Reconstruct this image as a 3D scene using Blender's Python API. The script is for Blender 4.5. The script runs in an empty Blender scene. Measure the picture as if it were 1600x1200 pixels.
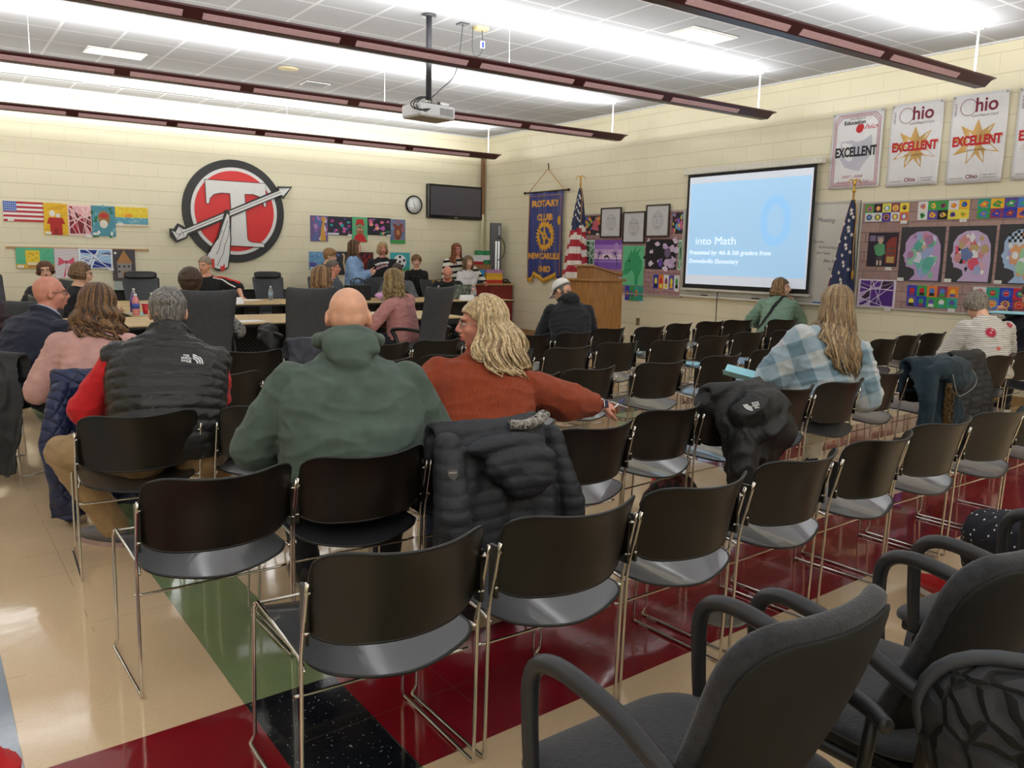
import bpy, bmesh, math, random
import numpy as np
from mathutils import Vector, Matrix, noise, Quaternion
from mathutils.bvhtree import BVHTree
random.seed(7)
scene = bpy.context.scene
COL = scene.collection
PI = math.pi
V = Vector
# ------------------------------------------------------------------ camera
cd = bpy.data.cameras.new('camera'); cam = bpy.data.objects.new('camera', cd); COL.objects.link(cam)
cd.sensor_width = 36; cd.lens = 1305/1600*36; cd.clip_start = .05
RX = V((0.81629617, -0.57728122, 0.02017332))
UP = V((0.07029461, 0.13394236, 0.98849285))
BK = V((-0.57334042, -0.80548485, 0.14991639))
m = Matrix((RX, UP, BK)).transposed().to_4x4(); m.translation = V((0, 0, 1.42))
cam.matrix_world = m
scene.camera = cam
# ------------------------------------------------------------------ world + exposure
w = bpy.data.worlds.new('world'); scene.world = w; w.use_nodes = True
w.node_tree.nodes['Background'].inputs[0].default_value = (.9, .95, 1, 1)
w.node_tree.nodes['Background'].inputs[1].default_value = .35
scene.view_settings.view_transform = 'Standard'; scene.view_settings.look = 'None'
scene.view_settings.gamma = 1; scene.view_settings.exposure = EXPOSURE = 0.22
scene.view_settings.use_curve_mapping = False
# room dimensions
XL, XR, YN, YF, H = -4.6, 9.228, -4.2, 14.06, 3.71
LAMP_Y = [12.95, 9.63, 6.97, 4.375, 1.75, -.85, -3.2]
LAMP_POWER = [200, 168, 172, 190, 215, 215, 150]
# the lamp tubes lie in the top of each hanging light and shine up at the ceiling
for y, pw in zip(LAMP_Y, LAMP_POWER):
    ld = bpy.data.lights.new('uplight', 'AREA'); ld.shape = 'RECTANGLE'; ld.size = 12.6; ld.size_y = .10
    ld.energy = pw*.55; ld.color = (.985, .995, .965)
    for sg in (-1, 1):     # two rows of tubes, each throwing its light up and to one side
        lo = bpy.data.objects.new('uplight', ld); COL.objects.link(lo); lo.location = ((8.6-4.2)/2, y+sg*.06, 3.30); lo.rotation_euler = (PI+sg*math.radians(48), 0, 0)

# ------------------------------------------------------------------ materials
MATS = {}
def s2l(c): return tuple((x/12.92 if x <= .04045 else ((x+.055)/1.055)**2.4) for x in c)
def hexc(h): return s2l(tuple(int(h[i:i+2], 16)/255 for i in (0, 2, 4)))
def mat(name, col, rough=.6, metal=0, var=.06, nscale=30, bump=0, bscale=200, spec=.5, emit=0, alpha=1, trans=0, coat=0, stretch=None, sheen=0):
    if name in MATS: return MATS[name]
    if isinstance(col, str): col = hexc(col)
    m = bpy.data.materials.new(name); m.use_nodes = True; nt = m.node_tree; N = nt.nodes; L = nt.links
    b = N['Principled BSDF']
    b.inputs['Roughness'].default_value = rough; b.inputs['Metallic'].default_value = metal
    b.inputs['Specular IOR Level'].default_value = spec
    if sheen: b.inputs['Sheen Weight'].default_value = sheen
    if trans: b.inputs['Transmission Weight'].default_value = trans; b.inputs['IOR'].default_value = 1.33
    if coat: b.inputs['Coat Weight'].default_value = coat
    tc = N.new('ShaderNodeTexCoord'); src = tc.outputs['Object']
    if stretch:
        mp = N.new('ShaderNodeMapping'); mp.inputs['Scale'].default_value = stretch; L.new(src, mp.inputs[0]); src = mp.outputs[0]
    if var:
        n = N.new('ShaderNodeTexNoise'); n.inputs['Scale'].default_value = nscale; n.inputs['Detail'].default_value = 3; L.new(src, n.inputs['Vector'])
        r = N.new('ShaderNodeMapRange'); r.inputs[1].default_value = .3; r.inputs[2].default_value = .7
        r.inputs[3].default_value = 1-var*2; r.inputs[4].default_value = 1+var; L.new(n.outputs[0], r.inputs[0])
        mx = N.new('ShaderNodeVectorMath'); mx.operation = 'SCALE'; mx.inputs[0].default_value = col[:3]; L.new(r.outputs[0], mx.inputs['Scale'])
        L.new(mx.outputs[0], b.inputs['Base Color'])
    else: b.inputs['Base Color'].default_value = (*col[:3], 1)
    if bump:
        n2 = N.new('ShaderNodeTexNoise'); n2.inputs['Scale'].default_value = bscale; n2.inputs['Detail'].default_value = 4; L.new(src, n2.inputs['Vector'])
        bp = N.new('ShaderNodeBump'); bp.inputs['Strength'].default_value = bump; bp.inputs['Distance'].default_value = .01
        L.new(n2.outputs[0], bp.inputs['Height']); L.new(bp.outputs[0], b.inputs['Normal'])
    if emit:
        b.inputs['Emission Color'].default_value = (*col[:3], 1); b.inputs['Emission Strength'].default_value = emit
    MATS[name] = m
    return m
def flat(hx, rough=.7): return mat('paint_'+hx, hx, rough, var=.03, nscale=60)
def nodes_mat(name, rough=.6):
    m = bpy.data.materials.new(name); m.use_nodes = True; nt = m.node_tree; MATS[name] = m
    b = nt.nodes['Principled BSDF']; b.inputs['Roughness'].default_value = rough
    def n(t, **k):
        x = nt.nodes.new('ShaderNode'+t)
        for a, v in k.items():
            if hasattr(x, a): setattr(x, a, v)
            else: x.inputs[a].default_value = v
        return x
    return m, b, n, nt.links.new
def mth(n, L, op, a, b=None, c=None):
    x = n('Math', operation=op)
    for i, v in enumerate((a, b, c)):
        if v is None: continue
        if isinstance(v, (int, float)): x.inputs[i].default_value = v
        else: L(v, x.inputs[i])
    return x.outputs[0]
def mixc(n, L, f, a, b):
    x = n('Mix', data_type='RGBA')
    for i, v in ((0, f), (6, a), (7, b)):
        if isinstance(v, tuple): x.inputs[i].default_value = (*v[:3], 1)
        elif isinstance(v, (int, float)): x.inputs[i].default_value = v
        else: L(v, x.inputs[i])
    return x.outputs[2]

# ------------------------------------------------------------------ scene bookkeeping
def thing(name, label, cat, loc=(0, 0, 0), rz=0, group=None):
    o = bpy.data.objects.new(name, None); COL.objects.link(o); o.empty_display_size = .1
    o.location = loc; o.rotation_euler = (0, 0, rz); o['label'] = label; o['category'] = cat
    if group: o['group'] = group
    return o
def tag(o, label, cat, group=None):
    o['label'] = label; o['category'] = cat
    if group: o['group'] = group
    return o
def dup(root, loc, rz, label, group=None):
    r = root.copy(); COL.objects.link(r); r.location = loc; r.rotation_euler = (0, 0, rz); r['label'] = label
    if group: r['group'] = group
    for ch in list(root.children):
        c = ch.copy(); COL.objects.link(c); c.parent = r
        for g in ch.children:
            d = g.copy(); COL.objects.link(d); d.parent = c
    return r

# ------------------------------------------------------------------ mesh builder
class MB:
    def __init__(s): s.v = []; s.f = []; s.mi = []; s.sm = []; s.mats = []
    def mid(s, m):
        if m not in s.mats: s.mats.append(m)
        return s.mats.index(m)
    def add(s, vs, fs, m=None, smooth=True, mx=None):
        k = len(s.v); i = s.mid(m)
        if mx is not None: vs = [mx @ V(v) for v in vs]
        s.v += [tuple(v) for v in vs]
        for f in fs: s.f.append(tuple(k+a for a in f)); s.mi.append(i); s.sm.append(smooth)
        return s
    def box(s, lo, hi, m=None, mx=None, bev=0):
        x0, y0, z0 = lo; x1, y1, z1 = hi
        if bev:
            bm = bmesh.new(); bmesh.ops.create_cube(bm, size=1)
            for v in bm.verts: v.co = V(((v.co.x+.5)*(x1-x0)+x0, (v.co.y+.5)*(y1-y0)+y0, (v.co.z+.5)*(z1-z0)+z0))
            bmesh.ops.bevel(bm, geom=list(bm.edges), offset=bev, segments=2, affect='EDGES', profile=.5)
            vs = [v.co.copy() for v in bm.verts]; bm.verts.index_update(); fs = [[v.index for v in f.verts] for f in bm.faces]; bm.free()
            return s.add(vs, fs, m, False, mx)
        vs = [(x0, y0, z0), (x1, y0, z0), (x1, y1, z0), (x0, y1, z0), (x0, y0, z1), (x1, y0, z1), (x1, y1, z1), (x0, y1, z1)]
        return s.add(vs, [(0, 3, 2, 1), (4, 5, 6, 7), (0, 1, 5, 4), (1, 2, 6, 5), (2, 3, 7, 6), (3, 0, 4, 7)], m, False, mx)
    def rings(s, rs, m=None, cap=True, closed=False, smooth=True, mx=None):
        n = len(rs[0]); vs = [p for r in rs for p in r]; fs = []; R = len(rs)
        for i in range(R if closed else R-1):
            a = i*n; b = ((i+1) % R)*n
            for j in range(n): fs.append((a+j, a+(j+1) % n, b+(j+1) % n, b+j))
        if cap and not closed: fs.append(tuple(range(n))[::-1]); fs.append(tuple(range((R-1)*n, R*n)))
        return s.add(vs, fs, m, smooth, mx)
    def tube(s, pts, r, m=None, n=8, cap=True, closed=False, mx=None, flatn=1., up=None):
        pts = [V(p) for p in pts]; N = len(pts)
        rr = r if isinstance(r, (list, tuple)) else [r]*N
        T = []
        for i in range(N):
            a = pts[(i-1) % N] if (closed or i > 0) else pts[i]; b = pts[(i+1) % N] if (closed or i < N-1) else pts[i]
            t = (b-a); T.append(t.normalized() if t.length > 1e-9 else V((0, 0, 1)))
        u = V(up) if up else (V((0, 0, 1)) if abs(T[0].z) < .9 else V((1, 0, 0)))
        u = (u-T[0]*u.dot(T[0])).normalized(); rs = []
        for i in range(N):
            u = (u-T[i]*u.dot(T[i])); u = u.normalized() if u.length > 1e-6 else T[i].orthogonal().normalized()
            w_ = T[i].cross(u)
            rs.append([pts[i]+(u*math.cos(2*PI*k/n)*flatn+w_*math.sin(2*PI*k/n))*rr[i] for k in range(n)])
        return s.rings(rs, m, cap, closed, True, mx)
    def cyl(s, a, b, r, m=None, n=16, r2=None, mx=None): return s.tube([a, b], [r, r if r2 is None else r2], m, n, mx=mx)
    def lathe(s, prof, m=None, n=20, mx=None):
        return s.rings([[(r*math.cos(2*PI*k/n), r*math.sin(2*PI*k/n), z) for k in range(n)] for r, z in prof], m, True, mx=mx)
    def ell(s, c, r, m=None, mx=None, n=14, k=9, rot=None):
        R = rot if rot is not None else Matrix.Identity(3)
        rs = []
        for i in range(1, k):
            t = PI*i/k
            rs.append([V(c)+R @ V((r[0]*math.sin(t)*math.cos(2*PI*j/n), r[1]*math.sin(t)*math.sin(2*PI*j/n), -r[2]*math.cos(t))) for j in range(n)])
        vs = [p for q in rs for p in q]; b = len(vs); vs += [V(c)+R @ V((0, 0, -r[2])), V(c)+R @ V((0, 0, r[2]))]
        fs = []
        for i in range(k-2):
            for j in range(n): fs.append((i*n+j, i*n+(j+1) % n, (i+1)*n+(j+1) % n, (i+1)*n+j))
        for j in range(n): fs.append((b, (j+1) % n, j)); fs.append((b+1, (k-2)*n+j, (k-2)*n+(j+1) % n))
        return s.add(vs, fs, m, True, mx)
    def prism(s, poly, z0, z1, m=None, mx=None, smooth=False):
        n = len(poly); a = sum(poly[i][0]*poly[(i+1) % n][1]-poly[(i+1) % n][0]*poly[i][1] for i in range(n))
        if a < 0: poly = poly[::-1]
        vs = [(p[0], p[1], z0) for p in poly]+[(p[0], p[1], z1) for p in poly]
        fs = [tuple(range(n))[::-1], tuple(range(n, 2*n))]+[(i, (i+1) % n, n+(i+1) % n, n+i) for i in range(n)]
        return s.add(vs, fs, m, smooth, mx)
    def poly(s, poly, z, m=None, mx=None): return s.add([(p[0], p[1], z) for p in poly], [tuple(range(len(poly)))], m, False, mx)
    def text(s, body, size, x, y, z, m, mx=None, width=None, align='CENTER', shear=0, bold=0, rot=0, ext=.001, space=1.):
        c = bpy.data.curves.new('t', 'FONT'); c.body = body; c.size = size; c.align_x = align; c.align_y = 'CENTER'; c.shear = shear; c.offset = bold; c.extrude = ext; c.space_character = space; c.resolution_u = 3
        o = bpy.data.objects.new('t', c); COL.objects.link(o); dg = bpy.context.evaluated_depsgraph_get()
        me = bpy.data.meshes.new_from_object(o.evaluated_get(dg)); vs = [v.co.copy() for v in me.vertices]; fs = [tuple(p.vertices) for p in me.polygons]
        bpy.data.objects.remove(o); bpy.data.curves.remove(c); bpy.data.meshes.remove(me)
        if not vs: return s
        xs = [v.x for v in vs]; k = 1
        if width: k = width/max(1e-6, max(xs)-min(xs))
        cr, sr = math.cos(rot), math.sin(rot)
        out = [V((x+(v.x*k)*cr-v.y*sr, y+(v.x*k)*sr+v.y*cr, z+v.z)) for v in vs]
        return s.add(out, fs, m, False, mx)
    def mesh(s, name):
        me = bpy.data.meshes.new(name); me.from_pydata(s.v, [], s.f)
        for m in s.mats: me.materials.append(m)
        me.polygons.foreach_set('material_index', s.mi); me.polygons.foreach_set('use_smooth', s.sm); me.update()
        return me
    def obj(s, name, parent=None, loc=None, rot=None, fixn=True):
        me = s.mesh(name)
        if fixn:
            bm = bmesh.new(); bm.from_mesh(me); bmesh.ops.recalc_face_normals(bm, faces=bm.faces); bm.to_mesh(me); bm.free()
        o = bpy.data.objects.new(name, me); COL.objects.link(o)
        if parent: o.parent = parent
        if loc: o.location = loc
        if rot: o.rotation_euler = rot
        return o
def mod_edge(o, bev=.004, seg=2):
    b = o.modifiers.new('bevel', 'BEVEL'); b.width = bev; b.segments = seg; b.limit_method = 'ANGLE'; return o
def struct(o): o['kind'] = 'structure'; return o
def remesh(mb, vox, smooth=2, lam=.5):
    """voxel-fuse everything in a builder into one continuous skin -> (verts, faces)"""
    me = mb.mesh('tmp'); o = bpy.data.objects.new('tmp', me); COL.objects.link(o)
    r = o.modifiers.new('r', 'REMESH'); r.mode = 'VOXEL'; r.voxel_size = vox; r.use_smooth_shade = True
    if smooth: sm = o.modifiers.new('s', 'SMOOTH'); sm.iterations = smooth; sm.factor = lam
    dg = bpy.context.evaluated_depsgraph_get(); out = bpy.data.meshes.new_from_object(o.evaluated_get(dg))
    bpy.data.objects.remove(o); bpy.data.meshes.remove(me)
    return out
def arc(c, r, a0, a1, n, ax=0, ay=1):
    out = []
    for i in range(n+1):
        a = a0+(a1-a0)*i/n; p = [0, 0, 0]; p[0], p[1], p[2] = c; p[ax] += r*math.cos(a); p[ay] += r*math.sin(a); out.append(V(p))
    return out
def spline(pts, n=6):
    pts = [V(p) for p in pts]; P = [pts[0]*2-pts[1]]+pts+[pts[-1]*2-pts[-2]]; out = []
    for i in range(1, len(P)-2):
        for k in range(n):
            t = k/n; out.append(.5*((2*P[i])+(P[i+1]-P[i-1])*t+(2*P[i-1]-5*P[i]+4*P[i+1]-P[i+2])*t*t+(3*P[i]-P[i-1]-3*P[i+1]+P[i+2])*t**3))
    out.append(pts[-1]); return out
def fillet(pts, r, n=5):
    pts = [V(p) for p in pts]; out = [pts[0]]
    for i in range(1, len(pts)-1):
        a, b, c = pts[i-1], pts[i], pts[i+1]; da = (a-b); dc = (c-b); rr = min(r, da.length*.45, dc.length*.45)
        p = b+da.normalized()*rr; q = b+dc.normalized()*rr
        for k in range(n+1):
            t = k/n; out.append(p*(1-t)**2+b*2*t*(1-t)+q*t*t)
    out.append(pts[-1]); return out
# ================================================================== materials for the setting
def m_wall():
    m, b, n, L = nodes_mat('cream_painted_block', .55)
    g = n('NewGeometry'); sx = n('SeparateXYZ'); L(g.outputs['Position'], sx.inputs[0]); x, y, z = sx.outputs
    nx = n('SeparateXYZ'); L(g.outputs['Normal'], nx.inputs[0])
    isx = mth(n, L, 'GREATER_THAN', mth(n, L, 'ABSOLUTE', nx.outputs[0]), .5)
    u = mth(n, L, 'ADD', mth(n, L, 'MULTIPLY', isx, y), mth(n, L, 'MULTIPLY', mth(n, L, 'SUBTRACT', 1, isx), x))
    cm = n('CombineXYZ'); L(u, cm.inputs[0]); L(mth(n, L, 'ADD', z, -.0), cm.inputs[1])
    br = n('TexBrick', offset=.5); br.inputs['Scale'].default_value = 1; br.inputs['Mortar Size'].default_value = .0045; br.inputs['Mortar Smooth'].default_value = .6
    br.inputs['Brick Width'].default_value = .424; br.inputs['Row Height'].default_value = .2115; br.inputs['Bias'].default_value = 0
    L(cm.outputs[0], br.inputs['Vector'])
    no = n('TexNoise'); no.inputs['Scale'].default_value = 2.2; no.inputs['Detail'].default_value = 3; L(g.outputs['Position'], no.inputs['Vector'])
    c0 = mixc(n, L, no.outputs[0], hexc('E2DABF'), hexc('DCD4B7'))
    fr = mth(n, L, 'FRACT', mth(n, L, 'DIVIDE', z, .2115)); hl = mth(n, L, 'LESS_THAN', mth(n, L, 'MINIMUM', fr, mth(n, L, 'SUBTRACT', 1, fr)), .026)
    c1 = mixc(n, L, mth(n, L, 'MAXIMUM', mth(n, L, 'MULTIPLY', hl, .20), mth(n, L, 'MULTIPLY', br.outputs['Fac'], .07)), c0, hexc('8E8466'))
    L(c1, b.inputs['Base Color'])
    no2 = n('TexNoise'); no2.inputs['Scale'].default_value = 90; L(g.outputs['Position'], no2.inputs['Vector'])
    hh = mth(n, L, 'ADD', mth(n, L, 'MULTIPLY', mth(n, L, 'SUBTRACT', 1, br.outputs['Fac']), 1), mth(n, L, 'MULTIPLY', no2.outputs[0], .12))
    bp = n('Bump'); bp.inputs['Strength'].default_value = .5; bp.inputs['Distance'].default_value = .006; L(hh, bp.inputs['Height']); L(bp.outputs[0], b.inputs['Normal'])
    return m
def m_ceiling():
    m, b, n, L = nodes_mat('white_ceiling_tile', .9)
    g = n('NewGeometry'); sx = n('SeparateXYZ'); L(g.outputs['Position'], sx.inputs[0])
    def line(o, off, per):
        f = mth(n, L, 'FRACT', mth(n, L, 'DIVIDE', mth(n, L, 'SUBTRACT', o, off-50*per), per))
        d = mth(n, L, 'MULTIPLY', mth(n, L, 'MINIMUM', f, mth(n, L, 'SUBTRACT', 1, f)), per)
        return mth(n, L, 'LESS_THAN', d, .015)
    k = mth(n, L, 'MAXIMUM', line(sx.outputs[0], 7.41, .6), line(sx.outputs[1], 5.15, .655))
    no = n('TexNoise'); no.inputs['Scale'].default_value = 260; no.inputs['Detail'].default_value = 2; L(g.outputs['Position'], no.inputs['Vector'])
    r = n('MapRange'); r.inputs[1].default_value = .35; r.inputs[2].default_value = .6; r.inputs[3].default_value = .86; r.inputs[4].default_value = 1; L(no.outputs[0], r.inputs[0])
    t = n('VectorMath', operation='SCALE'); t.inputs[0].default_value = hexc('B2B3B8'); L(r.outputs[0], t.inputs['Scale'])
    L(mixc(n, L, k, t.outputs[0], hexc('CFD0D4')), b.inputs['Base Color'])
    bp = n('Bump'); bp.inputs['Strength'].default_value = .5; bp.inputs['Distance'].default_value = .004; L(k, bp.inputs['Height']); L(bp.outputs[0], b.inputs['Normal'])
    return m
def m_floor():
    m, b, n, L = nodes_mat('polished_vinyl_tile', .09)
    g = n('NewGeometry'); sx = n('SeparateXYZ'); L(g.outputs['Position'], sx.inputs[0]); X = sx.outputs[0]; Y = sx.outputs[1]
    v = mth(n, L, 'SUBTRACT', Y, mth(n, L, 'MULTIPLY', X, .06))
    def rng(o, a, c_): return mth(n, L, 'MULTIPLY', mth(n, L, 'GREATER_THAN', o, a), mth(n, L, 'LESS_THAN', o, c_))
    gp = g.outputs['Position']
    def spk(base, dark, sc=70, amt=.5):
        no = n('TexNoise'); no.inputs['Scale'].default_value = sc; no.inputs['Detail'].default_value = 5; no.inputs['Roughness'].default_value = .7; L(gp, no.inputs['Vector'])
        r = n('MapRange'); r.inputs[1].default_value = .35; r.inputs[2].default_value = .7; r.inputs[4].default_value = amt; L(no.outputs[0], r.inputs[0])
        return mixc(n, L, r.outputs[0], hexc(base), hexc(dark))
    cream = spk('E2C6A0', 'D2B48C'); red = spk('8A1621', '6E0F1A', 240, .7); green = spk('85956A', '72825A', 200, .7); grey = spk('8E9AA6', '7C8894')
    vo = n('TexVoronoi'); vo.inputs['Scale'].default_value = 55; mp = n('Mapping'); mp.inputs['Scale'].default_value = (1, .35, 1); mp.inputs['Rotation'].default_value = (0, 0, .5); L(gp, mp.inputs[0])
    nw = n('TexNoise'); nw.inputs['Scale'].default_value = 18; L(gp, nw.inputs['Vector']); ad = n('VectorMath', operation='MULTIPLY_ADD'); ad.inputs[1].default_value = (.12, .12, .12); L(nw.outputs[1], ad.inputs[0]); L(mp.outputs[0], ad.inputs[2]); L(ad.outputs[0], vo.inputs['Vector'])
    flk = mth(n, L, 'LESS_THAN', vo.outputs['Distance'], .13)
    black = mixc(n, L, flk, hexc('14171F'), hexc('8D938F'))
    c = cream
    c = mixc(n, L, rng(X, -.46, .149), c, grey)
    c = mixc(n, L, rng(X, .757, 1.065), c, green)
    for a, d in ((-1.2, -.59), (1.83, 2.445), (3.38, 3.80), (5.35, 6.0)):
        msk = rng(v, a, d)
        if a > 3: msk = mth(n, L, 'MULTIPLY', msk, mth(n, L, 'GREATER_THAN', X, 4.5))
        c = mixc(n, L, msk, c, red)
        if a < 3: c = mixc(n, L, mth(n, L, 'MULTIPLY', msk, rng(X, .757, 1.065)), c, black)
    def ln(o, off, per):
        f = mth(n, L, 'FRACT', mth(n, L, 'DIVIDE', mth(n, L, 'SUBTRACT', o, off-80*per), per))
        return mth(n, L, 'MULTIPLY', mth(n, L, 'MINIMUM', f, mth(n, L, 'SUBTRACT', 1, f)), per)
    seam = mth(n, L, 'MINIMUM', ln(X, .149, .304), ln(v, 1.83, .3075))
    s1 = mth(n, L, 'LESS_THAN', seam, .0014)
    nz = n('TexNoise'); nz.inputs['Scale'].default_value = 1.3; L(gp, nz.inputs['Vector'])
    s2 = mth(n, L, 'MULTIPLY', s1, mth(n, L, 'MULTIPLY', mth(n, L, 'GREATER_THAN', nz.outputs[0], .5), .45))
    c = mixc(n, L, s2, c, hexc('6B5B49'))
    L(c, b.inputs['Base Color'])
    b.inputs['Specular IOR Level'].default_value = .5; b.inputs['IOR'].default_value = 1.5
    b.inputs['Coat Weight'].default_value = .6; b.inputs['Coat Roughness'].default_value = .05
    b1 = n('TexNoise'); b1.inputs['Scale'].default_value = 3.2; b1.inputs['Detail'].default_value = 4; L(gp, b1.inputs['Vector'])
    hh = mth(n, L, 'ADD', mth(n, L, 'MULTIPLY', b1.outputs[0], 1), mth(n, L, 'MULTIPLY', mth(n, L, 'LESS_THAN', seam, .002), -.03))
    bp = n('Bump'); bp.inputs['Strength'].default_value = .07; bp.inputs['Distance'].default_value = .02; L(hh, bp.inputs['Height']); L(bp.outputs[0], b.inputs['Normal']); L(bp.outputs[0], b.inputs['Coat Normal'])
    rr = n('MapRange'); rr.inputs[3].default_value = .05; rr.inputs[4].default_value = .17; L(b1.outputs[0], rr.inputs[0]); L(rr.outputs[0], b.inputs['Roughness'])
    return m
WALL, CEIL, FLOOR = m_wall(), m_ceiling(), m_floor()
def slab(name, lo, hi, m): return struct(MB().box(lo, hi, m).obj(name))
slab('floor', (XL-.2, YN-.2, -.12), (XR+.2, YF+.2, 0), FLOOR)
slab('ceiling', (XL-.2, YN-.2, H), (XR+.2, YF+.2, H+.12), CEIL)
slab('wall_back', (XL-.2, YF, 0), (XR+.2, YF+.2, H), WALL)
slab('wall_right', (XR, YN-.2, 0), (XR+.2, YF, H), WALL)
slab('wall_left', (XL-.2, YN-.2, 0), (XL, YF, H), WALL)
slab('wall_front', (XL, YN-.2, 0), (XR, YN, H), WALL)
BASEM = mat('brown_rubber_base', 'A88657', .5)
slab('baseboard_right', (XR-.012, YN, 0), (XR, YF, .10), BASEM)
slab('baseboard_back', (XL, YF-.012, 0), (XR-.012, YF, .10), BASEM)
slab('baseboard_left', (XL, YN, 0), (XL+.012, YF-.012, .10), BASEM)
slab('baseboard_front', (XL+.012, YN, 0), (XR-.012, YN+.012, .10), BASEM)
TRIM = mat('white_ceiling_trim', 'CFCFCF', .6)
slab('trim_1', (XL, YF-.02, H-.022), (XR, YF, H), TRIM)
slab('trim_2', (XR-.02, YN, H-.022), (XR, YF-.02, H), TRIM)
# long slot air diffusers let into the ceiling near the back wall
MW = mat('white_metal', 'D8D8D6', .45)
DK = mat('dark_slot', '4A4E50', .6)
k = 0
for x0 in (-1.2, .6, 2.4, 4.2):
    t = thing('slot_diffuser', ['long white slot air diffuser in ceiling at far left', 'long white slot air diffuser in ceiling, above the flag painting', 'long white slot air diffuser in ceiling above the big T emblem', 'long white slot air diffuser in ceiling left of the projector, last of its line'][k], 'air vent', (x0, 13.35, H), 0, 'slot diffusers along the back wall'); k += 1
    MB().box((0, -.09, -.008), (1.5, .09, 0), MW).obj('frame', t)
    MB().box((.02, -.03, -.010), (1.48, .02, -.007), DK).obj('slot', t)
# ------------------------------------------------------------------ hanging lights
MAR = mat('maroon_enamel', '3E171A', .35, var=.03)
LENS = mat('rose_diffuser', 'B08E90', .6, var=.05, emit=.16)
ROD = mat('white_rod', 'F1F1EE', .4)
XE = 8.75
def hang_light(y, label):
    t = thing('hanging_light', label, 'light fixture', (XE, y, 3.17), 0, 'long maroon hanging lights')
    b = MB(); prof = [(-.05, -.0), (.05, -.0), (.125, .07), (.125, .085), (-.125, .085), (-.125, .07)]
    L0 = XE-XL-.35
    rs = [[(-L0, a, c) for a, c in prof], [(-.03, a, c) for a, c in prof], [(.06, a*.9, c*.25+.066) for a, c in prof]]
    b.rings(rs, MAR, smooth=False); b.obj('housing', t)
    x = -.62; i = 0
    while x-1.12 > -L0:
        q = MB()
        for s in (-1, 1):
            pts = [(x, s*.062, .0112-.004), (x-1.12, s*.062, .0112-.004), (x-1.12, s*.100, .0466-.004), (x, s*.100, .0466-.004)]
            q.add([V(p)+V((0, s*.004, -.003)) for p in pts]+[V(p)+V((0, s*-.002, .004)) for p in pts], [(0, 1, 2, 3), (7, 6, 5, 4), (0, 4, 5, 1), (1, 5, 6, 2), (2, 6, 7, 3), (3, 7, 4, 0)], LENS, False)
        q.obj('diffuser', t); x -= 1.27; i += 1
    # stems up to the ceiling, a rigid one at the end and thin wires further along
    MB().cyl((-.16, 0, .085), (-.16, 0, .54), .011, ROD).cyl((-.16, 0, .525), (-.16, 0, .54), .05, ROD).obj('stem', t)
    for xx in (-3.9, -7.7, -11.4): MB().cyl((xx, 0, .085), (xx, 0, .54), .0022, ROD, 6).cyl((xx, 0, .53), (xx, 0, .54), .03, ROD).obj('hanging_wire', t)
for y, l in zip(LAMP_Y[:5], ('maroon linear light hanging along the back wall', 'maroon linear light hanging behind the projector, second from back wall', 'maroon linear light crossing in front of the projector pole', 'large maroon linear light ending above the report card banners', 'maroon linear light hanging overhead above the nearest chair row')): hang_light(y, l)
# ================================================================== stacking chairs
CHROME = mat('chrome_rod', 'C9C4BC', .12, metal=1, var=0)
SHELL = mat('black_plastic_shell', '17140F', .33, var=.04, nscale=8, spec=.5, bump=.05, bscale=700)
SEATM = mat('black_plastic_seat', '2A2B2F', .33, var=.03, nscale=8, spec=1, coat=.6)
EDGE = mat('black_vinyl_edge', '0B0B0C', .4)
CLEAR = mat('clear_plastic_bracket', 'CFCBC4', .2)
def shell_sheet(fn, nu, nv, th, m, edge, name, parent, round_=0.):
    """curved sheet of given thickness from fn(u,v) -> point, u,v in -1..1, rounded corners"""
    b = MB(); P = []
    for j in range(nv+1):
        row = []
        for i in range(nu+1):
            u = -1+2*i/nu; v = math.sin((-1+2*j/nv)*PI/2)
            row.append(fn(u, v))
        P.append(row)
    def nrm(i, j):
        a = P[j][min(i+1, nu)]-P[j][max(i-1, 0)]; c = P[min(j+1, nv)][i]-P[max(j-1, 0)][i]; return a.cross(c).normalized()
    top = [P[j][i]+nrm(i, j)*th/2 for j in range(nv+1) for i in range(nu+1)]; bot = [P[j][i]-nrm(i, j)*th/2 for j in range(nv+1) for i in range(nu+1)]
    W = nu+1; K = len(top); fs = [(j*W+i, j*W+i+1, (j+1)*W+i+1, (j+1)*W+i) for j in range(nv) for i in range(nu)]
    b.add(top+bot, fs+[tuple(K+a for a in f[::-1]) for f in fs], m)
    rim = [(i, 0) for i in range(nu)]+[(nu, j) for j in range(nv)]+[(nu-i, nv) for i in range(nu)]+[(0, nv-j) for j in range(nv)]
    loop = [P[j][i] for i, j in rim]
    b.tube(loop, th*.8, edge, 6, cap=False, closed=True)
    return b.obj(name, parent)
def rc(u, v, r):
    """map the square -1..1 to a rounded square"""
    rv = r; av = abs(v)
    w = 1 if av <= 1-rv else 1-r*(1-math.sqrt(max(0, 1-((av-(1-rv))/rv)**2)))
    return u*w, v
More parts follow.
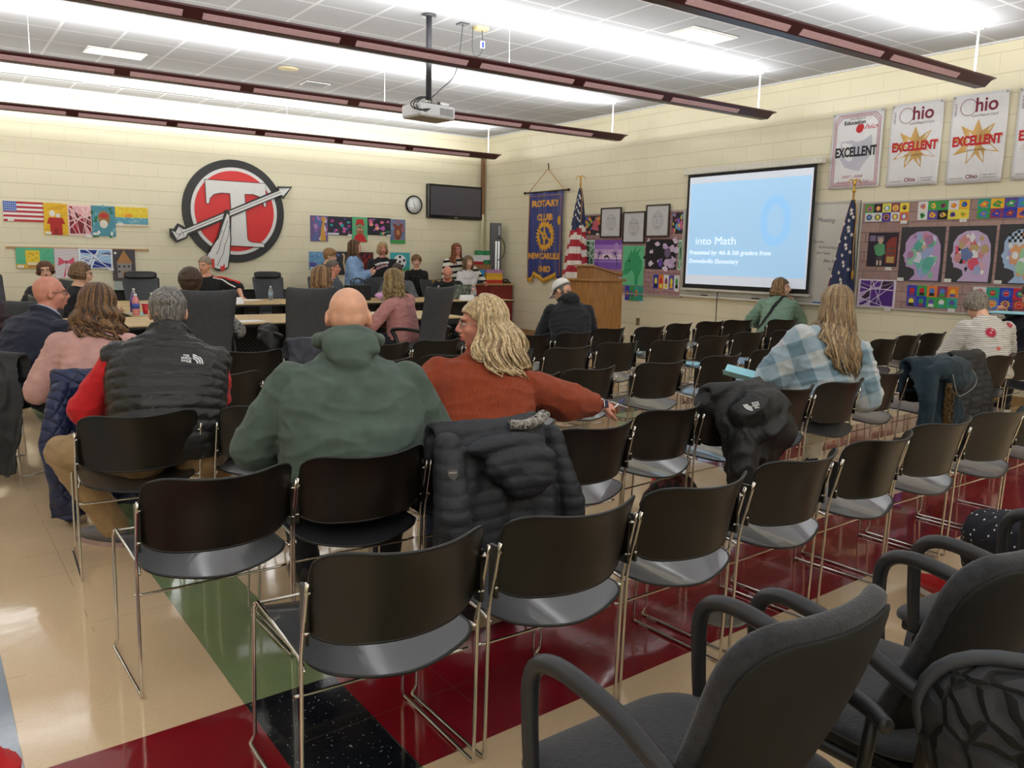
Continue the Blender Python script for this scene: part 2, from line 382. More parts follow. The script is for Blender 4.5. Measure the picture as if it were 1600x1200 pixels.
def stack_chair(label, loc, rz, group=None):
    t = thing('stacking_chair', label, 'chair', loc, rz, group)
    W = .25
    for s in (-1, 1):
        f = MB()
        p = [(s*W, -.050, .665), (s*W, -.035, .60), (s*W, 0, .46), (s*W, .012, .02), (s*W, .014, .0065), (s*W, .44, .0065), (s*(W-.012), .43, .03), (s*(W-.012), .405, .435), (s*(W-.02), .40, .452), (s*(W-.02), .06, .425), (s*(W-.006), .0, .42)]
        f.tube(fillet(p[:1]+p[1:], .03, 4), .0056, CHROME, 8)
        f.box((s*W-.004, .05, -.0), (s*W+.004, .10, .004), CLEAR); f.box((s*W-.004, .36, 0), (s*W+.004, .41, .004), CLEAR)
        f.obj('leg_frame', t)
    MB().tube([(-W, .05, .335), (-W+.03, .055, .33), (W-.03, .055, .33), (W, .05, .335)], .0045, CHROME, 6).obj('rung', t)
    MB().cyl((-W+.01, .402, .445), (W-.01, .402, .445), .005, CHROME, 8).obj('front_rail', t)
    def seat(u, v):
        u, v = rc(u, v, .2); x = u*.226; y = .20+v*.232
        if v < 0: y -= .055*(1-u*u)*v*v
        z = .436-.024*(1-u*u)*(1-.35*v)-.02*max(0, v-.55)**2*5+.004*v
        if v < 0: z -= .006*v*v*(1-abs(u))
        return V((x, y, z))
    shell_sheet(seat, 14, 16, .006, SEATM, EDGE, 'seat', t)
    def back(u, v):
        u2, v2 = rc(u, v, .38); x = u2*.236
        wrap = u2*u2
        z = .608+v2*.122+(.020*wrap if v > 0 else .006*wrap)*abs(v)
        y = -.112+.095*wrap-.026*v2-.020*max(0, v2)**2
        return V((x, y, z))
    shell_sheet(back, 18, 16, .006, SHELL, EDGE, 'backrest', t)
    for s in (-1, 1):
        b = MB()
        for z in (.53, .635): b.cyl((s*.251, -.03 if z < .6 else -.046, z), (s*.232, -.022 if z < .6 else -.034, z), .0042, CHROME, 8)
        b.box((s*.244-.006, -.030, .50), (s*.244+.004, .004, .648), SHELL)
        b.obj('bracket', t)
    return t
A_ = [(.94, 1.815), (1.475, 1.81), (1.995, 1.82), (2.575, 1.87), (3.16, 1.91), (3.74, 1.96), (4.30, 1.965), (4.88, 2.0)]
B_ = [(.745, 2.69), (1.26, 2.71), (1.775, 2.70), (2.29, 2.67), (2.89, 2.82), (3.42, 2.86), (3.95, 2.93), (4.47, 2.95), (5.08, 3.05), (5.72, 3.10), (6.36, 3.16), (7.0, 3.21), (7.63, 3.27)]
C_ = [(.74, 3.83), (1.30, 3.80), (1.87, 3.86), (2.43, 3.94), (2.95, 4.0), (3.48, 4.09), (4.14, 4.11), (4.86, 4.20), (5.58, 4.33), (6.22, 4.38), (6.83, 4.41), (7.42, 4.44), (8.04, 4.56), (8.60, 4.60)]
D_ = [(.82, 4.90), (1.38, 4.88), (1.95, 4.92), (2.50, 5.05), (3.06, 5.13), (3.59, 5.15), (4.15, 5.13), (4.80, 5.26), (5.38, 5.22), (6.10, 5.36), (6.76, 5.48), (7.33, 5.46), (7.95, 5.53)]
E_ = [(1.30, 5.84), (1.88, 5.88), (2.42, 5.92), (2.96, 5.96), (3.50, 6.04), (4.03, 6.07), (4.51, 6.12), (5.03, 6.13), (5.68, 6.36), (6.23, 6.34), (6.90, 6.56), (7.50, 6.64), (8.02, 6.66), (8.68, 6.50)]
rnd = random.Random(3)
def tilt(rows, i):
    a = rows[max(0, i-1)]; b = rows[min(len(rows)-1, i+1)]; return math.atan2(b[1]-a[1], b[0]-a[0])*.7+rnd.uniform(-.02, .02)
LAB = {
 'A': ['black stacking chair nearest the camera, over the black floor tile', 'black stacking chair on the red stripe, second from left in nearest row', 'black stacking chair in nearest row, third from left, floor drain to its right', 'black stacking chair in nearest row, fourth from left', 'black stacking chair in nearest row, fifth from left, behind the bunched black coat', 'black stacking chair in nearest row, directly below the teal coat', 'black stacking chair in nearest row, seventh from left', 'black stacking chair at the right frame edge, last of the nearest row'],
 'B': ['empty black stacking chair over green floor stripe, left of green hoodie man', 'black stacking chair holding the bald man in green hoodie', 'black stacking chair hidden under the quilted grey jacket, seat of the orange sweater woman', 'black stacking chair under the outstretched orange arm, dark bag on its seat', 'black stacking chair between the orange sleeve hand and the black coat', 'black stacking chair with the bunched black coat over its back', 'black stacking chair right beside the bunched black coat', 'black stacking chair the long haired woman in plaid sits on', 'empty black stacking chair between plaid woman and teal coat', 'black stacking chair with the teal coat draped over it', 'black stacking chair with the dark quilted coat on its back', 'black stacking chair behind the woman in flowered white cardigan', 'black stacking chair at right edge past the flowered cardigan woman'],
 'C': ['black stacking chair the man in black puffer vest sits on', 'black stacking chair with light blue paper on its seat, by the green hoodie sleeve', 'black stacking chair hidden ahead of green hoodie man', 'black stacking chair just ahead of the orange sweater woman', 'black stacking chair seen right past the blonde hair', 'black stacking chair right behind the extended orange sleeve', 'black stacking chair ahead of the pen in her hand, grey seat showing', 'black stacking chair above the left end of the bunched black coat', 'black stacking chair just left of the plaid woman blue paper', 'black stacking chair hidden by the plaid sweater', 'black stacking chair behind long wavy hair of plaid woman', 'black stacking chair right of the plaid woman, first of three by the wall', 'black stacking chair by the wall, middle of the three above the teal coat', 'black stacking chair by the wall, rightmost of three above the teal coat'],
 'D': ['black stacking chair of the woman in pink, blue quilted coat over it', 'black stacking chair right of the vest man, camera bag on its seat', 'black stacking chair mostly hidden by the green hood shoulder', 'black stacking chair seen just left of the blonde woman face', 'black stacking chair right below the blonde woman chin', 'black stacking chair hidden behind blonde hair, third row from back', 'black stacking chair one row behind the white cap man', 'black stacking chair in middle block, below the lectern', 'black stacking chair in middle block, second right of the lectern line', 'black stacking chair in middle block, below the left edge of screen', 'black stacking chair in front of green sweater woman, left one', 'black stacking chair in front of green sweater woman, right one', 'black stacking chair by wall, just left of plaid woman face'],
 'E': ['black stacking chair peeking out right of the vest man red elbow', 'black stacking chair in front of the black coat hung on an office chair', 'black stacking chair with the navy coat draped over its back', 'black stacking chair between green hood and pink shirt woman armrest', 'black stacking chair directly behind the tall office chair of pink shirt woman', 'black stacking chair hidden by the blonde woman hair, back row', 'black stacking chair in back row left of the white cap man', 'black stacking chair the man in white cap sits on', 'black stacking chair in back row, standing before the lectern', 'black stacking chair in back row below the wall outlet, left one', 'black stacking chair in back row below the wall outlet, right one', 'black stacking chair in back row left of green sweater woman', 'black stacking chair in back row just left of the green sweater woman seat', 'black stacking chair the woman in green sweater sits on']}
proto = None; CH = {}
for rn, rows in (('A', A_), ('B', B_), ('C', C_), ('D', D_), ('E', E_)):
    grp = {'A': 'nearest row of stacking chairs', 'B': 'second row of stacking chairs', 'C': 'third row of stacking chairs', 'D': 'fourth row of stacking chairs', 'E': 'back row of stacking chairs'}[rn]
    for i, (x, y) in enumerate(rows):
        rz = tilt(rows, i); lb = LAB[rn][i]
        if proto is None: proto = stack_chair(lb, (x, y, 0), rz, grp); CH[rn, i] = proto
        else: CH[rn, i] = dup(proto, (x, y, 0), rz, lb, grp)
CH['X', 0] = dup(proto, (.30, 6.08, 0), -1.0, 'black stacking chair turned sideways under the bald man with glasses', 'back row of stacking chairs')
CH['Y', 0] = dup(proto, (7.75+.6, 3.30, 0), .1, 'black stacking chair at the right frame edge in second row, by the wall', 'second row of stacking chairs')
# ================================================================== foreground upholstered armchairs
FAB = mat('charcoal_fabric', '26272C', .9, var=.25, nscale=55, bump=.25, bscale=160, sheen=.2)
FABB = mat('black_fabric_back', '0F0E0B', .8, var=.12, nscale=120, bump=.12, bscale=500)
PLAS = mat('matte_black_plastic', '141414', .45, var=.04)
ARMM = mat('grey_black_armrest', '26272A', .42, var=.04)
def arm_chair(label, loc, rz):
    t = thing('upholstered_armchair', label, 'chair', loc, rz, 'upholstered guest armchairs on casters')
    def pad(fn, nu, nv, th, m1, name, thick):
        b = MB(); F = []; Bk = []
        for j in range(nv+1):
            for i in range(nu+1):
                u = -1+2*i/nu; v = math.sin((-1+2*j/nv)*PI/2); q, nn = fn(*rc(u, v, .42)); e = max(abs(u), abs(v)); rr = th*(1-.55*e**6)
                F.append(q+nn*rr*thick[0]); Bk.append(q-nn*rr*thick[1])
        W = nu+1; K = len(F); fs = [(j*W+i, j*W+i+1, (j+1)*W+i+1, (j+1)*W+i) for j in range(nv) for i in range(nu)]
        rim = [i for i in range(nu)]+[nu+W*j for j in range(nv)]+[W*nv+nu-i for i in range(nu)]+[W*(nv-j) for j in range(nv)]
        n = len(rim); side = [(rim[k], rim[(k+1) % n], K+rim[(k+1) % n], K+rim[k]) for k in range(n)]
        b.add(F+Bk, fs+[tuple(K+a for a in f[::-1]) for f in fs]+side, m1)
        o = b.obj(name, t); s = o.modifiers.new('s', 'SUBSURF'); s.levels = s.render_levels = 1; return o, F, Bk
    def backf(u, v):
        x = u*(.215+.010*v); z = .660+v*.225; y = -.185-.09*v+.06*u*u-.02*(1-v*v)
        return V((x, y, z)), V((-.25*u, 1, .42)).normalized()
    pad(backf, 14, 12, .044, FAB, 'backrest', (.9, .5))
    def backs(u, v):
        q, nn = backf(u*.94, v*.94); return q-nn*.018, nn
    pad(backs, 14, 12, .012, FABB, 'back_shell', (.5, .8))
    def seatf(u, v):
        return V((u*.25, .045+v*.245, .455-.02*max(0, v)**3-.008*v)), V((0, .0, 1))
    pad(seatf, 14, 12, .040, FAB, 'seat', (.6, .5))
    MB().box((-.21, -.17, .395), (.21, .25, .432), PLAS, bev=.01).obj('seat_pan', t)
    for s in (-1, 1):
        a = MB()
        p = spline([(s*.240, .19, .40), (s*.240, .205, .55), (s*.240, .20, .655), (s*.240, .13, .693), (s*.240, -.02, .675), (s*.238, -.12, .635), (s*.236, -.20, .612), (s*.215, -.245, .605)], 5)
        a.tube(p, [.015+.004*math.sin(min(1, i/len(p))*PI) for i in range(len(p))], ARMM, 12, flatn=1.0)
        a.obj('armrest', t)
        c = MB()
        c.tube(fillet([(s*.25, .19, .42), (s*.27, .215, .12), (s*.27, .22, .075)], .05), .014, PLAS, 10)
        c.tube(fillet([(s*.23, -.19, .42), (s*.255, -.25, .12), (s*.255, -.26, .075)], .05), .014, PLAS, 10)
        c.cyl((s*.25, .18, .41), (s*.23, -.2, .41), .014, PLAS, 10).cyl((s*.232, -.21, .61), (s*.23, -.19, .41), .013, PLAS, 10)
        c.obj('leg', t)
        for yy in (.225, -.265):
            w_ = MB(); xx = s*(.27 if yy > 0 else .255)
            for q in (-1, 1): w_.cyl((xx+q*.004, yy, .028), (xx+q*.022, yy, .028), .028, PLAS, 16)
            w_.cyl((xx, yy, .03), (xx, yy, .085), .008, PLAS, 8); w_.ell((xx, yy, .055), (.02, .026, .018), PLAS); w_.obj('caster', t)
    return t
arm_chair('charcoal upholstered armchair in the bottom centre foreground, completely visible back', (1.135, .97, 0), .03)
arm_chair('charcoal upholstered armchair behind the patterned backpack, second from left', (1.745, .93, 0), -.03)
arm_chair('charcoal upholstered armchair at right edge under the polka dot dress', (2.42, .93, 0), -.03)
# ================================================================== people
def rotm(yaw, pitch=0, roll=0):
    """yaw ccw about z, pitch>0 bends forward (towards +y), roll>0 tips to the right"""
    return (Matrix.Rotation(math.radians(yaw), 3, 'Z') @ Matrix.Rotation(math.radians(-pitch), 3, 'X') @ Matrix.Rotation(math.radians(roll), 3, 'Y'))
def ik(a, t, l1, l2, pole):
    d = t-a; D = min(d.length, (l1+l2)*.995); dn = d.normalized(); c = max(-1, min(1, (l1*l1+D*D-l2*l2)/(2*l1*D))); p = V(pole)-dn*V(pole).dot(dn)
    p = p.normalized() if p.length > 1e-5 else dn.orthogonal().normalized()
    return a+dn*(c*l1)+p*(math.sqrt(1-c*c)*l1), a+dn*D
SK = {'light': 'D9A184', 'pink': 'D08C77', 'fair': 'E2B094'}
def skin_mat(k):
    h = SK.get(k, k); return mat('skin_'+k, h, .5, var=.07, nscale=25, bump=.05, bscale=400)
class Fig: pass
def figure(loc, yaw, s=1., girth=1., belly=1., lean=(5, 15), side=0, twist=0, seat=.455, stand=False, head=(0, 0, 0), hands=((.17, .30, .62), (-.17, .30, .62)), knees=None, feet=None, shoulders=.185, fem=False, curl=(35, 35), handn=None, neck=.052, elbow=None, pz=None, hk=1.):
    F = Fig(); F.s = s; F.yaw = yaw; F.loc = loc; F.head_scale = hk
    pz = pz if pz else ((.95*s) if stand else seat+.085*s)
    F.P = V((0, 0, pz)); F.fem = fem; F.girth = girth
    # spine stations
    n = 14; F.C = []; F.A = []; p = F.P.copy()
    L = .515*s
    for i in range(n+1):
        t = i/n; la = lean[0]+(lean[1]-lean[0])*t; R = rotm(twist*t, la, side*t)
        F.C.append(p.copy()); F.A.append(R); p = p+R @ V((0, 0, L/n))
    def station(t):
        f = max(0, min(1, t))*n; i = int(min(n-1, f)); k = f-i
        return F.C[i].lerp(F.C[i+1], k)+(F.A[0] @ V((0, 0, t*L)) if t < 0 else V()), F.A[i]
    F.station = station
    w_ = shoulders*s
    F.prof = [(-.16, .115*s*girth, .10*s*belly), (-.10, .165*s*girth, .125*s*belly), (0, (.178 if fem else .17)*s*girth, .135*s*belly), (.16, (.158 if fem else .165)*s*girth, .130*s*belly), (.32, (.145 if fem else .165)*s*girth, .125*s*belly), (.50, (.150 if fem else .172)*s*girth, .118*s*(1+(belly-1)*.6)), (.66, (.158 if fem else .18)*s*(1+(girth-1)*.8), .115*s*(1+(belly-1)*.4)), (.78, .90*w_, .098*s*(1+(belly-1)*.3)), (.86, .72*w_, .085*s), (.93, .46*w_, .070*s), (1.0, .062*s, .060*s)]
    cs, Rs = station(.755); F.Rs = Rs
    F.S = [cs+Rs @ V((x*w_*.97, -.005, 0)) for x in (1, -1)]
    la, lf = .285*s, .255*s
    F.E = []; F.Wr = []
    for i in (0, 1):
        sx = 1 if i == 0 else -1
        pole = elbow[i] if elbow else (sx*.6, -.5, -.7)
        e, wv = ik(F.S[i], V(hands[i]), la, lf, pole); F.E.append(e); F.Wr.append(wv)
    F.Hp = [F.P+V((x*.095*s*min(girth, 1.3), 0, -.03)) for x in (1, -1)]
    F.K = []; F.An = []
    for i in (0, 1):
        sx = 1 if i == 0 else -1
        if stand: f = V(feet[i]) if feet else V((sx*.10*s, .0, .08*s))
        else: f = V(feet[i]) if feet else V((sx*.14, .42*s, .085))
        pole = knees[i] if knees else ((sx*.1, 1, .0) if stand else (sx*.25, .6, 1))
        k_, a_ = ik(F.Hp[i], f, .43*s, .42*s, pole); F.K.append(k_); F.An.append(a_)
    F.HR = rotm(*head)
    nb, nr = station(.985)
    F.nb = nb; hdir = (nr @ V((0, .0, 1)))*.5+(F.HR @ V((0, 0, 1)))*.5
    F.nt = nb+hdir.normalized()*neck*s
    hs = s*hk if s > .93 else hk*(.80+.20*s)*.97
    F.hs = hs
    F.Hc = F.nt+F.HR @ V((0, .022, .082))*hs
    F.curl = curl; F.handn = handn
    return F
def sup(a, e): return math.copysign(abs(a)**e, a)
def torso(F, b, inf, t0=-.16, t1=1., m=None, bell=0):
    pr = F.prof; rs = []
    for i in range(40):
        t = t0+(t1-t0)*i/39; 
        for j in range(len(pr)-1):
            if pr[j][0] <= t <= pr[j+1][0]: break
        k = (t-pr[j][0])/(pr[j+1][0]-pr[j][0]); k = max(0, min(1, k)); k = k*k*(3-2*k)
        rx = pr[j][1]*(1-k)+pr[j+1][1]*k+inf; ry = pr[j][2]*(1-k)+pr[j+1][2]*k+inf
        c, R = F.station(t)
        off = .0
        if F.fem and .55 < t < .8: off = .018*math.sin((t-.55)/.25*PI)
        rs.append([c+R @ V((rx*sup(math.cos(a), .85), ry*sup(math.sin(a), .85)+off*max(0, math.sin(a)), 0)) for a in (2*PI*q/22 for q in range(22))])
    b.rings(rs, m); return b
def limb(b, pts, rad, m=None, n=12):
    P = [V(p) for p in pts]; out = []; R = []
    for i in range(len(P)-1):
        for k in range(6):
            t = k/6; out.append(P[i].lerp(P[i+1], t)); R.append(rad[i]*(1-t)+rad[i+1]*t)
    out.append(P[-1]); R.append(rad[-1]); b.tube(out, R, m, n)
    for p, r in zip(P, rad): b.ell(p, (r, r, r), m, n=n, k=7)
def hand(b, w_, d, nrm, s, side, curl, m=None, thumb=1.):
    d = d.normalized(); nrm = (nrm-d*nrm.dot(d)).normalized(); u = d.cross(nrm)*side    # u: towards the thumb side
    R = Matrix((u, d, nrm)).transposed()
    b.ell(w_+d*.05*s, (.038*s, .056*s, .0145*s), m, rot=R, n=12, k=8)
    b.tube([w_-d*.02*s, w_+d*.03*s], [.024*s, .03*s], m, 10)
    for i, (x, L) in enumerate(((.029, .072), (.010, .080), (-.010, .074), (-.028, .058))):
        p = w_+d*(.088-.006*abs(i-1))*s+u*x*s; a = math.radians(curl+6*i); pts = [p-d*.02*s, p]; cur = 0; dd = d
        for f in (.45, .32, .23):
            cur += a*(.8 if f == .45 else 1.); dd = d*math.cos(cur)-nrm*math.sin(cur); p = p+dd*L*f*s; pts.append(p)
        b.tube(pts, [.0088*s, .0088*s, .0085*s, .0078*s, .006*s], m, 8)
        b.ell(pts[-1], (.006*s,)*3, m, n=8, k=5)
    p = w_+d*.02*s+u*.026*s; dd = (d*.6+u*.75*thumb-nrm*.25).normalized(); q = p+dd*.045*s; d2 = (d*.9+u*.25*thumb-nrm*.45).normalized(); r_ = q+d2*.032*s; e = r_+(d2*.9-u*.1).normalized()*.022*s
    b.tube([p, q, r_, e], [.014*s, .0115*s, .010*s, .007*s], m, 8); b.ell(e, (.007*s,)*3, m, n=8, k=5)
    return R
def body(F, root, skin='light', vox=.0075, face=True, bald=False, mouth_open=0.):
    b = MB(); s = F.s; M0 = skin_mat(skin)
    torso(F, b, 0)
    H = lambda x, y, z: F.Hc+F.HR @ V((x, y, z))*F.hs
    h = F.hs
    b.tube([F.nb-V((0, 0, .05)), F.nb, F.nt, H(0, -.012, -.03)], [.064*s, .056*s*(1 if F.fem else 1.08), .053*s*(1 if F.fem else 1.12), .05*s], None, 14)
    R = F.HR
    def E(c, r, rr=None): b.ell(H(*c), tuple(a*h for a in r), None, rot=R if rr is None else R @ rr, n=18, k=12)
    E((0, -.014, .030), (.074, .094, .084)); E((0, -.035, -.005), (.068, .066, .060)); E((0, .018, -.025), (.060, .070, .078)); E((0, .030, -.070), (.044, .048, .034)); E((0, .058, -.092), (.020, .020, .016))
    E((0, .072, .028), (.048, .018, .011)); E((.034, .052, -.025), (.022, .028, .022)); E((-.034, .052, -.025), (.022, .028, .022))
    b.tube([H(0, .086, .022), H(0, .098, .0), H(0, .110, -.024), H(0, .098, -.033)], [.008*h, .0095*h, .0125*h, .008*h], None, 8)
    E((.011, .095, -.028), (.008, .010, .007)); E((-.011, .095, -.028), (.008, .010, .007))
    E((0, .088, -.050), (.022, .010, .006)); E((0, .086, -.061-.010*mouth_open), (.019, .010, .006))
    for x in (1, -1):
        rr = Matrix.Rotation(x*.35, 3, 'Z')
        E((x*.079, -.010, -.004), (.007, .020, .033), rr); E((x*.075, -.002, -.012), (.010, .012, .022), rr)
    for i in (0, 1):
        sx = 1 if i == 0 else -1
        limb(b, [F.S[i], F.E[i], F.Wr[i]], [.052*s, .040*s, .026*s])
        d = (F.Wr[i]-F.E[i]).normalized(); nn = V(F.handn[i]) if (F.handn and F.handn[i]) else V((0, 0, 1))
        if F.handn and len(F.handn) > 2 and F.handn[2+i]: d = (d*.3+V(F.handn[2+i]).normalized()).normalized()
        if abs(nn.dot(d)) > .95: nn = V((0, 1, 0))
        # thumb points towards the middle of the body for a palm-down hand
        hand(b, F.Wr[i], d, nn, s*1.02, (-1 if i == 0 else 1)*-1, F.curl[i])
        limb(b, [F.Hp[i], F.K[i], F.An[i]], [.082*s*min(F.girth, 1.25), .056*s, .036*s])
        fd = V((F.K[i].x-F.Hp[i].x, F.K[i].y-F.Hp[i].y, 0)); fd = fd.normalized() if fd.length > .1 else V((0, 1, 0))
        b.ell(F.An[i]+fd*.06*s-V((0, 0, .045*s)), (.04*s, .11*s, .03*s), None, rot=Matrix.Rotation(math.atan2(-fd.x, fd.y), 3, 'Z'))
    me = remesh(b, vox, 2, .45); me.name = 'body'; me.materials.clear(); me.materials.append(M0)
    o = bpy.data.objects.new('body', me); COL.objects.link(o); o.parent = root
    if face:
        WH = mat('eye_white', 'E9E4DE', .25, var=0); IR = mat('eye_iris', '2B2018', .2, var=0); LIP = mat('lip_'+skin, 'A8564C', .45, var=.02); BR = mat('brow', '5E4433', .9)
        for x in (1, -1):
            e = MB(); e.ell(H(x*.030, .0765, .004), (.0125*h, .0085*h, .0062*h), WH, rot=R, n=12, k=8); e.ell(H(x*.030, .0835, .004), (.0052*h, .0028*h, .0052*h), IR, rot=R, n=10, k=6); e.obj('eye', root)
            e = MB(); e.tube([H(x*.014, .0905, .018), H(x*.030, .0875, .0235), H(x*.046, .072, .017)], [.003*h, .0036*h, .002*h], BR, 6); e.obj('eyebrow', root)
        e = MB(); e.ell(H(0, .0955, -.0495), (.021*h, .005*h, .0042*h), LIP, rot=R, n=12, k=6); e.ell(H(0, .0945, -.0605-.008*mouth_open), (.017*h, .005*h, .0048*h), LIP, rot=R, n=12, k=6)
        if mouth_open: e.ell(H(0, .0955, -.056), (.014*h, .003*h, .006*h), mat('mouth_inside', '4A1A18', .5), rot=R, n=12, k=6)
        e.obj('mouth', root)
    F.body = o; F.Hf = H
    return o
def wrinkle(me, amp, fr=9, seed=0, stretch=(1, 1, 2.2), fn=None):
    me.update(); n = len(me.vertices); nor = [v.normal.copy() for v in me.vertices]
    for i, v in enumerate(me.vertices):
        p = v.co; q = V((p.x*stretch[0], p.y*stretch[1], p.z*stretch[2]))*fr+V((seed*3.1, seed*1.7, seed))
        d = amp*((1-abs(noise.noise(q)*2))**2*1.4-.6+.35*noise.noise(q*2.3))
        if fn: d += fn(p)
        v.co = p+nor[i]*d
    me.update()
def garment(F, root, name, m, inf=.016, vox=.009, sleeve=1., t0=-.10, t1=.955, amp=.004, fr=9, fn=None, loose=0., extra=None, cuff=None, puff=0., seed=0, smooth=5):
    b = MB(); torso(F, b, inf, t0, t1); s = F.s
    for i in (0, 1):
        if sleeve > 0:
            S, E_, W_ = F.S[i], F.E[i], F.Wr[i]
            if sleeve < .55: limb(b, [S, S.lerp(E_, sleeve/.5)], [.060*s+inf, .052*s+inf+loose])
            else:
                k = (sleeve-.5)*2; limb(b, [S, E_, E_.lerp(W_, k)], [.058*s+inf, .047*s+inf+loose, (.030*s+inf*.7+loose*.5)])
        else: b.ell(F.S[i]-(F.Rs @ V(((1 if i == 0 else -1)*.02, 0, .01))), (.06*s+inf*.5,)*3)
    if extra: extra(b)
    me = remesh(b, vox, smooth, .5); wrinkle(me, amp, fr, seed or len(root.name)+F.loc[0], fn=fn)
    me.name = name; me.materials.clear(); me.materials.append(m)
    o = bpy.data.objects.new(name, me); COL.objects.link(o); o.parent = root; F.top = o; return o
def trousers(F, root, m, name='trousers', inf=.014, vox=.010, amp=.004, end=1., shorts=False):
    b = MB(); torso(F, b, inf*.6, -.17, .06); s = F.s
    for i in (0, 1):
        limb(b, [F.Hp[i], F.K[i], F.K[i].lerp(F.An[i], end)], [.092*s*min(F.girth, 1.25)+inf, .062*s+inf, .046*s+inf])
    me = remesh(b, vox, 4, .5); wrinkle(me, amp, 11, 5, (1, 1, 1.6)); me.name = name; me.materials.clear(); me.materials.append(m)
    o = bpy.data.objects.new(name, me); COL.objects.link(o); o.parent = root; return o
def shoes(F, root, m, sole=None, h=.0):
    sole = sole or mat('white_sole', 'D9D4CC', .6)
    for i in (0, 1):
        fd = V((F.K[i].x-F.Hp[i].x, F.K[i].y-F.Hp[i].y, 0)); fd = fd.normalized() if fd.length > .1 else V((0, 1, 0))
        c = V((F.An[i].x, F.An[i].y, 0))+fd*.055*F.s; R = Matrix.Rotation(math.atan2(-fd.x, fd.y), 3, 'Z'); s = F.s; zb = max(0, F.An[i].z-.09)
        b = MB(); rs = []
        for k in range(13):
            t = k/12; y = (-.125+.27*t)*s; w_ = (.030+.022*math.sin(min(1, t*1.15)*PI)**.6)*s if 0 < k < 12 else .012*s
            hh = (.085-.05*max(0, t-.35)/.65)*s if 0 < k < 12 else .03*s
            rs.append([c+V((0, 0, zb))+R @ V((w_*math.cos(a), y, .022+(hh*.5)*(1+math.sin(a)) if math.sin(a) > -.3 else .022)) for a in (2*PI*q/14 for q in range(14))])
        b.rings(rs, m); b.ell(F.An[i]+V((0, 0, 0)), (.045*s, .05*s, .05*s), m)
        o = b.obj('shoe', root)
        q = MB(); pr = [c+V((0, 0, zb))+R @ V(((.034+.016*math.sin(min(1, (k/12)*1.1)*PI))*s*sg, (-.128+.276*k/12)*s, 0)) for sg, rg in ((1, range(13)), (-1, range(12, -1, -1))) for k in rg]
        q.prism([(p.x, p.y) for p in pr], zb, zb+.024, sole); so = q.obj('sole'); so.parent = o
def hairm(name, c, var=.3): return mat(name, c, .42, var=var, nscale=22, stretch=(6, 6, .8), bump=.3, bscale=60, spec=.4)
def cap_hair(F, root, m, thick=.010, front=.062, side=.0, back=-.075, puffy=.0, name='hair', sideburn=.03, seed=1, part=False, rough=.0025):
    """shell of hair over the skull, cut along a hairline"""
    nU, nV = 56, 40; vs = []; ok = []
    for j in range(nV+1):
        t = PI*j/nV
        for i in range(nU):
            a = 2*PI*i/nU; d = V((math.sin(t)*math.cos(a), math.sin(t)*math.sin(a), math.cos(t)))
            r1 = V((.074, .094, .084)); c1 = V((0, -.014, .030)); th = thick+puffy*max(0, .5+d.z*.5)
            if d.z < -.1 and d.y < .3: r1 = V((.070, .080+.012*abs(d.z), .105))
            p = V((d.x*(r1.x+th), d.y*(r1.y+th), d.z*(r1.z+th)))+c1
            p += d*(rough*2*noise.noise(V((p.x*60, p.y*60, p.z*22+seed)))+.002*noise.noise(p*160))
            vs.append(p); f = p.y
            if f > .045: lim = front-.0*abs(p.x)-.35*max(0, abs(p.x)-.045)
            elif f > -.005: lim = side+(front-.025-side)*(f+.005)/.05
            else: lim = side+(back-side)*min(1, (-.005-f)/.05)
            ok.append(p.z > lim+.006*noise.noise(V((a*9, seed, 0))))
    fs = []
    for j in range(nV):
        for i in range(nU):
            q = (j*nU+i, j*nU+(i+1) % nU, (j+1)*nU+(i+1) % nU, (j+1)*nU+i)
            if sum(ok[k] for k in q) >= 2: fs.append(q)
    b = MB(); b.add([F.Hf(*p) for p in vs], fs, m); o = b.obj(name, root, fixn=True)
    sd = o.modifiers.new('t', 'SOLIDIFY'); sd.thickness = .010*F.hs; sd.offset = -1 if True else 1
    return o
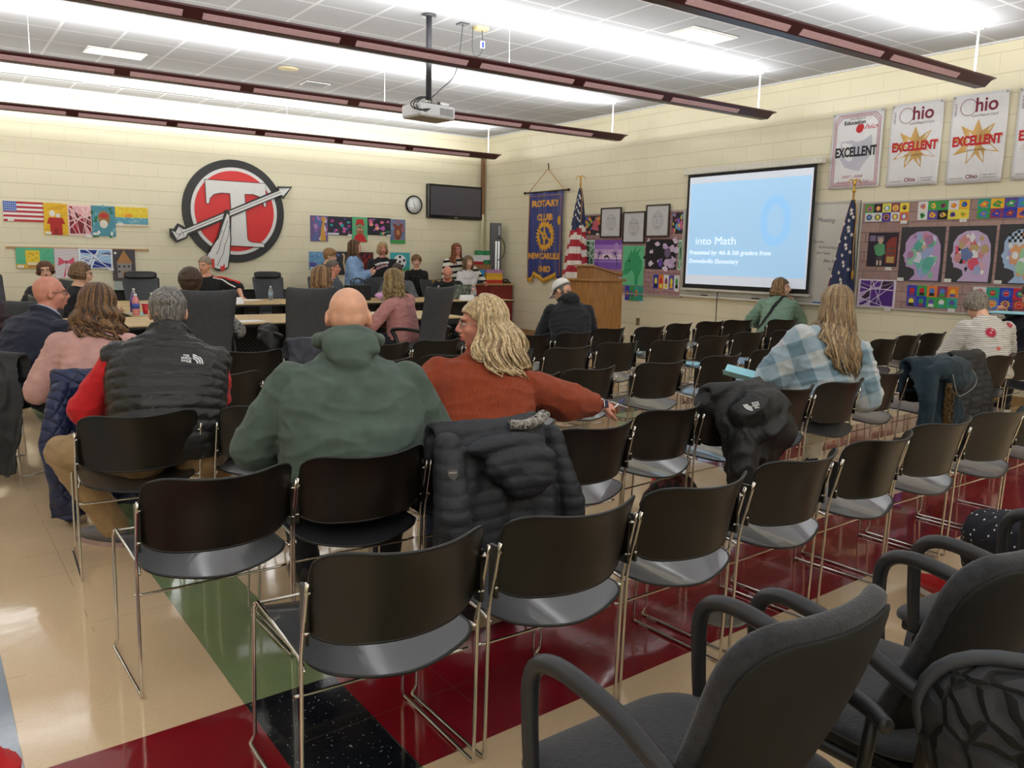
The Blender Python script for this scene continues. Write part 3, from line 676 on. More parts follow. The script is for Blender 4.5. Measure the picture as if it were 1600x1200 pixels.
def long_hair(F, root, mats, L=.35, n=70, wave=.012, fq=3.2, rad=.011, fringe=False, face_open=58, name='hair', out=.02, seed=2, behind=True, taper=.35, sides=6, curl=0., lift=.0, back_only=False, collide=True):
    """locks that leave the crown, hug the head and fall over the shoulders"""
    rd = random.Random(seed); b = MB(); bv = None
    if collide and hasattr(F, 'top'):
        me = F.top.data; bv = BVHTree.FromPolygons([v.co.copy() for v in me.vertices], [tuple(p.vertices) for p in me.polygons])
    r1 = V((.078, .098, .088)); c1 = V((0, -.014, .030)); h = F.hs
    # under-layer: a smooth cap so that no scalp shows
    for i in range(n):
        k = i/n; az = face_open+(360-2*face_open)*((i*.61803) % 1); a = math.radians(az)  # 0 = front
        th0 = rd.uniform(4, 30); LL = L*rd.uniform(.82, 1.05); ph = rd.gauss(0, .45)+a*1.5; pts = []
        layer = rd.uniform(-.3, 1.); extra = .004+.006*layer+lift
        sx = .10*(1 if rd.random() < .5 else -1)
        for q in range(8):
            t = math.radians(th0+(100-th0)*q/7); aa = a
            # hair is parted: start near the middle line
            w_ = min(1, q/4); aa = a*w_+(a if abs(math.sin(a)) > .2 else a)*(1-w_)
            d = V((math.sin(t)*math.sin(aa), math.sin(t)*math.cos(aa), math.cos(t)))
            pts.append(F.Hf(d.x*(r1.x+extra), d.y*(r1.y+extra)-.014, d.z*(r1.z+extra)+.030))
        od = (F.HR @ V((math.sin(a), math.cos(a), 0))); od.z = 0
        if od.length > 0: od.normalize()
        p = pts[-1]; N = 12; prev = p
        for q in range(1, N+1):
            t = q/N; am = wave*min(1, t*2.)*h
            drop = V((0, 0, -LL*t)); flare = od*(out*math.sin(min(1, t*1.3)*PI*.5)+(-.03*t*t))
            sd = V((-od.y, od.x, 0))
            wv = sd*am*math.sin(ph+t*fq*6.28)+od*am*.8*math.cos(ph+t*fq*6.28)
            c = p+drop+flare+wv
            if bv:
                hit, nn, idx, dist = bv.find_nearest(c)
                if hit is not None and dist < .12:
                    sgn = (c-hit).dot(nn)
                    need = .010+.010*max(0, layer)
                    if sgn < need: c = c+nn*(need-sgn)
            pts.append(c)
        K = len(pts); R = [rad*h*(.55+.45*min(1, q/5))*(1-(1-taper)*max(0, (q-K*.6)/(K*.4))**1.5) for q in range(K)]; R[-1] *= .3
        b.tube(pts, R, mats[i*7 % len(mats)], sides, flatn=.6)
    if fringe:
        for i in range(14):
            x = -.055+.11*i/13; pts = [F.Hf(x*.4, .02, .122), F.Hf(x*.8, .07, .105), F.Hf(x, .098, .06), F.Hf(x*1.1, .100-.3*abs(x)*.3, .030)]
            b.tube(spline(pts, 3), .010*h, mats[i % len(mats)], 6, flatn=.5)
    return b.obj(name, root)
def glasses(F, root, m, col='2A2320'):
    b = MB(); h = F.hs
    for x in (1, -1):
        ring = [F.Hf(x*.031+.021*math.cos(a), .096-.004*abs(math.cos(a)), .002+.016*math.sin(a)) for a in (2*PI*k/16 for k in range(16))]
        b.tube(ring, .0016*h, m, 6, cap=False, closed=True)
        b.tube([F.Hf(x*.052, .092, .008), F.Hf(x*.076, .06, .008), F.Hf(x*.082, -.005, .006), F.Hf(x*.080, -.02, -.008)], .0017*h, m, 6)
    b.tube([F.Hf(.010, .098, .006), F.Hf(0, .101, .009), F.Hf(-.010, .098, .006)], .0015*h, m, 6)
    return b.obj('glasses', root)
def person(label, F, group=None):
    return thing('person', label, 'person', F.loc, math.radians(F.yaw), group)
KNIT = {}
def rib_mat(name, col, freq=170, axis='x', strength=.6, bumpd=.004, rough=.85, wob=2.):
    m, b, n, L = nodes_mat(name, rough); b.inputs['Sheen Weight'].default_value = .05
    tc = n('TexCoord'); wv = n('TexWave', wave_type='BANDS', bands_direction={'x': 'X', 'y': 'Y', 'z': 'Z', 'd': 'DIAGONAL'}[axis]); wv.inputs['Scale'].default_value = freq/6.28*.5; wv.inputs['Distortion'].default_value = wob; wv.inputs['Detail Scale'].default_value = .4; L(tc.outputs['Object'], wv.inputs[0])
    no = n('TexNoise'); no.inputs['Scale'].default_value = 25; L(tc.outputs['Object'], no.inputs['Vector'])
    c = hexc(col); L(mixc(n, L, mth(n, L, 'ADD', mth(n, L, 'MULTIPLY', wv.outputs['Fac'], .55), mth(n, L, 'MULTIPLY', no.outputs[0], .4)), tuple(x*.5 for x in c), tuple(min(1, x*1.12) for x in c)), b.inputs['Base Color'])
    bp = n('Bump'); bp.inputs['Strength'].default_value = strength; bp.inputs['Distance'].default_value = bumpd; L(wv.outputs['Fac'], bp.inputs['Height']); L(bp.outputs[0], b.inputs['Normal']); return m
def cloth(name, col, rough=.85, var=.10, bump=.2, bs=350): return mat(name, col, rough, var=var, nscale=14, bump=bump, bscale=bs, sheen=.07)
# ------------------------------------------------------------------ the seated man in the green hoodie
HG = cloth('green_fleece', '4C5B52', var=.10)
DEN = cloth('dark_denim', '20242E', var=.15); NAVYD = cloth('navy_cloth', '1C2233', var=.12)
F = figure((1.33, 2.93, 0), -20, s=1.02, girth=1.50, belly=1.6, lean=(0, 30), head=(-8, 12, 0), shoulders=.225, hands=((.20, .30, .66), (-.23, .28, .60)), feet=((.16, .30, .09), (-.17, .34, .09)), neck=.05, elbow=((.7, -.5, -.6), (-.8, -.5, -.6)), hk=1.03)
P = person('bald man in green hooded sweatshirt seated with his back to camera', F); body(F, P, 'light', .007, face=False)
def hood(b):
    nb, R = F.station(.97)
    for r, q in ((.098, 0), ):
        pts = [nb+R @ V((.115*math.cos(a), .085*math.sin(a)-.012, .050+.025*math.sin(a))) for a in (2*PI*k/20 for k in range(20))]
        b.tube(pts, .030, None, 12, cap=False, closed=True)
    # the bag of the hood hangs down the back
    for (y, z, rx, ry, rz_) in ((-.095, .028, .125, .045, .05), (-.125, -.020, .115, .045, .065), (-.135, -.075, .075, .035, .05)):
        b.ell(nb+R @ V((0, y, z)), (rx, ry, rz_), None, rot=R, n=18, k=12)
garment(F, P, 'hooded_sweatshirt', HG, inf=.022, vox=.009, loose=.022, amp=.0055, fr=6.5, extra=hood, t0=-.16, smooth=4)
trousers(F, P, DEN, 'jeans'); shoes(F, P, mat('black_shoe', '101114', .5), mat('grey_sole', '8E8A84', .6))
# seams of the hood
b = MB(); 
# ------------------------------------------------------------------ woman in the rust sweater
RUST = rib_mat('rust_rib_knit', 'A84318', 620, 'x', .8)
HB = [hairm('blonde_light', 'D8C39A'), hairm('blonde_mid', 'BFA47A'), hairm('blonde_dark', '93795A'), hairm('blonde_pale', 'CBB188')]
F = figure((1.92, 2.94, 0), -26, s=.95, girth=1.55, belly=1.45, lean=(2, 38), side=12, twist=0, head=(86, 4, 0), shoulders=.205, fem=True, hands=((.84, .47, .66), (-.30, .10, .55)), feet=((.14, .35, .09), (-.16, .40, .09)), elbow=((.3, -.2, -1), (-.6, -.6, -.4)), neck=.075, handn=((.1, -.55, .85), (0, 0, 1)), curl=(56, 35))
P = person('blonde woman in rust ribbed sweater holding a pen, arm outstretched to the right', F); body(F, P, 'pink', .006, face=True, mouth_open=.6)
def ex(b):
    nb, R = F.station(.97); b.tube([nb+R @ V((.085*math.cos(a), .075*math.sin(a), .012)) for a in (2*PI*k/18 for k in range(18))], .016, None, 8, cap=False, closed=True)
garment(F, P, 'sweater', RUST, inf=.020, vox=.008, loose=.032, amp=.005, fr=8, extra=ex, t0=-.14, sleeve=.86)
long_hair(F, P, HB, L=.24, n=560, wave=.020, fq=1.3, rad=.0066, face_open=76, out=.075, seed=5, lift=.012)
long_hair(F, P, HB, L=.26, n=220, wave=.026, fq=1.2, rad=.0066, face_open=95, out=.11, seed=6, lift=.014, name='hair')
cap_hair(F, P, HB[1], .010, .060, .0, -.07)
trousers(F, P, cloth('blue_jeans', '33466A')); shoes(F, P, mat('black_shoe', '101114', .5))
glasses(F, P, mat('clear_frame', '9A8F88', .3))
# wrist watch
d = (F.Wr[0]-F.E[0]).normalized(); c = F.Wr[0]-d*.004; u = d.orthogonal().normalized(); v_ = d.cross(u)
b = MB(); b.tube([c+(u*math.cos(a)+v_*math.sin(a))*.031 for a in (2*PI*k/18 for k in range(18))], .004, mat('pale_band', 'D9C8C0', .6), 6, cap=False, closed=True, flatn=1)
o = b.obj('watch', P); w2 = MB(); 
M_ = F.loc
# watch case faces the camera side (outer wrist)
out_ = V((-.1, -1, .35)); out_ = (out_-d*out_.dot(d)).normalized(); R = Matrix((d, d.cross(out_), out_)).transposed().to_4x4(); R.translation = c+out_*.036
w2.box((-.017, -.020, -.006), (.017, .020, .006), mat('silver_case', 'BEBEC4', .25, metal=1, var=0), R, bev=.003); w2.box((-.014, -.017, .005), (.014, .017, .0072), mat('dark_screen', '23234A', .1, var=0), R); q = w2.obj('watch_case'); q.parent = o
rustF = F
# ------------------------------------------------------------------ man in the puffer vest
def pen(F, root=None): pass
GREYH = hairm('salt_pepper_hair', '7A7671', .45)
PUFF = mat('black_puffer_nylon', '1B1A19', .42, var=.1, nscale=9, bump=.2, bscale=90)
RED = cloth('red_fleece', 'C8141B', var=.1)
F = figure((.90, 3.98, 0), -8, s=1.02, girth=1.32, belly=1.30, lean=(8, 44), side=8, head=(-6, 22, 0), shoulders=.215, hands=((.14, .55, .62), (-.22, .42, .62)), feet=((.20, .42, .09), (-.24, .28, .09)), knees=((.6, .5, 1), (-.9, .4, 1)), elbow=((.8, -.2, -.6), (-.7, -.2, -.7)), neck=.05)
P = person('grey haired man in black quilted vest and red sleeves leaning forward', F); body(F, P, 'light', .0075, face=False)
cap_hair(F, P, GREYH, .012, .06, -.01, -.085)
garment(F, P, 'red_shirt', RED, inf=.008, vox=.01, loose=.02, amp=.006, fr=7)
c0 = F.P.z
def puffy(p):
    # quilting rows that follow the spine
    best = 0; bd = 9
    for i, c in enumerate(F.C):
        d = (p-c).dot(F.A[i] @ V((0, 0, 1)))
        if abs(d) < bd: bd = abs(d); best = i/14*.54*1.06+d
    r = abs(math.sin(PI*best/.048)); r2 = 1
    if best > .34: r2 = abs(math.sin(PI*p.x/.06))
    return .010*(min(r, 1)**.4*min(r2, 1)**.3-.7)
def colr(b):
    nb, R = F.station(.96); b.tube([nb+R @ V((.082*math.cos(a), .078*math.sin(a), .035)) for a in (2*PI*k/18 for k in range(18))], .026, None, 10, cap=False, closed=True)
    for i in (0, 1): b.ell(F.S[i], (.079, .079, .078))
garment(F, P, 'quilted_vest', PUFF, inf=.036, vox=.0085, sleeve=0, amp=.003, fr=12, fn=puffy, extra=colr, t0=-.13, smooth=3)
KH = cloth('khaki_twill', 'A3865F', var=.1)
trousers(F, P, KH, 'khaki_trousers', inf=.022)
shoes(F, P, mat('grey_sneaker', '6E6C70', .6), mat('red_sole', 'A9908A', .6))
# little white logo on the vest: half dome and three lines of words
LOGO = mat('white_stitch', 'DDDDDD', .6, var=0)
def logo_patch(parent, F, x, y0, z, sc=1., m=LOGO, tilt=(90, 0, 0), name='brand_logo'):
    b = MB()
    for i, t_ in enumerate(('THE', 'NORTH', 'FACE')): b.text(t_, .0165, -.004, .014-.0155*i, 0, m, bold=.0006, ext=.0006, width=.028 if i == 0 else .044)
    for k in range(3):
        r0 = .020+.011*k; pts = arc((.026, -.02, 0), r0, 0, PI/2, 8); pts2 = arc((.026, -.02, 0), r0+.007, PI/2, 0, 8)
        b.add([(p.x, p.y, 0) for p in pts+pts2], [(i, i+1, 16-i, 17-i) for i in range(8)], m, False)
    return b
def stick(b, parent, top, origin, direc, up, sc, name, off=.004):
    """press a flat decoration on to a garment surface"""
    me = top.data; bv = BVHTree.FromPolygons([v.co.copy() for v in me.vertices], [tuple(p.vertices) for p in me.polygons])
    z = -V(direc).normalized(); x = V(up).cross(z).normalized(); y = z.cross(x)
    nv = []
    for v in b.v:
        p = V(origin)+x*v[0]*sc+y*v[1]*sc+z*.4
        hit, nn, i, d = bv.ray_cast(p, -z, 1.)
        nv.append(tuple((hit+nn*(off+v[2])) if hit else p-z*.4))
    b.v = nv; return b.obj(name, parent)
def camdir(F, p):
    R = Matrix.Rotation(math.radians(F.yaw), 3, 'Z'); w_ = R @ V(p)+V(F.loc); return (R.transposed() @ (w_-V((0, 0, 1.42)))).normalized()
def stick_px(b, parent, F, px, py, sc, name, top=None, off=.004, depth_hint=None, rot=0):
    """place a decoration on the garment where the sight line through the measured point meets it"""
    R = Matrix.Rotation(math.radians(F.yaw), 3, 'Z'); d = RX*(px-800)+UP*(600-py)-BK*1305.; o = R.transposed() @ (V((0, 0, 1.42))-V(F.loc)); dl = (R.transposed() @ d).normalized()
    me = (top or F.top).data; bv = BVHTree.FromPolygons([v.co.copy() for v in me.vertices], [tuple(p.vertices) for p in me.polygons])
    hit, nn, i, dd = bv.ray_cast(o, dl, 30)
    if hit is None:
        hit, nn, i, dd = bv.find_nearest(o+dl*V(F.loc).length)
    z = nn; y = V((0, 0, 1)); x = y.cross(z).normalized(); y = z.cross(x)
    if rot: q = Quaternion(z, math.radians(rot)); x = q @ x; y = q @ y
    nv = []
    for v in b.v:
        p = hit+x*v[0]*sc+y*v[1]*sc; h2, n2, i2, d2 = bv.ray_cast(p+z*.06, -z, .2)
        nv.append(tuple((h2+n2*(off+v[2]*sc)) if h2 else p+z*off))
    b.v = nv; return b.obj(name, parent)
stick_px(logo_patch(P, F, 0, 0, 0), P, F, 292, 560, .95, 'brand_logo', rot=-12)
vestF = F
# ------------------------------------------------------------------ curly haired woman in pink
PINKK = cloth('dusty_pink_knit', 'C79A92', var=.08)
HBR = [hairm('brown_curl_dark', '46301F'), hairm('brown_curl', '6B4A2E'), hairm('brown_curl_light', '8A6640')]
F = figure((.76, 5.02, 0), -10, s=.95, girth=1.12, belly=1.15, fem=True, lean=(8, 36), head=(-18, 10, 4), hands=((.10, .40, .66), (-.20, .30, .62)), elbow=((.6, -.3, -.8), (-.5, -.3, -.9)), feet=((.14, .40, .09), (-.14, .45, .09)), side=3)
P = person('woman with long curly brown hair and pink sweater seen from behind', F); body(F, P, 'light', .009, face=False)
garment(F, P, 'sweater', PINKK, inf=.018, loose=.015, amp=.004)
long_hair(F, P, HBR, L=.25, n=170, wave=.022, fq=2.6, rad=.012, face_open=40, out=.06, seed=8, lift=.012); cap_hair(F, P, HBR[0], .012)
trousers(F, P, DEN, 'jeans'); shoes(F, P, mat('black_shoe', '101114', .5))
# ------------------------------------------------------------------ bald man with glasses
NAVF = cloth('navy_fleece', '1B2135', var=.12)
F = figure((.56, 6.08, 0), -58, s=.97, girth=1.4, belly=1.4, lean=(-2, 36), head=(-30, 0, 0), shoulders=.215, hands=((.15, .35, .64), (-.15, .35, .62)), feet=((.14, .40, .09), (-.14, .42, .09)), neck=.05)
P = person('bald man with glasses in navy pullover looking right, at the left edge', F); body(F, P, 'pink', .0075, face=True, mouth_open=1)
def exc(b):
    nb, R = F.station(.97); b.tube([nb+R @ V((.088*math.cos(a), .085*math.sin(a), .0)) for a in (2*PI*k/18 for k in range(18))], .022, None, 8, cap=False, closed=True)
garment(F, P, 'pullover', NAVF, inf=.020, loose=.02, amp=.006, fr=7, extra=exc)
nb, R = F.station(.97); b = MB(); b.tube([nb+R @ V((.074*math.cos(a), .072*math.sin(a), .022)) for a in (2*PI*k/18 for k in range(18))], .010, cloth('pale_blue_collar', 'B9BFD6'), 8, cap=False, closed=True); b.obj('collar', P)
glasses(F, P, mat('dark_frame', '2A2320', .35)); trousers(F, P, DEN, 'jeans'); shoes(F, P, mat('black_shoe', '101114', .5))
# ------------------------------------------------------------------ man in white cap
BLKH = cloth('black_fleece', '15171B', var=.12)
F = figure((5.20, 6.33, 0), -30, s=.99, girth=1.12, belly=1.1, lean=(8, 42), head=(46, 34, 0), hands=((.12, .40, .60), (-.16, .42, .60)), feet=((.14, .40, .09), (-.14, .42, .09)))
P = person('man in white baseball cap and black hooded sweatshirt reading a blue paper', F); body(F, P, 'light', .009, face=True)
def hood2(b):
    nb, R = F.station(.97); b.tube([nb+R @ V((.092*math.cos(a), .08*math.sin(a)-.01, .02+.02*math.sin(a))) for a in (2*PI*k/18 for k in range(18))], .026, None, 10, cap=False, closed=True)
    b.ell(nb+R @ V((0, -.115, -.035)), (.10, .045, .07), None, rot=R)
garment(F, P, 'hooded_sweatshirt', BLKH, inf=.018, loose=.015, amp=.005, extra=hood2)
cap_hair(F, P, hairm('short_grey_hair', '6F6A64', .4), .006, .05, -.02, -.09)
CAPM = cloth('white_cotton_cap', 'E6E2DC', var=.03)
b = MB(); rs = []
for j in range(9):
    t = j/8*PI/2; rs.append([F.Hf(.088*math.cos(t)*math.cos(a), -.012+.108*math.cos(t)*math.sin(a), .040+.095*math.sin(t)) for a in (2*PI*k/24 for k in range(24))])
b.rings(rs, CAPM); ob = b.obj('cap', P)
b = MB(); br = []
for i in range(13):
    a = math.radians(25+130*i/12); br.append((a,))
top = [F.Hf(.088*math.cos(a[0]), -.012+.108*math.sin(a[0]), .042) for a in br]; o_ = [F.Hf(.080*math.cos(a[0]), .01+.165*math.sin(a[0])**.8, .030-.02*abs(math.cos(a[0]))) for a in br]
lo = [p+F.HR @ V((0, 0, -.006)) for p in top]; lo2 = [p+F.HR @ V((0, 0, -.006)) for p in o_]
n_ = 13; b.add(top+o_+lo+lo2, [(i, i+1, n_+i+1, n_+i) for i in range(12)]+[(2*n_+i+1, 2*n_+i, 3*n_+i, 3*n_+i+1) for i in range(12)]+[(n_+i, n_+i+1, 3*n_+i+1, 3*n_+i) for i in range(12)], CAPM); q = b.obj('brim'); q.parent = ob
trousers(F, P, DEN, 'jeans'); shoes(F, P, mat('black_shoe', '101114', .5)); capF = F
# ------------------------------------------------------------------ woman in green sweater, chin on hand
GRN = cloth('sage_green_knit', '7E9C88', var=.07)
HG_ = [hairm('light_brown_hair', '8A6A48'), hairm('mid_brown_hair', '6E5236'), hairm('honey_hair', 'A58459')]
F = figure((8.80, 6.66, 0), -58, s=.98, girth=1.22, belly=1.2, fem=True, lean=(12, 42), side=0, head=(-90, 2, 0), hands=((.17, .33, .90), (-.18, .38, .60)), elbow=((.5, .3, -1), (-.8, -.2, -.5)), feet=((.14, .42, .09), (-.14, .44, .09)), handn=((0, .6, .6), (0, 0, 1)), curl=(75, 30))
P = person('woman in sage green sweater with black crossbody strap, chin resting on her hand', F); body(F, P, 'fair', .008)
garment(F, P, 'sweater', GRN, inf=.018, loose=.018, amp=.005, fr=8)
long_hair(F, P, HG_, L=.16, n=110, wave=.012, rad=.012, face_open=66, out=.03, seed=4, lift=.006); cap_hair(F, P, HG_[1])
trousers(F, P, DEN, 'jeans'); shoes(F, P, mat('black_shoe', '101114', .5))
def strap(F, P, pts, wd, m, name='strap'):
    me = F.top.data; bv = BVHTree.FromPolygons([v.co.copy() for v in me.vertices], [tuple(p.vertices) for p in me.polygons])
    out = []
    for p in spline(pts, 6):
        h_, nn, i, d = bv.find_nearest(p); out.append((h_+nn*.006, nn))
    b = MB(); L_ = []
    for i in range(len(out)):
        t = (out[min(i+1, len(out)-1)][0]-out[max(i-1, 0)][0]).normalized(); sd = t.cross(out[i][1]).normalized(); L_.append([out[i][0]+sd*wd, out[i][0]+sd*wd+out[i][1]*.003, out[i][0]-sd*wd+out[i][1]*.003, out[i][0]-sd*wd])
    b.rings(L_, m, smooth=False); return b.obj(name, P)
cc, R = F.station(.95); c2, R2 = F.station(.05)
strap(F, P, [cc+R @ V((.07, .0, .0)), cc+R @ V((.06, -.08, -.03)), F.station(.6)[0]+F.station(.6)[1] @ V((-.02, -.2, 0)), F.station(.3)[0]+F.station(.3)[1] @ V((-.13, -.2, 0)), c2+R2 @ V((-.22, -.08, 0))], .019, mat('black_webbing', '101012', .7))
# ------------------------------------------------------------------ woman in plaid sweater
def plaid():
    m, b, n, L = nodes_mat('blue_plaid_knit', .9); b.inputs['Sheen Weight'].default_value = .3
    tc = n('TexCoord'); mp = n('Mapping'); mp.inputs['Rotation'].default_value = (.15, .35, .1); mp.inputs['Scale'].default_value = (5.4, 5.4, 5.4); L(tc.outputs['Object'], mp.inputs[0]); sx = n('SeparateXYZ'); L(mp.outputs[0], sx.inputs[0])
    f = lambda o: mth(n, L, 'GREATER_THAN', mth(n, L, 'FRACT', o), .5)
    a = mth(n, L, 'ADD', f(sx.outputs[0]), f(sx.outputs[2]))
    c = mixc(n, L, mth(n, L, 'GREATER_THAN', a, .5), hexc('B4B9BA'), hexc('94A7B2')); c = mixc(n, L, mth(n, L, 'GREATER_THAN', a, 1.5), c, hexc('68828F')); L(c, b.inputs['Base Color'])
    no = n('TexNoise'); no.inputs['Scale'].default_value = 300; L(tc.outputs['Object'], no.inputs['Vector']); bp = n('Bump'); bp.inputs['Strength'].default_value = .35; bp.inputs['Distance'].default_value = .004; L(no.outputs[0], bp.inputs['Height']); L(bp.outputs[0], b.inputs['Normal']); return m
HP = [hairm('ash_brown', '8A7254'), hairm('ash_blonde', 'B59C76'), hairm('ash_dark', '75604A'), hairm('ash_mid', '917350')]
F = figure((4.66, 3.16, 0), -35, s=.99, girth=1.12, belly=1.1, fem=True, lean=(-6, 12), side=20, head=(-2, 4, 0), hands=((.28, .25, .62), (-.30, .28, .60)), elbow=((.2, -.5, -.9), (-.5, -.3, -.8)), feet=((.14, .42, .09), (-.14, .44, .09)), shoulders=.20)
P = person('young woman with long wavy light brown hair in blue plaid sweater', F); body(F, P, 'fair', .007)
garment(F, P, 'plaid_sweater', plaid(), inf=.024, loose=.045, amp=.008, fr=6)
long_hair(F, P, HP, L=.44, n=330, wave=.013, fq=1.5, rad=.0085, face_open=55, out=.035, seed=11, lift=.008); cap_hair(F, P, HP[0])
trousers(F, P, cloth('cream_trousers', 'CFC8B4')); shoes(F, P, mat('black_shoe', '101114', .5)); plaidF = F
# ------------------------------------------------------------------ woman in flowered cardigan
CREAMK = rib_mat('cream_cable_knit', 'D9D3CA', 230, 'z', .7, .004, .9, 6)
F = figure((7.36, 3.40, 0), -38, s=.95, girth=1.1, belly=1.1, fem=True, lean=(6, 32), head=(14, 40, 0), hands=((.14, .40, .60), (-.18, .40, .60)), feet=((.14, .42, .09), (-.14, .44, .09)))
P = person('grey haired woman with glasses in cream cardigan with red flowers', F); body(F, P, 'fair', .008)
garment(F, P, 'cardigan', CREAMK, inf=.024, loose=.025, amp=.005)
cap_hair(F, P, hairm('grey_bob', '8A8074', .3), .024, .055, -.045, -.08, puffy=.006, rough=.005); glasses(F, P, mat('dark_frame', '2A2320', .35))
trousers(F, P, DEN, 'jeans'); shoes(F, P, mat('black_shoe', '101114', .5))
def flower(n_, r, m, cm):
    b = MB()
    for k in range(n_):
        a = 2*PI*k/n_; d = V((math.cos(a), math.sin(a), 0)); s_ = V((-d.y, d.x, 0)); b.add([tuple(d*r*.15+s_*r*.08), tuple(d*r*.7+s_*r*.14), tuple(d*r), tuple(d*r*.7-s_*r*.14), tuple(d*r*.15-s_*r*.08)], [(0, 4, 3, 2, 1)], m, False)
    b.add([(r*.22*math.cos(2*PI*k/8), r*.22*math.sin(2*PI*k/8), .001) for k in range(8)], [tuple(range(8))], cm, False); return b
MAG = flat('B0123C'); PKC = flat('D98AA0'); ORG = flat('E0563A')
stick_px(flower(14, 1, MAG, PKC), P, F, 1548, 520, .050, 'flower'); stick_px(flower(10, 1, MAG, PKC), P, F, 1577, 508, .032, 'flower'); stick_px(flower(8, 1, ORG, PKC), P, F, 1560, 545, .022, 'flower')
cardF = F
# ================================================================== the board's office chairs
OFF = mat('dark_grey_leather', '3D3F44', .55, var=.08, nscale=20, bump=.06, bscale=250)
OFFD = mat('black_leather', '1B1B1D', .4, var=.06)
def office_chair(label, loc, rz, headrest=False, top=1.08, group='high-back office chairs at the board tables'):
    t = thing('office_chair', label, 'chair', loc, rz, group)
    def sheet(fn, th, m, name, nu=12, nv=16, r=.12):
        b = MB(); A_, B2 = [], []
        for j in range(nv+1):
            for i in range(nu+1):
                u = -1+2*i/nu; v = math.sin((-1+2*j/nv)*PI/2); q, nn = fn(*rc(u, v, r)); e = max(abs(u), abs(v)); k = th*(1-.5*e**8); A_.append(q+nn*k); B2.append(q-nn*k)
        W = nu+1; K = len(A_); fs = [(j*W+i, j*W+i+1, (j+1)*W+i+1, (j+1)*W+i) for j in range(nv) for i in range(nu)]
        rim = [i for i in range(nu)]+[nu+W*j for j in range(nv)]+[W*nv+nu-i for i in range(nu)]+[W*(nv-j) for j in range(nv)]; n = len(rim)
        b.add(A_+B2, fs+[tuple(K+a for a in f[::-1]) for f in fs]+[(rim[k], rim[(k+1) % n], K+rim[(k+1) % n], K+rim[k]) for k in range(n)], m)
        o = b.obj(name, t); s = o.modifiers.new('s', 'SUBSURF'); s.levels = s.render_levels = 1; return o
    h = top-(.10 if headrest else 0); mid = (.46+h)/2; hh = (h-.46)/2
    def bk(u, v): return V((u*(.238+.022*v), -.235-.07*(v*.5+.5)**2+.035*u*u-.02*math.sin(v*2.2), mid+v*hh+(.018*u*u if v > 0 else 0)*v)), V((-.2*u, 1, .15)).normalized()
    sheet(bk, .022, OFF, 'backrest')
    if headrest:
        def hd(u, v): return V((u*.225, -.30-.01*v+.02*u*u, top-.055+v*.052)), V((-.15*u, 1, 0)).normalized()
        sheet(hd, .034, OFFD, 'headrest', 10, 8, .5)
    def st(u, v): return V((u*.25, .03+v*.25, .475-.03*max(0, v)**3)), V((0, 0, 1))
    sheet(st, .035, OFF, 'seat', 12, 12, .4)
    for s in (-1, 1):
        b = MB(); b.tube(spline([(s*.22, -.05, .43), (s*.30, .0, .46), (s*.31, .06, .60), (s*.305, .10, .655), (s*.30, -.02, .675), (s*.295, -.16, .672), (s*.27, -.225, .66)], 5), .017, PLAS, 10, flatn=1.3); b.obj('armrest', t)
    MB().cyl((0, 0, .10), (0, 0, .44), .03, PLAS).cyl((0, 0, .40), (0, 0, .45), .12, PLAS).obj('gas_column', t)
    for k in range(5):
        a = 2*PI*k/5+.3; d = V((math.cos(a), math.sin(a), 0)); b = MB(); b.tube(spline([d*.02+V((0, 0, .14)), d*.15+V((0, 0, .135)), d*.28+V((0, 0, .085)), d*.31+V((0, 0, .065))], 3), [.024, .022, .020, .019, .018, .017, .015, .014, .013, .012], PLAS, 8); b.obj('base_leg', t)
        b = MB(); s_ = V((-d.y, d.x, 0)); c = d*.31+V((0, 0, .028)); b.cyl(c-s_*.022, c-s_*.004, .028, PLAS, 14); b.cyl(c+s_*.004, c+s_*.022, .028, PLAS, 14); b.cyl(c, c+V((0, 0, .04)), .008, PLAS, 8); b.obj('caster', t)
    return t
office_chair('tall dark grey office chair seen from behind, between vest man and green hoodie man', (2.05, 7.72, 0), -.03)
office_chair('tall dark grey office chair seen from behind, left of the green hoodie man bald head', (2.98, 7.70, 0), .02, top=1.10)
office_chair('tall dark grey office chair angled left, holding the woman in pink shirt', (4.27, 7.72, 0), .42, top=1.10)
office_chair('empty black office chair with padded headrest below the framed house picture, facing us', (2.64, 12.62, 0), PI+.06, True, 1.12)
office_chair('empty black office chair with padded headrest right of the man in red striped polo', (4.50, 12.62, 0), PI+.1, True, 1.13)
office_chair('black office chair with headrest at the far left frame edge', (.80, 12.0, 0), PI+.5, True, 1.17)
office_chair('dark grey office chair under the woman with glasses by the left art display', (1.20, 10.75, 0), 2.0, False, 1.05)
office_chair('dark office chair behind the profile of the woman in black', (1.28, 9.95, 0), -1.4, False, .92)
office_chair('black office chair of the grey haired man by the boy', (5.30, 12.55, 0), PI-.2, False, 1.04)
office_chair('grey office chair of the man in grey jacket with jacket on it', (6.25, 12.55, 0), PI+.1, False, 1.04)
office_chair('black office chair behind the police officer', (7.42, 12.6, 0), PI+.1, False, 1.0)
office_chair('black office chair behind man in black and red polo', (3.42, 12.72, 0), PI-.1, False, 1.0)
office_chair('dark office chair at the left edge holding a dark plum coat', (.62, 7.85, 0), .5, False, 1.0)
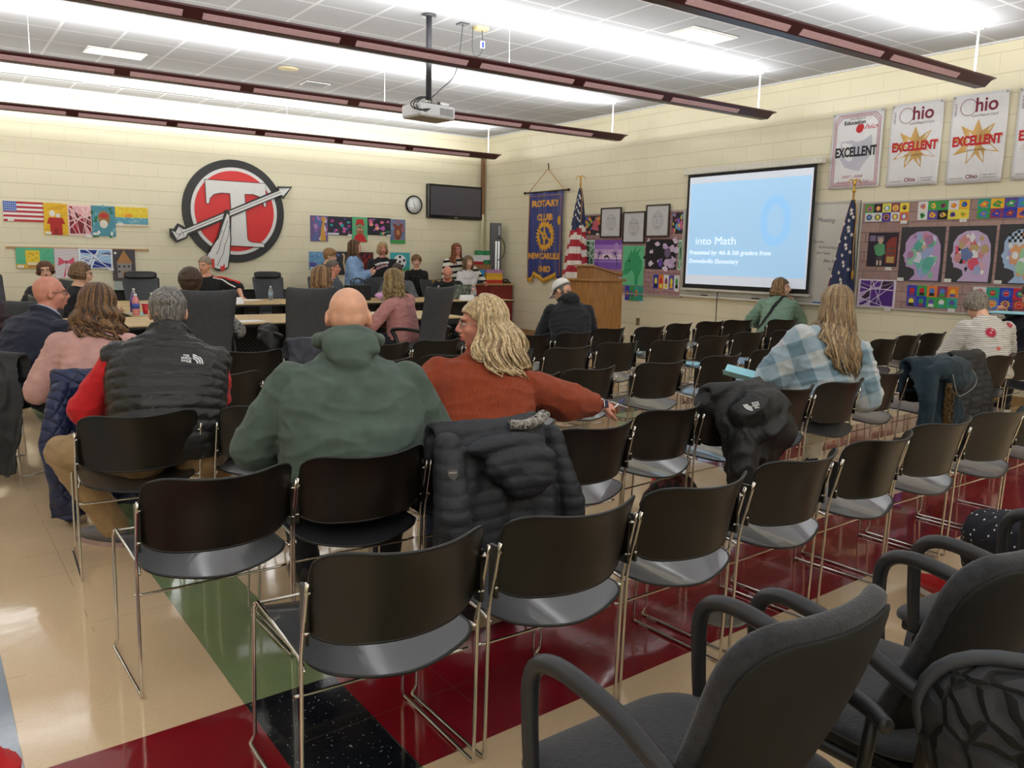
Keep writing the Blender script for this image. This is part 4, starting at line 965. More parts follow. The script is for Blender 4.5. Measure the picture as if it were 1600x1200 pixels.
# ================================================================== tables
TOPM = mat('maple_laminate', 'CDB07C', .38, var=.10, nscale=6, stretch=(1, 9, 1))
TEDGE = mat('black_table_edge', '1A1A1A', .4); MESHM = None
def m_mesh():
    m, b, n, L = nodes_mat('black_perforated_metal', .4); tc = n('TexCoord'); sx = n('SeparateXYZ'); L(tc.outputs['Object'], sx.inputs[0])
    u = mth(n, L, 'ADD', sx.outputs[0], sx.outputs[1])
    a = mth(n, L, 'FRACT', mth(n, L, 'MULTIPLY', mth(n, L, 'ADD', u, sx.outputs[2]), 24)); c = mth(n, L, 'FRACT', mth(n, L, 'MULTIPLY', mth(n, L, 'SUBTRACT', u, sx.outputs[2]), 24))
    k = mth(n, L, 'MULTIPLY', mth(n, L, 'GREATER_THAN', a, .45), mth(n, L, 'GREATER_THAN', c, .45)); L(mixc(n, L, k, hexc('1A1A1C'), hexc('505155')), b.inputs['Base Color']); return m
MESHM = m_mesh()
def table(label, x0, x1, y0, y1, panel_side=1, group='light wood board tables'):
    cx = (x0+x1)/2; cy = (y0+y1)/2; t = thing('conference_table', label, 'table', (cx, cy, 0), 0, group); a, c = (x1-x0)/2-.006, (y1-y0)/2-.004
    MB().box((-a, -c, .712), (a, c, .742), TOPM).obj('tabletop', t); MB().box((-a-.004, -c-.003, .709), (a+.004, c+.003, .731), TEDGE).obj('edge_band', t)
    for s in (-1, 1):
        xl = s*(a-.28)
        MB().box((xl-.035, -.03, .06), (xl+.035, .03, .709), PLAS).obj('column', t)
        MB().box((xl-.03, -c*.82, .03), (xl+.03, c*.82, .06), PLAS, bev=.01).cyl((xl, -c*.75, 0), (xl, -c*.75, .03), .02, PLAS).cyl((xl, c*.75, 0), (xl, c*.75, .03), .02, PLAS).obj('foot_bar', t)
    MB().box((-a+.1, panel_side*.10-.008, .32), (a-.1, panel_side*.10+.008, .70), MESHM).obj('modesty_panel', t)
    return t
table('light wood board table with bottles, at left end nearest the audience', .75, 2.30, 8.05, 9.2)
table('light wood board table between the two tall grey chairs', 2.31, 3.72, 8.0, 9.15)
table('light wood board table with water bottle in front of the pink shirt woman', 3.73, 5.10, 8.0, 9.15)
table('light wood side table linking the near and far board tables', 1.80, 2.60, 9.25, 10.95)
table('light wood far board table at left end below the empty headrest chair', 1.30, 2.85, 11.0, 12.15)
table('light wood far board table in front of the man in red striped polo', 2.86, 3.98, 11.0, 12.15)
table('light wood far board table with lone water bottle', 3.99, 5.50, 11.0, 12.15)
table('light wood far board table with pink blanket on it', 5.51, 6.60, 11.0, 12.15)
table('light wood far board table in front of the police officer, by the red cabinet', 6.61, 7.85, 11.0, 12.15)
# low perforated dark metal panel right behind the empty far chairs
t = thing('privacy_panel', 'low black perforated metal panel standing along the back wall', 'panel', (3.2, 13.35, 0))
MB().box((-1.9, -.012, .10), (1.9, .012, .80), MESHM).obj('panel', t); MB().box((-1.9, -.02, .80), (1.9, .02, .83), PLAS).obj('top_rail', t)
for s in (-1, 1): MB().box((s*1.8-.02, -.18, 0), (s*1.8+.02, .18, .03), PLAS).box((s*1.8-.02, -.02, .03), (s*1.8+.02, .02, .83), PLAS).obj('foot', t)
# ------------------------------------------------------------------ things on the tables
PET = mat('clear_pet', 'DDE3E6', .08, var=0, spec=.6, trans=.75); CAPW = mat('white_cap', 'EDEDED', .5); LABB = mat('water_label', '8FA6C2', .5); WAT = 0
def bottle(label, x, y, z, h=.205, r=.032, lab=LABB, cap=CAPW, bodym=PET, grp='drink bottles on the board tables'):
    t = thing('drink_bottle', label, 'bottle', (x, y, z), 0, grp)
    b = MB(); b.lathe([(r*.9, 0), (r, .01), (r, h*.62), (r*.96, h*.68), (r*.5, h*.86), (r*.38, h*.90), (r*.38, h*.92)], bodym, 20); b.obj('bottle_body', t)
    MB().lathe([(r*1.02, h*.30), (r*1.02, h*.55)], lab, 20).obj('label_band', t); MB().lathe([(r*.44, h*.91), (r*.44, h)], cap, 16).obj('cap', t); return t
bottle('clear water bottle alone on the far table, right of the striped polo man', 4.11, 11.75, .742)
bottle('clear water bottle on the near table before the pink shirt woman', 4.40, 8.75, .742)
bottle('water bottle beside the black handbag on the far table', 4.98, 11.6, .742)
bottle('water bottle in front of the police officer', 6.84, 11.7, .742)
bottle('clear water bottle at back of the drinks cluster on the left table', 2.02, 10.35, .742, .24)
bottle('water bottle right of centre in the drinks cluster on left table', 2.16, 10.1, .742, .20)
bottle('soda bottle with purple blue label and blue cap, tallest on the left table', 2.30, 10.2, .742, .26, .045, mat('purple_label', '3A2C6E', .5), mat('blue_cap', '28348A', .5))
bottle('bottle of pink drink with blue stripe at the front of the left table cluster', 1.86, 9.45, .742, .22, .037, mat('blue_stripe', '3C55A8', .5), CAPW, mat('pink_drink', 'D98A86', .3))
bottle('energy drink bottle with purple label behind the pink drink bottle', 1.93, 9.9, .742, .22, .04, mat('violet_label', '57439A', .5), mat('grey_cap', '8A8AA0', .5), mat('purple_can', '6A5A9A', .35))
t = thing('drink_cup', 'red plastic cup with white rim on the left table', 'cup', (1.97, 9.5, .742)); MB().lathe([(.028, 0), (.030, .004), (.042, .118), (.040, .118), (.028, .008)], mat('red_plastic', 'C51D22', .35), 24).obj('cup_wall', t); MB().tube([(.042*math.cos(a), .042*math.sin(a), .118) for a in (2*PI*k/20 for k in range(20))], .003, CAPW, 6, cap=False, closed=True).obj('rim', t)
PAP = mat('white_paper', 'EDEDEA', .8, var=.02); BLP = mat('light_blue_paper', '9AD4E2', .8, var=.03)
def sheet_obj(label, x, y, z, w_=.216, h_=.28, rz=0, m=PAP, name='paper_sheet', grp='papers on the board tables'):
    o = MB().box((-w_/2, -h_/2, 0), (w_/2, h_/2, .003), m).obj(name); o.location = (x, y, z); o.rotation_euler = (0, 0, rz); return tag(o, label, 'paper', grp)
sheet_obj('white paper on near table beside the patterned sleeve', 2.55, 8.25, .742, .5, .22, .1)
sheet_obj('white papers beneath the striped polo man hand', 3.78, 11.9, .742, .45, .25, .2)
sheet_obj('papers on near table in front of pink shirt woman', 4.25, 8.3, .742, .6, .3, .05)
sheet_obj('cream folder near the water bottle on the near table', 4.45, 8.95, .742, .45, .3, .0, mat('cream_paper', 'E9E3B8', .8))
sheet_obj('pale green paper at left edge of the second tall grey chair', 3.5, 8.95, .742, .3, .25, .2, mat('pale_green_paper', 'BFC9A5', .8))
sheet_obj('light blue paper on the left table by the pink drink bottle', 2.02, 9.6, .742, .36, .3, .4, BLP)
sheet_obj('white paper plate of snacks on the left table', 2.30, 9.9, .742, .3, .3, .2)
def name_card(label, x, y, rz=0, w_=.24):
    o = MB().prism([(-.055, 0), (.055, 0), (.003, .085), (-.003, .085)], -w_/2, w_/2, PAP, Matrix.Rotation(PI/2, 4, 'Z') @ Matrix.Rotation(PI/2, 4, 'X')).obj('name_card'); o.location = (x, y, .742); o.rotation_euler = (0, 0, rz); tag(o, label, 'sign', 'folded white name cards on the far tables'); return o
name_card('folded white name card in front of the striped polo man', 3.38, 11.1); name_card('folded white name card at the right end of the far table', 7.0, 11.1); name_card('folded white name card at right of lone water bottle', 4.72, 11.35, 0, .2)
t = thing('laptop', 'open laptop facing the police officer, lid covered in landscape sticker', 'laptop', (7.14, 11.5, .742), .1); MB().box((-.17, 0, 0), (.17, .24, .015), mat('laptop_grey', '7E8286', .4)).obj('keyboard_base', t)
LC = mat('landscape_sticker', '77867E', .5, var=.5, nscale=18); MB().box((-.17, -.012, .01), (.17, 0, .24), LC, Matrix.Rotation(.25, 4, 'X')).obj('screen_lid', t)
t = thing('handbag', 'black structured handbag standing on the far table', 'bag', (5.36, 11.55, .742), .05); LE = mat('black_bag_leather', '101113', .4)
MB().box((-.19, -.07, 0), (.19, .07, .23), LE, bev=.015).obj('bag_body', t)
for s in (-1, 1): MB().tube(spline([(-.09, s*.05, .22), (-.08, s*.045, .29), (0, s*.04, .325), (.08, s*.045, .29), (.09, s*.05, .22)], 4), .007, LE).obj('handle', t)
MB().box((.03, -.075, .14), (.05, -.07, .155), CHROME).obj('clasp', t)
def lump(label, name, cat, loc, size, m, seed=1, amp=.03, fr=9, vox=.01, parts=None, rz=0, grp=None):
    b = MB()
    for c, r in (parts or [((0, 0, size[2]), size)]): b.ell(c, r, None, n=20, k=14)
    me = remesh(b, vox, 2, .5); wrinkle(me, amp, fr, seed, (1, 1, 1.5))
    for v in me.vertices: v.co.z = max(v.co.z, .001)
    me.name = name; me.materials.clear(); me.materials.append(m); o = bpy.data.objects.new(name, me); COL.objects.link(o); o.location = loc; o.rotation_euler = (0, 0, rz); return tag(o, label, cat, grp)
lump('bundled lilac pink blanket on the far table in front of the man in grey jacket', 'blanket', 'blanket', (5.86, 11.45, .742), (.24, .13, .07), cloth('lilac_fleece', 'D9A6D0'), 3, .018, 9, parts=[((-.05, 0, .06), (.2, .13, .06)), ((.1, .02, .09), (.15, .12, .08)), ((.2, 0, .05), (.1, .10, .05))])
# ================================================================== red cabinet in the corner and what is on it
CABR = mat('brick_red_laminate', '7C211E', .4, var=.03); CTOP = mat('beige_countertop', 'B08E5E', .45)
t = thing('storage_cabinet', 'brick red storage cabinet with beige top in the far right corner', 'cabinet', (8.16, 12.95, 0))
MB().box((0, .02, .08), (1.03, .72, .90), CABR).box((.02, .06, 0), (1.01, .70, .08), TEDGE).obj('cabinet_body', t); MB().box((-.02, -.02, .90), (1.05, .74, .935), CTOP).obj('countertop', t)
for x0, x1 in ((.005, .50), (.52, 1.025)):
    o = MB().box((x0, 0, .09), (x1, .02, .89), CABR, bev=.003).obj('door', t); q = MB().box((x1-.05 if x0 < .1 else x0+.03, -.015, .62), (x1-.035 if x0 < .1 else x0+.045, 0, .74), mat('nickel', 'B9B9B5', .3, metal=1, var=0)).obj('handle'); q.parent = o
def carton(label, loc, size, mats, rz=0, txt=None, tm=None, grp='boxes piled on the red cabinet'):
    t = thing('cardboard_box', label, 'box', loc, rz, grp); w_, d, h = size
    n = len(mats)
    for i, m in enumerate(mats): MB().box((-w_/2-.001*(i % 2), -d/2-.001*(i % 2), h*i/n), (w_/2+.001*(i % 2), d/2+.001*(i % 2), h*(i+1)/n), m).obj('box_body' if i == 0 else 'printed_band', t)
    if txt: b = MB(); b.text(txt, h*.32, 0, h*.45, 0, tm, Matrix.Translation((0, -d/2-.004, 0)) @ Matrix.Rotation(PI/2, 4, 'X'), width=w_*.6); b.obj('printed_text', t)
    return t
YEL = mat('yellow_card', 'E3B23A', .6); PUR = mat('lilac_card', 'B07FB0', .6); RDC = mat('red_card', 'C8321F', .6); CW = mat('white_card', 'D6D6D8', .6); BRN = mat('brown_card', '9A6E42', .7); GC = mat('green_card', '2F8F56', .6, var=.4, nscale=30); BC = mat('blue_card', '2F8FC4', .6)
z0 = .935
carton('yellow, red and lilac striped box at the front of the cabinet top', (8.78, 13.04, z0), (.36, .16, .25), [RDC, YEL, mat('gold_card', 'D9A52C', .6), PUR])
carton('light blue box left of the striped box on the cabinet', (8.46, 13.06, z0), (.22, .14, .25), [BC])
carton('flat brown cardboard box under the white and red box', (8.58, 13.42, z0), (.62, .32, .34), [BRN, BRN])
carton('white printed box with red lower band on the pile', (8.48, 13.42, z0+.34), (.50, .30, .17), [mat('maroon_card', 'A8202C', .6), CW, CW])
carton('green and white patterned box on top of the pile by the corner', (8.86, 13.45, z0+.34), (.26, .28, .26), [GC, CW, GC])
t = thing('desk_telephone', 'small black telephone at right end of the cabinet top', 'telephone', (9.08, 13.0, z0), .2); MB().box((-.06, -.06, 0), (.06, .06, .035), PLAS, bev=.008).obj('phone_base', t); MB().tube([(-.07, .03, .04), (-.06, .03, .065), (.06, .03, .065), (.07, .03, .04)], .015, PLAS).obj('handset', t)
t = thing('charging_tower', 'tall black equipment tower with white rails and looped cable in the corner', 'equipment', (9.03, 13.30, z0), -.5)
MB().box((-.12, -.06, 0), (.09, .08, 1.12), mat('tower_black', '1B1C20', .35), bev=.006).obj('tower_body', t)
for q in (-.02, .03): MB().box((q, -.075, .02), (q+.03, -.06, .78), mat('alu', 'C9CBD0', .3, metal=.6, var=0)).obj('white_rail', t)
MB().tube(spline([(.02, -.075, .85), (.10, -.08, .83), (.16, -.06, .68), (.13, -.07, .50), (.02, -.09, .42)], 6), .008, PLAS).obj('cable', t)
b = MB()
for k in range(7): b.box((.035, -.064, .90+k*.025), (.07, -.060, .912+k*.025), CW)
b.obj('indicator_row', t)
# corner conduit pole
t = thing('cable_conduit', 'vertical brown and white conduit pipe in the room corner', 'pipe', (9.15, 13.97, .94)); MB().box((-.03, -.03, 1.3), (.03, .03, 2.45), mat('brown_conduit', '7C5A3A', .5)).obj('upper_conduit', t); MB().box((-.022, -.03, 0), (.022, .03, 1.3), mat('cream_conduit', 'D7CFAE', .5)).obj('lower_conduit', t)
t = thing('television', 'wall mounted black flat television in the back corner', 'television', (8.53, 14.0, 2.44)); MB().box((-.605, -.05, -.315), (.605, .055, .315), mat('gloss_black', '0E0E10', .15), bev=.01).obj('bezel', t); MB().box((-.56, -.053, -.255), (.56, -.049, .275), mat('grey_screen', '48464F', .25, var=.02)).obj('screen', t); MB().box((-.03, -.055, -.30), (.03, -.050, -.285), CHROME).obj('emblem', t)
# wall clock
t = thing('wall_clock', 'round white wall clock with black rim left of the television', 'clock', (7.66, 14.03, 2.35)); RXm = Matrix.Rotation(PI/2, 4, 'X')
b = MB(); b.rings([[(r*math.cos(2*PI*k/40), r*math.sin(2*PI*k/40), z) for k in range(40)] for r, z in [(.14, -.03), (.168, -.03), (.172, 0), (.168, .025), (.15, .028), (.146, .014)]], mat('clock_rim', '121212', .4), cap=False, mx=RXm); b.obj('rim', t); MB().lathe([(.15, -.01), (.15, .012)], mat('clock_face', 'E6E6E4', .5, var=0), 40, RXm).obj('dial', t)
BK_ = mat('black_ink', '111111', .6, var=0)
for k in range(12):
    a = PI/2-2*PI*k/12; n_ = 12 if k == 0 else k
    b = MB(); b.text(str(n_), .036, .12*math.cos(a), .12*math.sin(a), .0135, BK_, RXm, ext=.0005); b.obj('numeral', t)
for a, L_, w_ in ((math.radians(-78), .075, .005), (math.radians(112), .115, .0035)):
    d = V((math.cos(a), math.sin(a), 0)); s = V((-d.y, d.x, 0))*w_; b = MB(); b.add([d*-.02+s+V((0, 0, .015)), d*-.02-s+V((0, 0, .015)), d*L_-s*.5+V((0, 0, .015)), d*L_+s*.5+V((0, 0, .015))], [(0, 1, 2, 3)], BK_, False, RXm); b.obj('hand', t)
# ================================================================== people at and behind the board tables
BLK = cloth('black_cloth', '141519', var=.1); JEAN = cloth('blue_jeans', '33466A'); BRS = mat('black_shoe', '101114', .5)
def quick(label, F, skin, top, hair, legs=None, sleeve=1., topname='shirt', loose=.012, face=True, inf=.016, mouth=0, t0=-.10, gl=None, vox=.010, amp=.004):
    P = person(label, F); body(F, P, skin, .0095, face=face, mouth_open=mouth)
    garment(F, P, topname, top, inf=inf, vox=vox, sleeve=sleeve, loose=loose, t0=t0, amp=amp, smooth=4)
    trousers(F, P, legs or DEN, vox=.013); shoes(F, P, BRS)
    hair(F, P)
    if gl: glasses(F, P, gl)
    return P
GLD = mat('dark_frame', '2A2320', .35)
def short(c, thick=.012, **k): return lambda F, P: cap_hair(F, P, hairm('hair_'+c, c, .3), thick, **k)
def longh(cs, **k):
    def f(F, P):
        ms = [hairm('hair_'+c, c, .3) for c in cs]; cap_hair(F, P, ms[0], .011, k.pop('front', .058), 0, -.07) if True else 0; long_hair(F, P, ms, **k)
    return f
# seated woman at far left, leaning round in her chair
quick('woman with reddish brown bob and glasses in dark cardigan, leftmost at the board tables', figure((1.22, 10.88, 0), 150, s=.98, fem=True, girth=1.2, lean=(-4, 6), head=(22, -4, 6), neck=.04), 'fair', cloth('charcoal_cardigan', '26262A'), longh(['5E3A28', '74492F'], L=.05, n=70, wave=.01, rad=.014, face_open=42, out=.01, seed=3, collide=False), gl=GLD, mouth=1)
quick('woman with brown bob and glasses in black top, profile facing right', figure((1.36, 10.02, 0), -72, s=.98, fem=True, girth=1.05, lean=(2, 12), head=(-18, 8, 0), hands=((.17, .34, .76), (-.17, .34, .76)), neck=.05), 'fair', BLK, longh(['6B5038', '86684A'], L=.08, n=80, wave=.012, rad=.013, face_open=74, out=.02, seed=6, collide=False), gl=GLD)
# man in black polo with red and white stripe
F = figure((3.48, 12.66, 0), 176, s=1.06, girth=1.05, lean=(4, 10), side=6, head=(-42, 8, -6), hands=((-.0, .36, .76), (-.38, .48, .77)), elbow=((.7, -.3, -.6), (-1, -.1, .2)), neck=.055)
P = quick('grey haired man in black polo with red and white shoulder stripe reaching to the table', F, 'light', BLK, short('9A8B7C', .009), sleeve=.5, inf=.020, topname='polo_shirt')
strap(F, P, [F.station(.9)[0]+V((-.08, .06, .03)), F.S[1]+V((-.02, .05, .09)), F.S[1].lerp(F.E[1], .5)+V((-.03, .06, .06)), F.S[1].lerp(F.E[1], .85)+V((-.04, .06, .04))], .028, flat('C4161C'), 'red_stripe')
strap(F, P, [F.station(.9)[0]+V((-.08, .09, .01)), F.S[1]+V((.01, .09, .06)), F.S[1].lerp(F.E[1], .5)+V((.02, .09, .02)), F.S[1].lerp(F.E[1], .85)+V((.01, .08, .0))], .010, flat('E4E2DE'), 'white_stripe')
quick('person with rounded brown hair in patterned blouse in the first tall grey chair', figure((2.02, 7.80, 0), -4, s=1.0, fem=True, girth=1.1, lean=(0, 24), seat=.42, head=(-6, 8, 0), hands=((.30, .25, .66), (-.2, .3, .66)), elbow=((.8, -.4, -.6), (-.5, -.4, -.7)), feet=((.30, .48, .09), (-.1, .45, .09)), neck=.05), 'fair', mat('speckled_blouse', '8A8984', .8, var=.55, nscale=60), short('4A3524', .026, puffy=.012, rough=.004), legs=JEAN, face=False)
quick('woman with long light brown hair, profile facing right, in the second tall grey chair', figure((3.24, 7.86, 0), -40, s=1.0, fem=True, lean=(0, 6), head=(-42, 6, 0), neck=.055), 'fair', cloth('grey_knit_top', '3C3E44'), longh(['8F6A45', '6E4E33', 'A68258'], L=.20, n=80, wave=.008, rad=.013, face_open=55, out=.02, seed=9, fringe=False))
quick('grey haired man in slate shirt next to the boy, profile facing right', figure((5.28, 12.42, 0), -150, s=1.03, girth=1.1, lean=(2, 10), head=(34, 0, 0)), 'pink', cloth('slate_shirt', '565C66'), short('6B6159', .010))
quick('boy with light brown hair in black and orange top standing behind the tables', figure((5.50, 13.15, 0), -150, s=.87, stand=True, head=(30, 12, 0), hands=((.15, .12, .68), (-.15, .12, .68)), neck=.05, hk=1.05), 'fair', mat('black_orange_top', '1C1A1A', .8, var=.2), short('9A7448', .016, front=.045, puffy=.006))
F = figure((5.86, 12.75, 0), -124, s=.965, stand=True, fem=True, girth=1.02, lean=(-2, 2), head=(6, -2, 0), hands=((.10, .24, 1.10), (.02, .26, 1.12)), elbow=((.6, -.4, -1), (-.6, -.4, -1)), handn=((-1, 0, .3), (1, 0, .3)), curl=(60, 60))
quick('girl with long brown hair in light blue sweatshirt standing with hands raised', F, 'fair', cloth('light_blue_fleece', '86A6CF'), longh(['5B3F2A', '46301F', '6E4E33'], L=.24, n=80, wave=.004, rad=.012, face_open=50, out=.015, seed=12), inf=.024, loose=.03, t0=-.16, amp=.006)
F = figure((6.62, 13.25, 0), 152, s=.955, stand=True, fem=True, girth=1.25, belly=1.15, lean=(-2, 4), head=(14, 0, 0), hands=((.20, .15, .78), (-.20, .15, .78)))
P = quick('smiling blonde woman in black long sleeved top with white lettering', F, 'pink', BLK, longh(['B79A6A', '93744A', 'C9AE7E'], L=.11, n=80, wave=.010, rad=.014, face_open=50, out=.02, seed=14), inf=.02, mouth=.8)
b = MB(); b.text('VIKINGS', .05, 0, .02, 0, flat('E8DCDC'), width=.24, bold=.003, rot=.2); b.text('READING', .04, 0, -.035, 0, flat('D9A9AE'), width=.2, bold=.002, rot=.2)
stick_px(b, P, F, 597, 413, 1., 'shirt_lettering')
F = figure((6.46, 12.38, 0), 150, s=1.02, girth=1.08, lean=(4, 18), head=(0, 24, 0), hands=((.16, .40, .77), (-.16, .36, .77)), neck=.05)
quick('man with short brown hair in grey zip vest looking down at the table', F, 'light', cloth('grey_zip_fleece', '5B5E62'), short('4B3F35', .009), inf=.022, topname='zip_jacket')
quick('boy in black patterned shirt standing right of the soccer ball painting', figure((7.40, 13.45, 0), 150, s=.82, stand=True, head=(4, 0, 0), hands=((.16, .10, .62), (-.16, .10, .62)), neck=.05, hk=1.05), 'fair', mat('black_print_shirt', '191919', .8, var=.9, nscale=34), short('7A5638', .018, front=.04, puffy=.006))
F = figure((4.20, 7.92, 0), 26, s=.98, fem=True, girth=1.12, belly=1.1, lean=(2, 14), side=-8, head=(6, 10, -4), hands=((.02, .36, .66), (-.20, .36, .64)), elbow=((.8, -.4, -.5), (-.9, -.3, -.5)), neck=.055)
quick('woman with long blonde hair in pink shirt seen from behind at the near board table', F, 'fair', cloth('salmon_pink_shirt', 'BE8480', var=.05), longh(['9C8355', '7A6440', 'B39A6C'], L=.24, n=90, wave=.010, rad=.013, face_open=42, out=.03, seed=15), sleeve=.85, face=False)
F = figure((8.12, 13.25, 0), 158, s=.965, stand=True, fem=True, girth=1.2, lean=(-2, 4), side=-2, head=(22, -4, 6), hands=((.20, .20, .80), (-.50, .42, .92)), elbow=((.7, -.3, -.8), (-.8, -.2, -.6)))
def stripes():
    m, b, n, L = nodes_mat('black_cream_stripe_knit', .9); tc = n('TexCoord'); sx = n('SeparateXYZ'); L(tc.outputs['Object'], sx.inputs[0]); k = mth(n, L, 'GREATER_THAN', mth(n, L, 'FRACT', mth(n, L, 'ADD', mth(n, L, 'MULTIPLY', sx.outputs[2], 9.5), mth(n, L, 'MULTIPLY', sx.outputs[0], 1.2))), .58); L(mixc(n, L, k, hexc('DCD6C8'), hexc('17171A')), b.inputs['Base Color']); return m
quick('red haired woman with glasses in black and cream striped sweater behind the girl', F, 'pink', stripes(), longh(['8A4A28', '6E3A20', '9C5A34'], L=.30, n=80, wave=.005, rad=.013, face_open=46, out=.015, seed=18), inf=.024, loose=.02, gl=GLD, mouth=.6)
F = figure((7.44, 12.42, 0), 148, s=1.02, girth=1.2, belly=1.15, lean=(8, 30), head=(2, 30, 0), hands=((.14, .42, .77), (-.14, .42, .77)), neck=.045)
P = quick('bald police officer in black uniform with gold star badge looking down', F, 'pink', BLK, lambda F, P: None, inf=.026, topname='uniform_shirt')
STAR = MB(); pts = [(.5*(1 if k % 2 == 0 else .42)*math.sin(2*PI*k/10), .5*(1 if k % 2 == 0 else .42)*math.cos(2*PI*k/10)) for k in range(10)]; STAR.poly(pts, 0, mat('gold_badge', 'C9B068', .3, metal=.7, var=0)); stick_px(STAR, P, F, 705, 435, .07, 'badge')
b = MB(); b.poly([(-.5, -.18), (.5, -.18), (.5, .18), (-.5, .18)], 0, flat('B59A54')); stick_px(b, P, F, 686, 440, .06, 'name_tag')
b = MB(); b.poly([(-.45, .5), (.45, .5), (.45, -.2), (0, -.5), (-.45, -.2)], 0, flat('C9A64A')); stick_px(b, P, F, 671, 438, .085, 'shoulder_patch')
F = figure((8.02, 12.70, 0), 166, s=.82, stand=True, fem=True, girth=1.05, lean=(0, 4), head=(8, 0, 0), hands=((.0, .24, .86), (.12, .22, .84)), elbow=((.8, .0, -.8), (-.8, 0, -.8)), neck=.05, hk=1.05)
P = quick('smiling girl in white short sleeved shirt and jeans standing by the cabinet, arms folded', F, 'fair', cloth('white_tee', 'D5D2D4', var=.04), longh(['7D6244', '967A56', '66503A'], L=.16, n=70, wave=.008, rad=.012, face_open=50, out=.02, seed=21), legs=cloth('pale_jeans', '6E86AE'), sleeve=.42, mouth=.8)
# polka dot lady at the right edge, mostly outside the frame
def dots():
    m, b, n, L = nodes_mat('navy_polka_dot_cloth', .8); tc = n('TexCoord'); v = n('TexVoronoi'); v.inputs['Scale'].default_value = 46; v.inputs['Randomness'].default_value = .55; L(tc.outputs['Object'], v.inputs['Vector']); L(mixc(n, L, mth(n, L, 'LESS_THAN', v.outputs['Distance'], .19), hexc('12141F'), hexc('E2E2E2')), b.inputs['Base Color']); return m
arm_chair('charcoal upholstered armchair at the right frame edge, mostly hidden', (3.06, .93, 0), .02)
F = figure((3.12, .97, 0), -4, s=.98, fem=True, girth=1.15, lean=(2, 10), head=(0, 0, 0), hands=((.24, .22, .66), (.16, .20, .66)), feet=((.30, .74, .09), (.14, .52, .09)))
P = person('person in navy polka dot dress and red shoes at the right frame edge', F); body(F, P, 'light', .009, face=True); garment(F, P, 'polka_dot_dress', dots(), inf=.03, loose=.02, amp=.006, t0=-.16); trousers(F, P, dots(), 'skirt', inf=.035, end=.35); shoes(F, P, mat('red_shoe', 'C01A22', .35)); cap_hair(F, P, hairm('hair_5B3F2A', '5B3F2A'), .02)
# ------------------------------------------------------------------ hand props
def held(label, F, i, name, cat, build, off=.0):
    o = build(); return o
def world(F, p): return Matrix.Translation(F.loc) @ Matrix.Rotation(math.radians(F.yaw), 4, 'Z') @ V(p)
a = rustF; d = (a.Wr[0]-a.E[0]).normalized(); h0 = world(a, a.Wr[0]+d*.10+V((0, 0, -.012)))
o = MB(); t = thing('ballpoint_pen', 'white and blue ballpoint pen held in the outstretched hand of the rust sweater woman', 'pen', tuple(h0))
dr = V((.86, .30, .26)).normalized(); MB().cyl(-dr*.03, dr*.075, .0045, CW, 10).obj('pen_barrel', t); MB().cyl(dr*.055, dr*.115, .0055, mat('pen_blue', '23246E', .35), 10).obj('pen_cap', t)
def booklet(label, loc, rz, tiltv, w_=.20, h_=.28, m=BLP):
    t = MB(); nu = 8
    for s in (-1, 1):
        rs = []
        for j in range(nu+1):
            k = j/nu; x = s*w_*k; z = .05*k**1.4+.01*math.sin(k*3)
            rs.append([(x, -h_/2, z), (x, h_/2, z), (x, h_/2, z+.002), (x, -h_/2, z+.002)])
        t.rings(rs, m, smooth=False)
    o = t.obj('folded_booklet'); o.location = loc; o.rotation_euler = (tiltv, 0, rz); return tag(o, label, 'booklet')
booklet('open light blue booklet held by the man in white cap', (4.78, 6.72, .60), .5, .3)
booklet('light blue paper on the knee of the plaid sweater woman', (4.37, 3.55, .66), .6, .2, .16, .24)
o = MB().box((-.10, -.14, 0), (.10, .14, .004), BLP).obj('paper_sheet'); o.location = (1.32, 3.98, .455); o.rotation_euler = (0, 0, .3); tag(o, 'light blue paper on the empty seat by the green hoodie sleeve', 'paper')

quick('person in navy top beyond the flowered cardigan woman, nearly outside the right frame edge', figure((8.52, 3.52, 0), -20, s=1.0, lean=(0, 10), head=(0, 20, 0), hands=((.02, .36, .98), (-.28, .34, .97)), curl=(60, 60)), 'light', NAVYD, short('4B3F35', .012), face=True)
